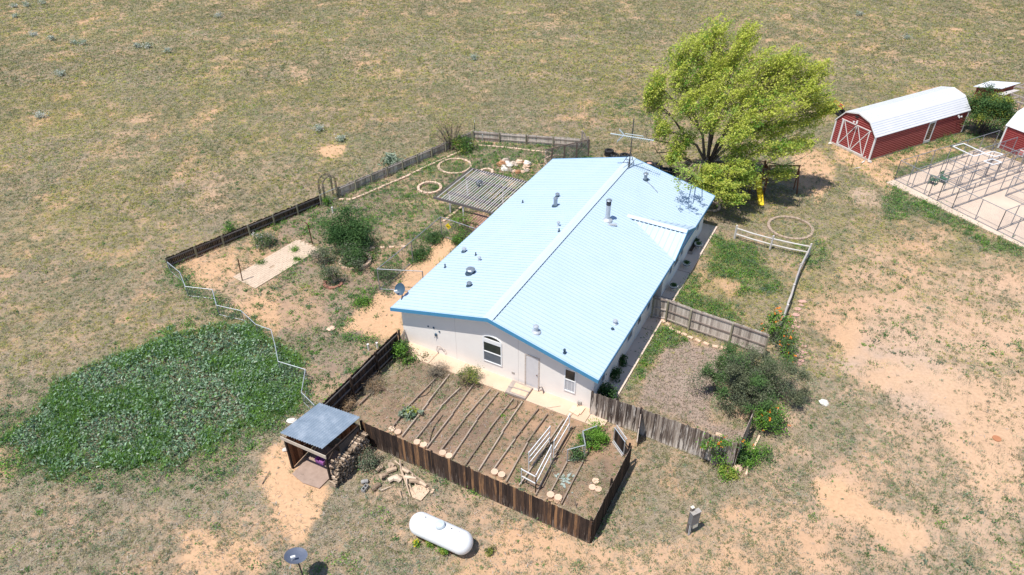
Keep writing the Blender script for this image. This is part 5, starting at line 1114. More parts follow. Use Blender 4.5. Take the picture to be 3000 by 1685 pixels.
def line_bricks(pts, label, grp, step=.42, m=m_brick):
    out = []
    for a_, b_ in zip(pts[:-1], pts[1:]):
        L_ = (b_-a_).length; n_ = int(L_/step)
        for k in range(n_): f = (k+.5)/n_; out.append((a_.lerp(b_,f)+Vector((rd.uniform(-.03,.03),rd.uniform(-.03,.03),0)), math.atan2((b_-a_).y,(b_-a_).x)))
    bricks(out, label, grp, m)
line_bricks([P('A',1425,622),P('A',1530,622),P('A',1973,432),P('B',115,438),P('B',270,362),P('B',500,262),P('B',560,235),P('B',650,206)], 'tan brick of the long garden border inside the picket fence', 'bricks of the long left garden border')
line_bricks([P('B',660,203),P('B',830,216),P('B',1100,246),P('B',1240,262)], 'tan brick of the border along the back picket fence', 'bricks of the back garden border')
line_bricks([P('H',330,810),P('H',420,895),P('H',560,950),P('H',680,1000),P('H',800,1022)], 'tan block edging under the grey board fence in the right yard', 'blocks under the grey board fence', step=.42, m=m_paver)
line_bricks([P('B',390,790),P('B',560,660),P('B',640,605)], 'tan edging brick along the paving below the pergola', 'bricks along the pergola paving', m=m_paver)
line_bricks([P('A',1650,1000),P('A',1870,985),P('A',1973,985)], 'pale broken edging block in the left yard near the dog run', 'pale blocks in the left yard', step=.6, m=m_paver)
line_bricks([P('G',925,572),P('G',1000,598)], 'tan block in the mulch at the vine covered fence end', 'blocks behind the vine covered fence', step=.4, m=m_paver)
mb = MB(); mb.tint = .8; mb.bar(P('G',1215,585,.07), P('G',1165,690,.07), .1, .14); tag(mb.build('edging_beam', m_paver), 'upper pale edging beam beside the orange flowered vine', 'edging beam')
mb = MB(); mb.tint = .9; mb.bar(P('G',1165,695,.07), P('G',1130,830,.07), .1, .14); tag(mb.build('edging_beam', m_paver), 'lower pale edging beam beside the orange flowered vine', 'edging beam')
stone(P('G',1075,795), .34, m_paver, 'pale stone at the foot of the vine covered fence corner', seed=44, flat=.5); stone(P('G',1050,770), .2, m_paver, 'small pale stone behind the stone at the fence corner', seed=45)
rk = [((965,585),.42,1),((925,590),.28,1),((1018,550),.4,0),((1045,585),.36,2),((1070,610),.3,2),((1120,582),.34,0),((1195,575),.42,3),((1250,572),.3,1),((1290,580),.38,2),((1278,625),.36,3),((1130,675),.24,3),((1178,688),.32,1),((1078,668),.28,0),((1228,690),.26,3),((1275,678),.3,0),((1000,652),.3,2),((985,612),.22,2),((1095,598),.2,2),((1150,600),.2,0),((1300,655),.2,3)]
cw = ['grey','rust brown','white','buff']
for i, ((x, y), r_, k) in enumerate(rk):
    stone(P('U',x,y), r_, (m_rock,m_rockr,m_rockw,m_paver)[k], '%s rock of the rock pile behind the pergola' % cw[k], grp='%s rocks of the rock pile' % cw[k], flat=.7, seed=100+i)
# ------------------------------------------------------------ pergola, arbor, clothes poles
t = thing('pergola', HP(-4.0,16.4), 'slatted wooden pergola attached to the left side of the house', 'pergola')
for f in (-6.5,-3.0): 
    pass
mb = MB(); mb.bar(HP(-6.56,13.54,1.98), HP(-.05,13.6,1.98), .06, .2); mb.build('beam', m_pergd, t)
mb = MB(); mb.bar(HP(-6.5,19.14,1.98), HP(-.05,19.2,1.98), .06, .2); mb.build('beam', m_pergd, t)
for y in (15.0, 17.7): mb = MB(); mb.bar(HP(-6.2,y,1.86), HP(-.05,y,1.86), .16, .2); mb.build('beam', m_pergd, t)
for x, y in ((-6.0,15.0),(-6.0,17.7),(-3.9,13.66),(-2.6,17.7)): mb = MB(); mb.box(HP(x,y,.92), (.1,.1,1.82), rz=YAW); mb.build('post', m_perg, t)
for i in range(29):
    x = -6.5+i*.225+(.0 if i > 2 else i*-.08); mb = MB(); mb.tint = rd.random(); bow = rd.uniform(-.05,.05)
    mb.bar(HP(x,13.55,2.05), HP(x+bow,16.4,2.05-abs(bow)*.3), .042, .06); mb.bar(HP(x+bow,16.4,2.05-abs(bow)*.3), HP(x,19.16,2.05), .042, .06); mb.build('slat', m_perg if i > 1 else m_pergd, t)
sp_ = P('U',665,1010); sp_t = P('U',680,820,2.35)
t = thing('wind_spinner', Vector((sp_t.x,sp_t.y,0)), 'round metal wind spinner on a pole rising through the pergola', 'wind spinner')
mb = MB(); mb.tube([Vector((sp_t.x,sp_t.y,0)), sp_t], .018, 6); mb.build('pole', m_darkmetal, t)
mb = MB()
for k, r_ in enumerate((.27,.2,.13)):
    a_ = k*.5; ps = [sp_t+Vector((math.cos(q)*r_*math.cos(a_), math.cos(q)*r_*math.sin(a_)-.0, math.sin(q)*r_)) for q in np.linspace(0,2*math.pi,17)]; mb.tube(ps, .028, 6, cap=False)
mb.build('hoop', M('spinner_metal', (.10,.14,.20), (.25,.3,.36), scale=8, rough=.3, metal=.5), t)
al, ar2 = P('AF',430,1200), P('AF',850,980); adr = (ar2-al).normalized(); adn = Vector((-adr.y, adr.x, 0)); AWd = (ar2-al).length
t = thing('garden_arbor', al, 'dark metal garden arbor over the gate in the picket fence', 'arbor')
for k in (0, .55):
    for s in (0, AWd):
        mb = MB()
        for o_ in (-.06,.06): mb.tube([al+adr*(s+o_)+adn*k, al+adr*(s+o_)+adn*k+Vector((0,0,1.75))], .026, 5)
        for j in range(8): mb.tube([al+adr*(s-.06)+adn*k+Vector((0,0,.1+j*.2)), al+adr*(s+.06)+adn*k+Vector((0,0,.25+j*.2))], .018, 4)
        mb.build('leg', m_darkmetal, t)
    mb = MB()
    for rr_ in (0,.1): mb.tube([al+adn*k+adr*(AWd/2-(AWd/2+.05-rr_)*math.cos(a_))+Vector((0,0,1.75+(.62-rr_)*math.sin(a_))) for a_ in np.linspace(0,math.pi,13)], .02, 5)
    for a_ in np.linspace(.2,2.9,9): mb.tube([al+adn*k+adr*(AWd/2-(AWd/2+.05)*math.cos(a_))+Vector((0,0,1.75+.62*math.sin(a_))), al+adn*k+adr*(AWd/2-(AWd/2-.05)*math.cos(a_+.15))+Vector((0,0,1.75+.52*math.sin(a_+.15)))], .012, 4)
    mb.build('arch', m_darkmetal, t)
mb = MB()
for a_ in np.linspace(.1,3.04,7): p_ = al+adr*(AWd/2-(AWd/2+.05)*math.cos(a_))+Vector((0,0,1.75+.62*math.sin(a_))); mb.tube([p_, p_+adn*.55], .012, 4)
for z_ in (.3,.8,1.3):
    for s in (0,AWd): mb.tube([al+adr*s+Vector((0,0,z_)), al+adr*s+adn*.55+Vector((0,0,z_))], .012, 4)
mb.build('cross_rod', m_darkmetal, t)
gp0, gp1 = fa.lerp(fb,1.0)+adr*.1, fc_-adr*.05
chain_run('metal_gate', 'low galvanised gate below the garden arbor in the picket fence', [gp0, gp1], .95, 'gate', m_galv, m_chain, r=.025)
for (r0_, b_, tt, arm, lb) in ((('A'),(685,1245),(650,1078),None,'rusty iron clothesline pole at the near corner of the brick patio'),('A',(1225,960),(1190,812),(1163,790),'rusty iron clothesline pole at the far corner of the brick patio')):
    g_ = P('A',*b_); tp_ = P('A',*tt,1.85); mb = MB(); mb.tube([g_, tp_], .04, 8)
    if arm: mb.tube([tp_, P('A',*arm,1.95)], .035, 6)
    tag(mb.build('clothesline_pole', m_rust), lb, 'pole')
t = thing('steel_fence_post', P('U',622,262), 'thin dark steel post with white tip at the back fence corner', 'post'); p_ = P('U',622,262)
mb = MB(); mb.bar(p_, p_+Vector((0,0,1.75)), .05, .05, up=(1,0,0)); mb.build('shaft', m_darkmetal, t); mb = MB(); mb.bar(p_+Vector((0,0,1.75)), p_+Vector((0,0,1.98)), .052, .052, up=(1,0,0)); mb.build('painted_tip', m_pvc, t)
mb = MB(); mb.tube([P('U',712,296), P('U',718,190,1.0)], .035, 7); tag(mb.build('white_pipe', m_pvc), 'white pipe leaning on the back picket fence', 'pipe')
mb = MB(); mb.tint=.9; mb.bar(P('U',490,272,.25), P('U',572,314,.05), .09, .12); tag(mb.build('loose_board', m_perg), 'loose timber leaning beside the bare bush at the fence corner', 'board')
for (a_, b_), lb in ((((615,1385),(678,1170)),'thin dark stake in the grass before the long barn'),):
    mb = MB(); mb.tube([P('AG',*a_), P('AG',*b_,1.0)], .02, 5); tag(mb.build('stake', m_rust), lb, 'stake')
mb = MB(); mb.tube([P('AG',690,1400,.04), P('AG',790,1385,.04)], .035, 6); tag(mb.build('white_pipe', m_pvc), 'white pipe lying on the ground before the long barn', 'pipe')
mb = MB(); mb.tube([P('AG',820,1295,.05), P('AG',872,1262,.05), P('AG',892,1175,.55)], .045, 7); tag(mb.build('white_pipe', m_pvc), 'bent white pipe standing at the front of the long barn', 'pipe')
for a_, b_, lb in ((('J',220,380),('J',290,255),'dark thin stick on the sand left of the woodshed'),('x','x','')):
    if a_ != 'x': stick(P(*a_,.03), P(*b_,.04), .025, .012, m_bark, lb, grp=None)
stick(P('AC',300,665), P('AC',268,490,.55), .025, .02, m_bark, 'dark stake standing in the right corner of the vegetable garden', 'stake', 'stake', None)
# ------------------------------------------------------------ tyres, playset, pots
def tyre(c, label, rim=False, tilt=(0,0), R_=.42, w_=.26):
    t = thing('tyre', c, label, 'tyre'); ax_ = Matrix.Rotation(tilt[0],3,'X')@Matrix.Rotation(tilt[1],3,'Y'); e = (ax_@Vector((1,0,0)), ax_@Vector((0,1,0)), ax_@Vector((0,0,1)))
    mb = MB(); mb.lathe(c, [(R_*.56,.03),(R_*.85,0),(R_,.05),(R_,w_-.05),(R_*.85,w_),(R_*.56,w_-.03),(R_*.6,.1)], 26, ax=e); mb.build('tread', m_black, t, smooth=False)
    mb = MB()
    for k in range(26): a_ = k*2*math.pi/26; mb.box(c+e[0]*math.cos(a_)*R_+e[1]*math.sin(a_)*R_+e[2]*w_/2, (.03,.05,w_*.7), ax=(e[0]*math.cos(a_)+e[1]*math.sin(a_), -e[0]*math.sin(a_)+e[1]*math.cos(a_), e[2]))
    mb.build('tread_block', m_black, t)
    if rim: mb = MB(); mb.lathe(c+e[2]*.05, [(R_*.1,.06),(R_*.3,.08),(R_*.5,.12),(R_*.55,.14)], 16, ax=e); mb.build('rim', m_flag, t)
    return t
tyre(P('Y',672,600,0), 'lower truck tyre of the two stacked behind the roof ridge'); tyre(P('Y',672,600,0)+Vector((0,0,.27)), 'upper truck tyre of the two stacked behind the roof ridge')
tyre(P('Y',1045,640,0.0), 'single truck tyre standing right of the antenna mast foot', R_=.45); tyre(P('Y',800,640,0), 'half hidden tyre next to the two stacked ones', tilt=(.3,.2))
tyre(P('Y',1620,835,0), 'truck tyre with pale rim beyond the right roof slope', rim=True); tyre(P('Y',1815,880,0), 'leaning truck tyre right of the pale rimmed one', tilt=(.12,.25))
tyre(P('Y',2000,985,0), 'dark tyre lying under the dead branches by the roof', tilt=(-.15,.1)); tyre(P('Y',2160,1010,0), 'last tyre of the row under the big tree', tilt=(.1,-.2))
sb_ = P('AA',1080,625); st_ = PY('AA',1040,150,sb_.y+1.9)
t = thing('playset', Vector((st_.x,st_.y+.6,0)), 'wooden playset with yellow slide in the shade of the big tree', 'playset')
mb = MB(); sdv = (st_-sb_); wv = Vector((.23,0,0)); npt = 10
prv = None
for k in range(npt+1):
    f = k/npt; z_ = st_.z*f+.12*math.sin(f*6.28)*.8; c = Vector((sb_.x+(st_.x-sb_.x)*f, sb_.y+(st_.y-sb_.y)*f, max(.08,z_)))
    cur = [c-wv+Vector((0,0,.13)), c-wv, c+wv, c+wv+Vector((0,0,.13))]
    if prv:
        for i in range(3): mb.add([prv[i],prv[i+1],cur[i+1],cur[i]]+[p-Vector((0,0,.02)) for p in (prv[i],prv[i+1],cur[i+1],cur[i])], [(0,1,2,3),(7,6,5,4),(0,4,5,1),(3,2,6,7)])
    prv = cur
mb.build('slide', m_yellow, t)
pz = st_.z-.05
for dx_, dy_1 in ((-.5,.1),(.75,.1),(-.5,1.3),(.75,1.3)): mb = MB(); mb.box((st_.x+dx_, st_.y+dy_1, (pz+1.1)/2), (.11,.11,pz+1.1)); mb.build('post', m_shedw, t)
mb = MB(); mb.box((st_.x+.12, st_.y+.7, pz-.05), (1.35,1.3,.08)); mb.build('deck', m_shedw, t)
mb = MB(); mb.bar((st_.x-.5,st_.y+.1,pz+.7),(st_.x-.5,st_.y+1.3,pz+.7),.04,.5); mb.bar((st_.x+.75,st_.y+.1,pz+.7),(st_.x+.75,st_.y+1.3,pz+.7),.04,.5); mb.bar((st_.x+.75,st_.y+.4,pz+1.05),(st_.x+3.4,st_.y+.4,pz+1.05),.09,.1); mb.build('side_board', m_shedw, t)
for s in (0,.5): mb = MB(); mb.bar((st_.x+3.3,st_.y+.4,pz+1.0),(st_.x+3.5,st_.y+.0+s*1.7,0),.09,.09); mb.build('swing_leg', m_shedw, t)
# ------------------------------------------------------------ plants
GREENS = dict(sage=((.40,.42,.36),(.58,.60,.54)), shr=((.10,.12,.065),(.20,.22,.125)), tyel=((.42,.50,.07),(.68,.70,.15)), tgrn=((.26,.38,.06),(.44,.56,.12)), dark=((.035,.085,.025),(.07,.15,.04)), mid=((.06,.13,.04),(.12,.21,.06)), yel=((.20,.26,.045),(.36,.39,.07)), grey=((.10,.13,.075),(.20,.23,.14)), pale=((.26,.33,.24),(.42,.48,.36)),
 oliv=((.11,.12,.055),(.20,.20,.09)), dead=((.22,.16,.11),(.40,.30,.21)), blue=((.10,.17,.10),(.22,.31,.20)), bright=((.10,.23,.03),(.20,.38,.05)), orange=((.75,.16,.02),(.85,.28,.04)), yflow=((.80,.60,.02),(.9,.72,.05)), white=((.7,.66,.62),(.85,.8,.76)), tan=((.30,.20,.11),(.45,.31,.18)), dry=((.19,.175,.085),(.31,.27,.14)), gryd=((.21,.185,.135),(.33,.285,.22)))
def colr(kind, n, bias=1.0):
    a_, b_ = np.array(GREENS[kind][0]), np.array(GREENS[kind][1]); f = rng.random((n,1))**bias; return (a_+(b_-a_)*f)*rng.uniform(.85,1.15,(n,1))
def leafquads(c, size, asp=.5, up=.3, dirv=None, ds=.6):
    """diamond leaves at points c with random facing; dirv: preferred long axis"""
    n = len(c); nrm = rng.normal(size=(n,3)); nrm[:,2] = np.abs(nrm[:,2])+up; nrm /= np.linalg.norm(nrm, axis=1, keepdims=True)
    d = rng.normal(size=(n,3))*(ds if dirv is not None else 1)
    if dirv is not None: d = d+dirv
    d -= nrm*(d*nrm).sum(1, keepdims=True); d /= np.linalg.norm(d, axis=1, keepdims=True)+1e-9
    w_ = np.cross(nrm, d); s = (size*rng.uniform(.7,1.3,(n,1)))
    return np.stack([c-d*s*.5, c+w_*s*asp*.5-d*s*.05, c+d*s*.5, c-w_*s*asp*.5-d*s*.05], 1).reshape(-1,3)
def shrub(name, label, cat, base, rad, nclump, nleaf, size, kinds, stem=True, sr=1.0, asp=.55, mst=None, cl=.35, low=.15, group=None, flowers=None, nst=10, z0=None, wind=None):
    base = Vector(base); t = thing(name, base, label, cat, group); rx, ry, rz_2 = rad
    zc = z0 if z0 is not None else rz_2*.95
    u_ = rng.normal(size=(nclump,3)); u_ /= np.linalg.norm(u_, axis=1, keepdims=True); u_[:,2] = np.where(u_[:,2] < -.55, -u_[:,2], u_[:,2])
    rr_ = rng.uniform(.25,1.12,(nclump,1))**.7; ph_ = np.arctan2(u_[:,1], u_[:,0]); rr_ = rr_*(1+.22*np.sin(2*ph_+rng.uniform(0,6.28))+.16*np.sin(5*ph_+rng.uniform(0,6.28)))[:,None]; cc_ = u_*rr_*np.array([rx,ry,rz_2])+np.array([0,0,zc]); cc_[:,2] = np.maximum(cc_[:,2], low)
    pts = []; cols = []; k = nleaf//nclump; kb_ = [kinds[i] for i in rng.choice(len(kinds), nclump)]
    for i in range(nclump):
        s_ = cl*rng.uniform(.4,1.35); q_ = cc_[i]+rng.normal(size=(k,3))*s_*np.array([1,1,.75]); 
        if wind is not None: q_ += (rng.random((k,1))-.3)*np.array(wind)*s_*2
        q_[:,2] = np.maximum(q_[:,2], .03); pts.append(q_); cols.append(colr(kb_[i], k))
    pts = np.concatenate(pts)+np.array(base); cols = np.concatenate(cols)
    npmesh('foliage', leafquads(pts, size, asp), 4, cols, m_fol, parent=t)
    if flowers:
        kf_, nf, fs_ = flowers; sel = rng.choice(nclump, nf); q_ = cc_[sel]+rng.normal(size=(nf,3))*cl*.5+u_[sel]*cl*.8
        q_[:,2] = np.maximum(q_[:,2], .1)
        q3 = np.repeat(q_, 4, axis=0)+rng.normal(size=(nf*4,3))*fs_*.5+np.array(base); npmesh('blossom', leafquads(q3, fs_, .8), 4, colr(kf_, nf*4), m_fol, parent=t)
    if stem:
        mb = MB()
        for i in range(nst):
            e = cc_[rng.integers(nclump)]; a_ = Vector((rng.uniform(-.12,.12)*rx, rng.uniform(-.12,.12)*ry, 0)); e = Vector(e); mid_ = a_.lerp(e,.5)+Vector((0,0,.1*rz_2)); mb.tint = rd.random(); mb.tube([base+a_, base+mid_, base+e], [(.02+.012*rz_2)*sr,(.014+.006*rz_2)*sr,.006*sr], 5)
        mb.build('stem', mst or m_bark, t)
    return t
shrub('bush', 'dense dark green bush in the left yard beyond the brick patio', 'bush', P('A',1500,965), (1.95,1.5,1.1), 60, 11000, .13, ['dark','dark','mid'], cl=.36, z0=1.15)
shrub('bush', 'low dark green bush growing out of the round stone planter', 'bush', P('A',1565,1110), (1.25,1.0,.6), 36, 5000, .12, ['dark','mid','grey'], cl=.3)
shrub('shrub', 'thin grey shrub left of the round stone planter', 'shrub', P('A',1310,1110), (.95,.75,.6), 26, 1700, .10, ['grey','gryd','grey'], cl=.25, nst=24, mst=m_deadw)
shrub('shrub', 'grey green shrub inside the red scalloped edging', 'shrub', P('A',1385,1262), (.85,.6,.75), 26, 1900, .10, ['grey','dark','gryd'], cl=.24, nst=24, mst=m_deadw)
shrub('bare_bush', 'sparse brown twiggy bush at the far left fence corner', 'bush', P('U',330,385), (1.85,1.5,1.5), 46, 1900, .10, ['tan','oliv','yel','dead'], cl=.4, nst=110, z0=1.7, mst=m_bark, sr=.45)
shrub('bush', 'small bright green bush beside the twiggy brown bush', 'bush', P('U',465,395), (1.15,.9,.6), 24, 2600, .12, ['mid','bright','yel'], cl=.28)
shrub('big_shrub', 'large grey green shrub filling the corner of the small right yard', 'shrub', P('G',1118,335), (2.3,2.6,1.4), 120, 44000, .10, ['shr','grey','shr','mid'], cl=.27, nst=90, asp=.42, z0=1.35, sr=.7)
shrub('flowering_vine', 'bright green vine with orange flowers beside the short leaning fence', 'vine', P('G',1250,545), (.65,.75,.65), 30, 3200, .11, ['bright','bright','mid'], cl=.25, flowers=('orange',16,.10), z0=.8)
shrub('flowering_vine', 'green vine with orange flowers behind the large grey shrub', 'vine', P('H',1185,1045), (.45,1.7,.6), 34, 2300, .11, ['bright','mid','grey'], cl=.28, flowers=('orange',20,.12), z0=.9)
shrub('flowering_vine', 'green vine with orange flowers on the end of the grey board fence', 'vine', P('H',1120,960), (.95,.55,.55), 18, 1300, .11, ['bright','mid'], cl=.22, flowers=('orange',16,.13), z0=1.45)
shrub('flowering_vine', 'vine with orange flowers climbing over the peeling silver fence end', 'vine', HP(20.1,-.75), (1.3,.2,.22), 20, 1000, .10, ['bright','mid'], cl=.16, flowers=('orange',14,.09), z0=1.75)
shrub('creeper', 'green creeper at the foot of the peeling silver fence', 'creeper', P('G',990,750), (.5,.4,.5), 14, 1500, .10, ['bright','mid'], cl=.2)
shrub('creeper', 'yellow green creeper on the ground below the fence corner', 'creeper', P('G',1015,820), (.45,.55,.2), 12, 1000, .10, ['bright','yel'], cl=.18, low=.05)
shrub('creeper', 'green creeper between the fence corner and the edging beam', 'creeper', P('G',1110,745), (.55,.7,.35), 16, 1600, .10, ['bright','mid'], cl=.22)
shrub('creeper', 'green creeper lying over the lower edging beam', 'creeper', P('G',1195,720), (.8,.45,.25), 14, 900, .10, ['mid','bright'], cl=.22)
shrub('flowering_shrub', 'bright green shrub with orange flowers in the vegetable garden', 'shrub', P('V',1200,640), (.68,.55,.45), 26, 3600, .09, ['bright','bright','mid'], cl=.17, flowers=('orange',4,.10))
shrub('weed_clump', 'feathery grey green weed behind the small chain link gate', 'weed', P('V',960,850), (.35,.35,.4), 14, 1300, .08, ['blue','mid'], cl=.16)
shrub('weed_clump', 'feathery weed between the two small chain link gates', 'weed', P('V',1010,640), (.2,.2,.3), 8, 500, .08, ['bright','blue'], cl=.12)
shrub('rosemary_bush', 'feathery bright green bush at the end of the garden beds', 'bush', P('F',585,720), (.6,.55,.6), 26, 3800, .10, ['mid','yel','dead'], cl=.2, asp=.2, nst=26)
shrub('tumbleweed', 'grey dry tumbleweed at the house end of the second bed', 'tumbleweed', P('F',345,660), (.6,.5,.35), 24, 2600, .12, ['gryd','gryd'], cl=.2, asp=.12, nst=60, mst=m_bark)
shrub('tumbleweed', 'tan dry tumbleweed against the stained fence beside the woodshed', 'tumbleweed', P('AE',1200,880), (.45,.4,.4), 18, 1800, .12, ['tan','dead'], cl=.18, asp=.15, nst=30, mst=m_deadw)
shrub('shrub', 'green grey shrub between the tan tumbleweed and the scrap wood', 'shrub', P('AE',1290,960), (.6,.5,.35), 22, 2200, .09, ['grey','gryd','blue'], cl=.2)
shrub('brush_pile', 'pile of dry brush along the dark left garden fence', 'brush', P('E',700,560), (.55,1.1,.22), 26, 2600, .22, ['dead','tan','gryd'], cl=.22, asp=.08, nst=40, mst=m_deadw, low=.05)
shrub('brush_pile', 'straw coloured brush beside the back corner of the woodshed', 'brush', P('E',530,715), (.55,.4,.25), 14, 1300, .22, ['tan','dead'], cl=.2, asp=.08, nst=20, mst=m_deadw, low=.05)
shrub('leafy_weed', 'pale wilting leafy weed across the second garden bed', 'weed', P('E',945,768), (.75,.28,.15), 16, 700, .16, ['pale','yel','blue'], cl=.15, low=.05)
shrub('climbing_vine', 'dark green vine at the house end of the dark garden fence', 'vine', HP(.62,-1.35), (.35,.35,.6), 18, 2200, .11, ['mid','bright'], cl=.2)
shrub('climbing_vine', 'green vine spreading over the soil at the left house corner', 'vine', HP(1.25,-1.35), (.75,.4,.15), 16, 1100, .11, ['bright','mid','oliv'], cl=.22, low=.05)
shrub('wall_plant', 'dark leafy plant at the wall behind the weathered fence', 'plant', HP(13.2,.95,.08), (.4,.5,.5), 16, 1700, .12, ['dark','dark'], cl=.18)
shrub('wall_plant', 'middle one of the three dark plants along the shaded wall', 'plant', HP(13.05,3.0,.08), (.2,.28,.35), 8, 600, .12, ['dark'], cl=.12)
shrub('wall_plant', 'small dark plant farthest from the front corner along the shaded wall', 'plant', HP(13.02,4.3,.08), (.16,.22,.3), 8, 400, .12, ['dark'], cl=.1)
shrub('agave', 'pale grey green agave outside the picket fence', 'agave', P('A',1840,345), (.8,.5,.35), 16, 300, .5, ['pale','blue'], cl=.25, asp=.22, stem=False)
shrub('flower_clump', 'white flowered weed clump at the upper edge of the brick patio', 'flowers', P('A',890,975), (.95,.6,.45), 20, 1900, .10, ['mid','grey'], cl=.25, flowers=('white',18,.11))
shrub('flower_clump', 'small yellow flowers beside the left end of the propane tank', 'flowers', P('AD',370,1080), (.16,.2,.12), 8, 240, .07, ['bright'], cl=.08, flowers=('yflow',14,.06), low=.05, stem=False)
shrub('weed_clump', 'yellow green weed under the middle of the propane tank', 'weed', P('AD',720,1060), (.22,.14,.14), 8, 600, .07, ['bright','yel'], cl=.08, low=.05, stem=False)
shrub('weed_clump', 'round yellow green weed near the right underside of the propane tank', 'weed', P('AD',1080,1280), (.2,.2,.18), 8, 700, .07, ['yel','bright'], cl=.08, low=.05, stem=False)
shrub('weed_clump', 'round olive weed right of the propane tank', 'weed', P('J',2355,1030), (.2,.18,.15), 8, 500, .07, ['yel','oliv'], cl=.08, low=.05, stem=False)
shrub('green_tree', 'round leafy green tree at the far end of the long red barn', 'tree', P('T',1120,1270), (2.15,1.9,1.75), 90, 17000, .15, ['mid','yel','mid','dark'], cl=.42, nst=22, z0=2.2)
shrub('bush', 'green bush in the field corner between barn and coop', 'bush', P('T',1640,1000), (.9,.8,.5), 14, 1500, .14, ['grey','mid'], cl=.25)
shrub('bush', 'leafy green sapling below the clothesline end of the dark picket fence', 'bush', P('A',605,870), (.5,.4,.4), 10, 600, .12, ['bright','mid'], cl=.2)
shrub('fence_plant', 'green plant growing by the garden arbor gate', 'plant', P('AF',440,1200), (.45,.35,.3), 10, 900, .10, ['mid','bright'], cl=.18)
shrub('fence_plant', 'dark green growth in the dog run beside its near corner', 'plant', P('A',1800,1215), (.75,.5,.25), 18, 1800, .11, ['mid','grey','dark'], cl=.38)
shrub('fence_plant', 'green growth along the middle of the dog run fence', 'plant', P('B',210,1060), (.5,1.0,.2), 20, 1700, .11, ['mid','dark'], cl=.32)
shrub('fence_plant', 'green weeds climbing the far corner of the dog run fence', 'plant', P('B',320,930), (.5,.8,.2), 18, 1500, .11, ['mid','dark'], cl=.3)
shrub('fence_plant', 'tall green weeds inside the dog run against the house', 'plant', P('B',520,945), (.8,.4,.25), 16, 1400, .11, ['mid','bright'], cl=.3)
shrub('fence_plant', 'green round weed at the lower end of the dog run', 'plant', P('A',1600,1420), (.7,.5,.14), 14, 1100, .10, ['mid','bright'], cl=.3)
shrub('climbing_vine', 'green vine growing on the pergola slats next to the house', 'vine', HP(-3.4,12.9), (.9,.8,.7), 24, 1500, .12, ['bright','oliv'], cl=.25)
sage = [('L',90,45),('L',170,40),('L',265,25),('L',100,105),('L',205,215),('L',830,292),('L',900,292),('L',1022,318),('L',455,270),('L',505,272),('L',320,245),('L',1930,790),('W',2280,98),('W',2160,40),('W',1190,150),('L',2060,855),('L',1330,105),('L',370,460),('L',250,715)]
for i, s_ in enumerate(sage):
    g_ = P(*s_); t = shrub('sagebrush', 'small pale sagebrush dotting the far open range', 'sagebrush', g_, (.42,.36,.26), 8, 260, .16, ['sage','pale'], cl=.2, stem=False, group='sagebrush on the far open range')
def pot(c, label):
    t = thing('flower_pot', c, label, 'flower pot'); mb = MB(); mb.lathe(c, [(.17,0),(.24,.2),(.27,.34)], 20); mb.build('body', m_pot, t)
    mb = MB(); mb.lathe(c, [(.262,.25),(.275,.255),(.283,.33),(.272,.335)], 20); mb.build('band', m_potb, t)
    mb = MB(); mb.lathe(c, [(.27,.34),(.31,.35),(.315,.40),(.26,.41),(.25,.36),(0.01,.355)], 20); mb.build('rim', m_pot, t)
    n_ = 260; q_ = rng.normal(size=(n_,3))*np.array([.09,.09,.06])+np.array(c)+np.array([0,0,.42]); npmesh('plant', leafquads(q_, .09), 4, colr('dark' if rd.random()<.4 else 'mid', n_), m_fol, parent=t)
for q_, l_ in (((1190,192),'farthest'),((940,598),'middle'),((662,1078),'nearest')): pot(P('S',*q_,.09), 'grey glazed pot on the side walk, %s of three from the grey board fence' % l_)
for q_, l_ in (((1090,1012),'largest green weed growing through the upper end of the brick patio'),((1110,1085),'bright weed at the lower right edge of the brick patio'),((835,1108),'small weed near the left edge of the brick patio')):
    shrub('weed_clump', l_, 'weed', P('A',*q_), (.28,.2,.1), 8, 420, .08, ['bright','mid'], cl=.14, low=.05, stem=False)
t = thing('planter_box', HP(13.0,19.0,.09), 'long low planter box of dark soil against the shaded wall', 'planter'); mb = MB()
for s_, (cx3, cy3, lx, ly) in enumerate(((13.0,18.0,.34,.04),(13.0,20.0,.34,.04),(12.87,19.0,.04,1.96),(13.17,19.0,.04,2.04))): mb.box(HP(cx3,cy3,.2), (lx,ly,.24), rz=YAW)
mb.build('box', m_rail, t); mb = MB(); mb.box(HP(13.02,19.0,.2), (.26,1.96,.14), rz=YAW); mb.build('soil', m_soilpot, t)
q_ = rng.normal(size=(420,3))*np.array([.12,.35,.05])+np.array(HP(13.02,19.5,.32)); npmesh('plant', leafquads(q_, .1), 4, colr('dark',420), m_fol, parent=t)

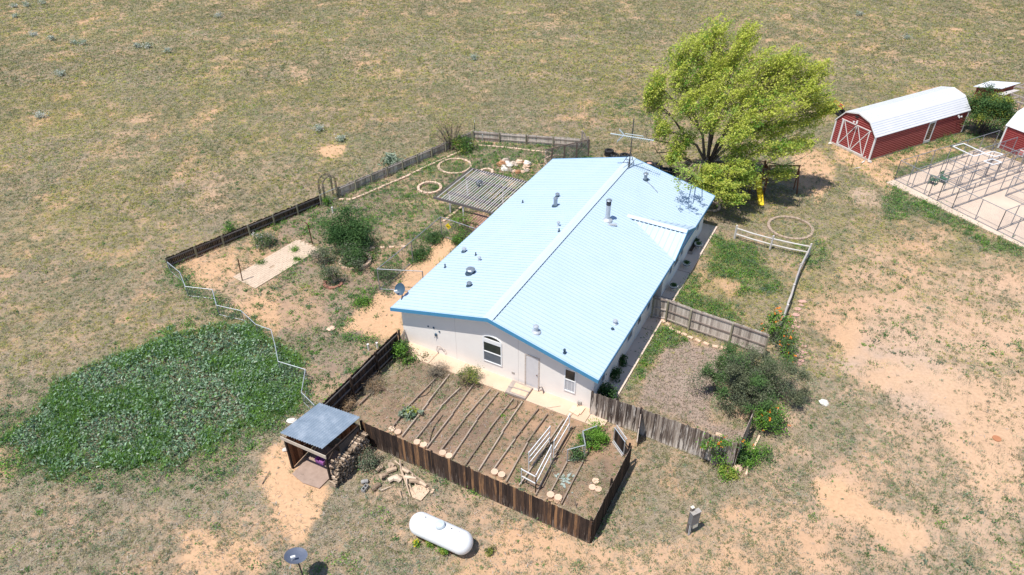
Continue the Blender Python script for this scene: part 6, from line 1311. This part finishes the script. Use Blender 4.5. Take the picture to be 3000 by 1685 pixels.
# ------------------------------------------------------------ the big wind swept tree
tb_ = P('C',650,1095); t = thing('big_tree', tb_, 'big yellow green tree swept by the wind behind the blue roof', 'tree'); TY = tb_.y
fork = PY('C',655,1035,TY-.1)
over = []
blobs = [(700,125,120,60,1),(930,140,75,60,2),(600,240,110,80,-1),(830,240,130,70,1),(460,290,75,80,0),(1090,310,120,60,1),(1240,330,80,50,0),(1400,400,80,70,0),(300,480,70,60,-1),(480,430,110,80,-2),(680,400,130,80,-1),(900,420,130,80,0),(1130,470,130,80,0),(1380,520,110,70,-1),
 (300,620,70,60,-1),(480,620,110,80,-3),(690,580,110,80,-3),(900,590,120,80,-2),(1150,640,130,70,-2),(1430,620,80,50,0),(340,790,65,50,-2),(480,880,80,60,-3),(680,740,90,60,-4),(1100,790,140,60,-1),(1320,750,110,50,0),(430,980,70,45,-3),(900,740,110,60,-3),
 (900,960,130,55,-5),(1180,930,130,50,-3),(620,1090,90,45,-6),(830,1060,110,45,-6),(930,1140,80,50,-6),(770,1200,90,55,-7),(850,1275,75,35,-7.5),(1190,1110,70,40,-4),(640,1180,60,50,-6.5),(1290,900,90,45,-1),(260,560,35,40,-1),(1480,660,35,30,0),(860,850,90,50,-4.5),(780,330,120,60,2.5),(1000,540,120,60,2),(620,500,110,70,1.5),(1200,400,110,55,1.5)]
mbt = MB(); pts = []; dirs = []; cols = []
mbt.tint = .5; mbt.tube([tb_+Vector((0,0,-.3)), tb_.lerp(fork,.5)+Vector((.05,0,0)), fork], [.36,.29,.24], 12)
mbb = MB()
wind = Vector((.75,.1,.28))
MAINS = (0,3,7,12,15,20,22,26,29,31,38); mains = []; order = sorted(range(len(blobs)), key=lambda i: i not in MAINS)
for i in order:
    x, y, rx, ry, dy_4 = blobs[i]; dyk = dy_4*.8-1.2-2.9*min(1, max(0, (x-550)/450)) if y < 950 else dy_4*1.08-.6-(1.2 if x > 1100 else 0)
    Yc = TY+dyk*1.0; c = PY('C',x,y,Yc); 
    if c.z < 1.6: Yc = TY+dyk-1.5; c = PY('C',x,y,Yc)
    if c.z < 1.4: c.z = 1.4
    k = .41459*(Yc*math.cos(PITCH)-(c.z-CH)*math.sin(PITCH))/FOC; Rx, Rz = rx*k, ry*k*1.15; Ry = (Rx+Rz)*.5
    v = c-fork; mid1 = fork+Vector((v.x*.28, v.y*.28, v.z*.42+.2)); mid2 = fork+Vector((v.x*.62, v.y*.62, v.z*.74+.15)); mbt.tint = rd.random()
    if i in MAINS:
        mbt.tube([fork+Vector((rd.uniform(-.12,.12),rd.uniform(-.1,.1),-.3)), mid1, mid2, c], [.15,.105,.06,.02], 8); mains.append((mid1, mid2, c))
    else:
        best = max(mains, key=lambda q: (q[2]-fork).normalized().dot(v.normalized())) if mains else (mid1, mid2, c)
        g0_ = best[0].lerp(best[1], rd.uniform(.0,.7)); g1_ = g0_.lerp(c,.5)+Vector((0,0,.35)); mbt.tube([g0_, g1_, c], [.065,.045,.015], 6); mid2 = g1_
    ns = int(14+rx*ry/400)
    for s in range(ns):
        u3 = rng.normal(size=3); u3 /= np.linalg.norm(u3); rr_ = rng.uniform(.2,1.22)**.7
        e = c+Vector((u3[0]*Rx, u3[1]*Ry, u3[2]*Rz))*rr_*1.0
        out = ((e-fork).normalized()*.7+wind*.8+Vector(rng.normal(size=3))*.18).normalized(); Ls = rng.uniform(1.0,2.2)
        st = e-out*Ls*.5; sb = c.lerp(mid2, rng.uniform(.1,.8))
        mbb.tint = rd.random(); mbb.tube([sb, sb.lerp(st,.6)+Vector((0,0,.1)), st, e+out*Ls*.45], [.022,.016,.011,.004], 4, cap=False)
        nl = int(Ls*44); f = rng.random(nl)**.8; sp2 = (.07+.13*np.sin(np.clip(f,0,1)*math.pi))[:,None]
        q_ = np.array(st)+np.array(out)*(f[:,None]*Ls)+rng.normal(size=(nl,3))*sp2*np.array([1,1,.8]); pts.append(q_); dirs.append(np.repeat(np.array(out)[None],nl,0))
        hf_ = np.clip((e.z-2)/9,0,1); kd = 'tyel' if rng.random() < .45+.4*hf_ else ('tgrn' if rng.random() < .7 else 'bright'); cols.append(colr(kd, nl))
for fx, fy in ((11.6,20.2),(12.4,20.9),(12.1,19.6)):
    sp3_ = HP(fx, fy, zroof(fx)); e0 = sp3_+to_sun*2.6; mbb.tint = .9; src = fork.lerp(e0,.3); mbb.tube([src, src.lerp(e0,.5)+Vector((0,0,.5)), e0+Vector((.3,.3,0)), e0], [.07,.05,.03,.012], 5)
    for s in range(7):
        e = e0+Vector(rng.normal(size=3))*.45; out = (Vector(rng.normal(size=3))*.5+Vector((-.6,-.5,.1))).normalized(); mbb.tube([e0, e, e+out*.7], [.014,.009,.004], 4, cap=False)
        nl = 26; f = rng.random(nl); q_ = np.array(e)+np.array(out)*(f[:,None]*.8)+rng.normal(size=(nl,3))*.12; pts.append(q_); dirs.append(np.repeat(np.array(out)[None],nl,0)); cols.append(colr('tgrn', nl))
# drooping bare twigs of the lower crown
for (x0_, y0_), (x1_, y1_), dy_5 in (((860,1190),(850,1360),-7.5),((920,1190),(1010,1220),-7.5),((900,1060),(940,1110),-7),((1000,975),(1250,905),-5),((1040,1060),(1390,850),-3),((300,960),(260,880),-2),((420,1080),(270,900),-2.5),((500,1130),(330,1080),-4),((640,1190),(540,1150),-6.5),((640,1200),(560,1215),-7),((1000,1190),(1100,1210),-5.5),((1150,1170),(1390,1000),-4),((1200,1050),(1410,940),-3),((230,860),(180,740),-1),((330,1000),(420,1090),-3),((1050,905),(1300,830),-3),((820,1330),(860,1290),-7.5),((700,1250),(720,1330),-7)):
    dz5 = dy_5*(1.05 if y0_ > 950 else .8); a_ = PY('C',x0_,y0_,TY+dz5); b_ = PY('C',x1_,y1_,TY+dz5); mbb.tint = 1.0; mid_ = a_.lerp(b_,.5)+Vector((rd.uniform(-.15,.15),0,rd.uniform(-.1,.2))); src = fork.lerp(a_,.35)
    mbb.tube([src, src.lerp(a_,.5)+Vector((0,0,.4)), a_, mid_, b_], [.07,.055,.04,.022,.008], 5)
mbt.build('trunk', m_bark, t); mbb.build('branches', M('twig_bark', (.17,.13,.10), (.36,.27,.19), scale=3, rough=.9), t)
pts = np.concatenate(pts); dirs = np.concatenate(dirs); cols = np.concatenate(cols)
ok_ = pts[:,2] > .6; pts, dirs, cols = pts[ok_], dirs[ok_], cols[ok_]
npmesh('crown', leafquads(pts, .175, .46, up=.5, dirv=dirs*1.3, ds=.7), 4, cols, m_tree, parent=t)

# ------------------------------------------------------------ grass, weeds, leafy patch
def houseframe(X, Y):
    dx_, dy_6 = X-HO.x, Y-HO.y; return dx_*HA.x+dy_6*HA.y, dx_*HB.x+dy_6*HB.y
def keep(X, Y, pad=0.0):
    hx_, hy_ = houseframe(X, Y)
    bad = (hx_ > -.1) & (hx_ < 13.8) & (hy_ > -1.12) & (hy_ < 22.3)
    dx_, dy_6 = X-k0.x, Y-k0.y; s = dx_*fdir.x+dy_6*fdir.y; q_ = dx_*bdir.x+dy_6*bdir.y; bad |= (s > 0) & (s < 22) & (q_ > 0) & (q_ < 13.6)
    s = (X-bo.x)*ux.x+(Y-bo.y)*ux.y; q_ = (X-bo.x)*uy.x+(Y-bo.y)*uy.y; bad |= (s > 0) & (s < 4.45) & (q_ > 0) & (q_ < 12.8)
    s = (X-pa[1].x)*pd.x+(Y-pa[1].y)*pd.y; q_ = (X-pa[1].x)*pn.x+(Y-pa[1].y)*pn.y; bad |= (s > 0) & (s < PL) & (q_ > 0) & (q_ < PW)
    bad |= (hx_ > -4.2) & (hx_ < 0) & (hy_ > 11.7) & (hy_ < 15.8)
    bad |= (hx_ > .6) & (hx_ < 3.7) & (hy_ > -11.3) & (hy_ < -8)
    return ~bad
def blades(X, Y, hgt, wid, nb, spread, colors, lean=(.35,.1)):
    """tufts of nb thin blades each; returns verts, cols"""
    n = len(X); c = np.stack([X, Y, np.zeros(n)-.01], 1); c = np.repeat(c, nb, 0); N_ = n*nb
    off = rng.normal(size=(N_,2))*np.repeat(spread, nb)[:,None]; h = np.repeat(hgt, nb)*rng.uniform(.5,1.2,N_); w_ = np.repeat(wid, nb)
    a_ = rng.uniform(0,2*math.pi,N_); d = np.stack([np.cos(a_), np.sin(a_)],1)
    b0_ = c.copy(); b0_[:,:2] += off*.45; tip = c.copy(); tip[:,:2] += off*1.25+d*h[:,None]*.45+np.array(lean)*h[:,None]; tip[:,2] += h
    wv_ = np.stack([-d[:,1], d[:,0], np.zeros(N_)],1)*w_[:,None]*.5
    v = np.stack([b0_-wv_, b0_+wv_, tip],1).reshape(-1,3); cl_ = np.repeat(colors, nb, 0)*rng.uniform(.8,1.2,(N_,1)); return v, cl_
def scatter(n, rect, pf_, seed=0):
    X = rng.uniform(rect[0], rect[1], n); Y = rng.uniform(rect[2], rect[3], n); m_ = masks(X, Y); pr = pf_(X, Y, m_)
    vis = (m_['u'] > -60) & (m_['u'] < 2640) & (m_['v'] > -40) & (m_['v'] < 1540)
    k = (rng.random(n) < pr) & vis & keep(X, Y); return X[k], Y[k], {q: a_[k] for q, a_ in m_.items()}
def tuftcol(X, Y, m_):
    n = len(X); f = fbm(X, Y, 6, 41); g = fbm(X, Y, 2, 47); r_ = rng.random(n)
    kinds = ['gryd','dry','oliv','yelo','grey','mid']
    GREENS['yelo'] = ((.20,.21,.05),(.33,.31,.07))
    w_ = np.stack([np.full(n,.20)+.5*m_['low'], np.full(n,.22)*(1-.8*(m_['yard']>.5)), .44+.6*m_['far'], .55*(1-.8*(m_['yard']>.5))*np.clip((f-.38)*5,0,1.5)*(m_['v']<950), .24+.3*m_['right']+.25*m_['low'], .05+1.2*m_['green']+.55*m_['yard']*(m_['u']>640)+.12*m_['right']*(g>.5)+.22*m_['low']*(g>.5)],1)
    w_ /= w_.sum(1, keepdims=True); cs = w_.cumsum(1); k = (r_[:,None] > cs).sum(1); out = np.zeros((n,3))
    for i, kd in enumerate(kinds):
        s = k == min(i,5)
        if s.any(): out[s] = colr(kd, int(s.sum()))
    return out, k
V_, C_ = [], []
field_tone = lambda X, Y: (.80+.5*fbm(X, Y, 9, 131))*(.86+.28*fbm(X, Y, 2.5, 137))
def clumps(X, Y, rad, hgt, nq, size, colors, asp=.22):
    n = len(X); N_ = n*nq; c = np.repeat(np.stack([X, Y, np.zeros(n)],1), nq, 0); R_ = np.repeat(rad, nq)[:,None]; H_ = np.repeat(hgt, nq)
    o_ = rng.normal(size=(N_,2))*.55; rr = np.linalg.norm(o_,axis=1); c[:,:2] += o_*R_; c[:,2] = np.maximum(.01, H_*np.exp(-rr**2)*rng.uniform(.3,1,N_))
    d = np.concatenate([o_*1.2+np.array([[.45,.1]]), np.full((N_,1),.8)],1)
    return leafquads(c, size, asp, up=.65, dirv=d, ds=.45), np.repeat(colors, nq, 0)*1.45*rng.uniform(.78,1.2,(N_,1))
dens = lambda X, Y, m_: np.clip((m_['cover']-.02)*1.25, 0, 1)
for rect, n, lod in (((-44,46,16,52),95000,0),((-60,62,52,80),85000,1),((-84,86,80,124),95000,2)):
    X, Y, m_ = scatter(n, rect, dens); cl_, k = tuftcol(X, Y, m_); cl_ = cl_*field_tone(X, Y)[:,None]; n_ = len(X); big = rng.random(n_)**1.9
    rad = (.06+.34*big)*(1,1.2,1.5)[lod]; v, c_ = clumps(X, Y, rad, .04+.22*big, (18,11,7)[lod], (.085,.125,.19)[lod], cl_, (.24,.26,.30)[lod]); V_.append(v); C_.append(c_)
for rect, n, pf2, pal, nq, sz_, amp in (((-44,46,16,60),26000,lambda X, Y, m_: (.14+.5*(fbm(X,Y,2.8,161)>.5))*(m_['cover'])*np.clip(m_['low']+m_['right']+.25,0,1)*(1-m_['soil']), ('grey','shr','oliv','blue'), 34, .075, .95),
        ((-84,86,36,124),42000,lambda X, Y, m_: (.10+.55*(fbm(X,Y,5,171)>.52))*m_['cover']*(m_['v']<900)*(m_['yard']<.3), ('oliv','yelo','grey','shr'), 16, .13, 1.15)):
    X, Y, m_ = scatter(n, rect, pf2); n_ = len(X); kk = rng.integers(0, len(pal), n_); cl_ = np.zeros((n_,3))
    for i, kd in enumerate(pal): cl_[kk==i] = colr(kd, int((kk==i).sum()))
    big = rng.random(n_)**1.5; far2 = 1+.5*np.clip((Y-60)/50,0,1); v, c_ = clumps(X, Y, (.10+.26*big)*far2, (.10+.22*big), nq, sz_, cl_*amp*.8, .28); V_.append(v); C_.append(c_)
v = np.concatenate(V_); c_ = np.concatenate(C_)
g_ = npmesh('grass', v, 4, c_, m_grass, org=np.array([0,50,0.])); tag(g_, 'dry and green grass tufts over the whole range and yards', 'grass', kind='stuff')
# broad leafed green weeds
wd = lambda X, Y, m_: np.clip(m_['green']*1.1+m_['yard']*(m_['u']>560)*np.clip(.25+(fbm(X,Y,1.6,71)-.5)*1.7+(m_['u']-700)/2000,0.05,.8)*(1-m_['sand'])+.05*(m_['low']+m_['right'])*(1-m_['sand'])*(fbm(X,Y,3,72)>.45)+.012*(m_['v']<900),0,1)
X, Y, m_ = scatter(60000, (-36,52,18,78), wd); n_ = len(X); nl = 26
sz = (.07+.26*rng.random(n_)**1.6)*(1+.45*m_['green']); q_ = np.repeat(np.stack([X,Y,sz*.5],1), nl, 0)+rng.normal(size=(n_*nl,3))*np.repeat(sz,nl)[:,None]*np.array([1,1,.45]); q_[:,2] = np.maximum(q_[:,2],.02)
tn = rng.random((n_,1)); cc1 = np.where(tn < .25, colr('bright',n_)*.75, np.where(tn < .65, colr('mid',n_)*.9, colr('dark',n_)*1.25))
cc1 = np.where((tn > .85), colr('blue',n_)*.6, cc1); cl_ = np.repeat(cc1, nl, 0)*rng.uniform(.75,1.25,(n_*nl,1))
w_ = npmesh('weeds', leafquads(q_, .11, .5, up=.9), 4, cl_*1.25, m_fol, org=np.array([5,50,0.])); tag(w_, 'low green weeds in the yards and around the kennels', 'weeds', kind='stuff')
# low lawn by the side walk
X, Y, m_ = scatter(60000, (0,30,28,62), lambda X, Y, m_: np.clip(m_['green']*(houseframe(X,Y)[0] > 13)*(houseframe(X,Y)[0] < 24)*(.45+fbm(X,Y,1.5,81)),0,1)); n_ = len(X)
kk = rng.random(n_) < .6; cl_ = np.where(kk[:,None], colr('yel',n_)*.9, colr('bright',n_)*1.2)
v, c_ = blades(X, Y, np.full(n_,.09), np.full(n_,.022), 8, np.full(n_,.09), cl_); l_ = npmesh('lawn', v, 3, c_, m_grass, org=np.array([14,45,0.])); tag(l_, 'patchy green lawn beside the shaded side walk', 'lawn', kind='stuff')
# big leafed vine patch
wp = weedpoly(); X = rng.uniform(-34,-8,90000); Y = rng.uniform(20,42,90000); m_u, m_v = projW(X, Y)
pr = soft(m_u, m_v, X, Y, wp, 26, 333); k = rng.random(90000) < pr*.62; X, Y = X[k], Y[k]; n_ = len(X)
hh = .10+.34*fbm(X, Y, 1.1, 91)*np.clip(pr[k]*1.2,.3,1); z_ = hh*rng.uniform(.35,1.25,n_)
q_ = np.stack([X,Y,z_],1); rep = 2; q_ = np.repeat(q_, rep, 0)+rng.normal(size=(n_*rep,3))*np.array([.10,.10,.03]); N_ = len(q_)
d = rng.normal(size=(N_,3))*.6+np.array([.55,-.1,.45]); d /= np.linalg.norm(d,axis=1,keepdims=True)
sx3 = rng.normal(size=(N_,3)); sx3 -= d*(sx3*d).sum(1,keepdims=True); sx3 /= np.linalg.norm(sx3,axis=1,keepdims=True); s = rng.uniform(.08,.22,(N_,1))
cl_f = 1.5*rng.uniform(.6,1.3,(N_,1))
v = np.stack([q_-d*s*.35-sx3*s*.05, q_+sx3*s*.30-d*s*.2, q_+d*s*.75, q_-sx3*s*.30-d*s*.2],1).reshape(-1,3)
ck = rng.random(N_); gz = fbm(q_[:,0], q_[:,1], 1.6, 97); cl_ = np.where((ck < .62)[:,None], colr('blue',N_)*1.05, np.where((ck < .85)[:,None], colr('mid',N_)*1.1, colr('pale',N_)*.7))
l_ = npmesh('leafy_patch', v, 4, cl_*cl_f, m_fol, org=np.array([-20,30,0.])); tag(l_, 'dense patch of big grey green vine leaves left of the woodshed', 'vine patch', kind='stuff')
kf2 = (fbm(X, Y, 1.5, 99) > .54) | ((pr[k] < .7) & (rng.random(n_) < .8)); X2, Y2 = X[kf2], Y[kf2]; n2_ = len(X2)
v, c_ = blades(X2, Y2, np.full(n2_,.42)*rng.uniform(.6,1.2,n2_), np.full(n2_,.028), 9, np.full(n2_,.13), np.where((rng.random(n2_)<.6)[:,None], colr('bright',n2_)*1.1, colr('mid',n2_)*1.6))
l_ = npmesh('feathery_weeds', v, 3, c_, m_grass, org=np.array([-20,30,0.])); tag(l_, 'feathery green weeds growing through the big leafed vine patch', 'weeds', kind='stuff')
# dead stalk litter and bark mulch
X, Y, m_ = scatter(26000, (-30,30,16,36), lambda X, Y, m_: (m_['low']+.35*(m_['v']>1000))*(.15+.5*(fbm(X,Y,2.5,111)>.5))); n_ = len(X); q_ = np.stack([X,Y,np.full(n_,.03)],1)
v = leafquads(q_, .22, .09, up=3.0); l_ = npmesh('dead_stalks', v, 4, np.where((rng.random(n_)<.5)[:,None], colr('dead',n_)*1.2, colr('white',n_)*.6), m_grass, org=np.array([-8,26,0.])); tag(l_, 'dead bleached stalks littering the foreground soil', 'plant litter', kind='stuff')
X, Y, m_ = scatter(60000, (6,22,24,48), lambda X, Y, m_: m_['mulch']*.8); n_ = len(X); q_ = np.stack([X,Y,rng.uniform(0,.05,n_)],1)
v = leafquads(q_, .13, .22, up=2.0); l_ = npmesh('bark_mulch', v, 4, np.where((rng.random(n_)<.6)[:,None], colr('gryd',n_)*1.15, colr('dead',n_)*.8), m_grass, org=np.array([14,36,0.])); tag(l_, 'grey brown bark mulch covering the small right yard', 'mulch', kind='stuff')
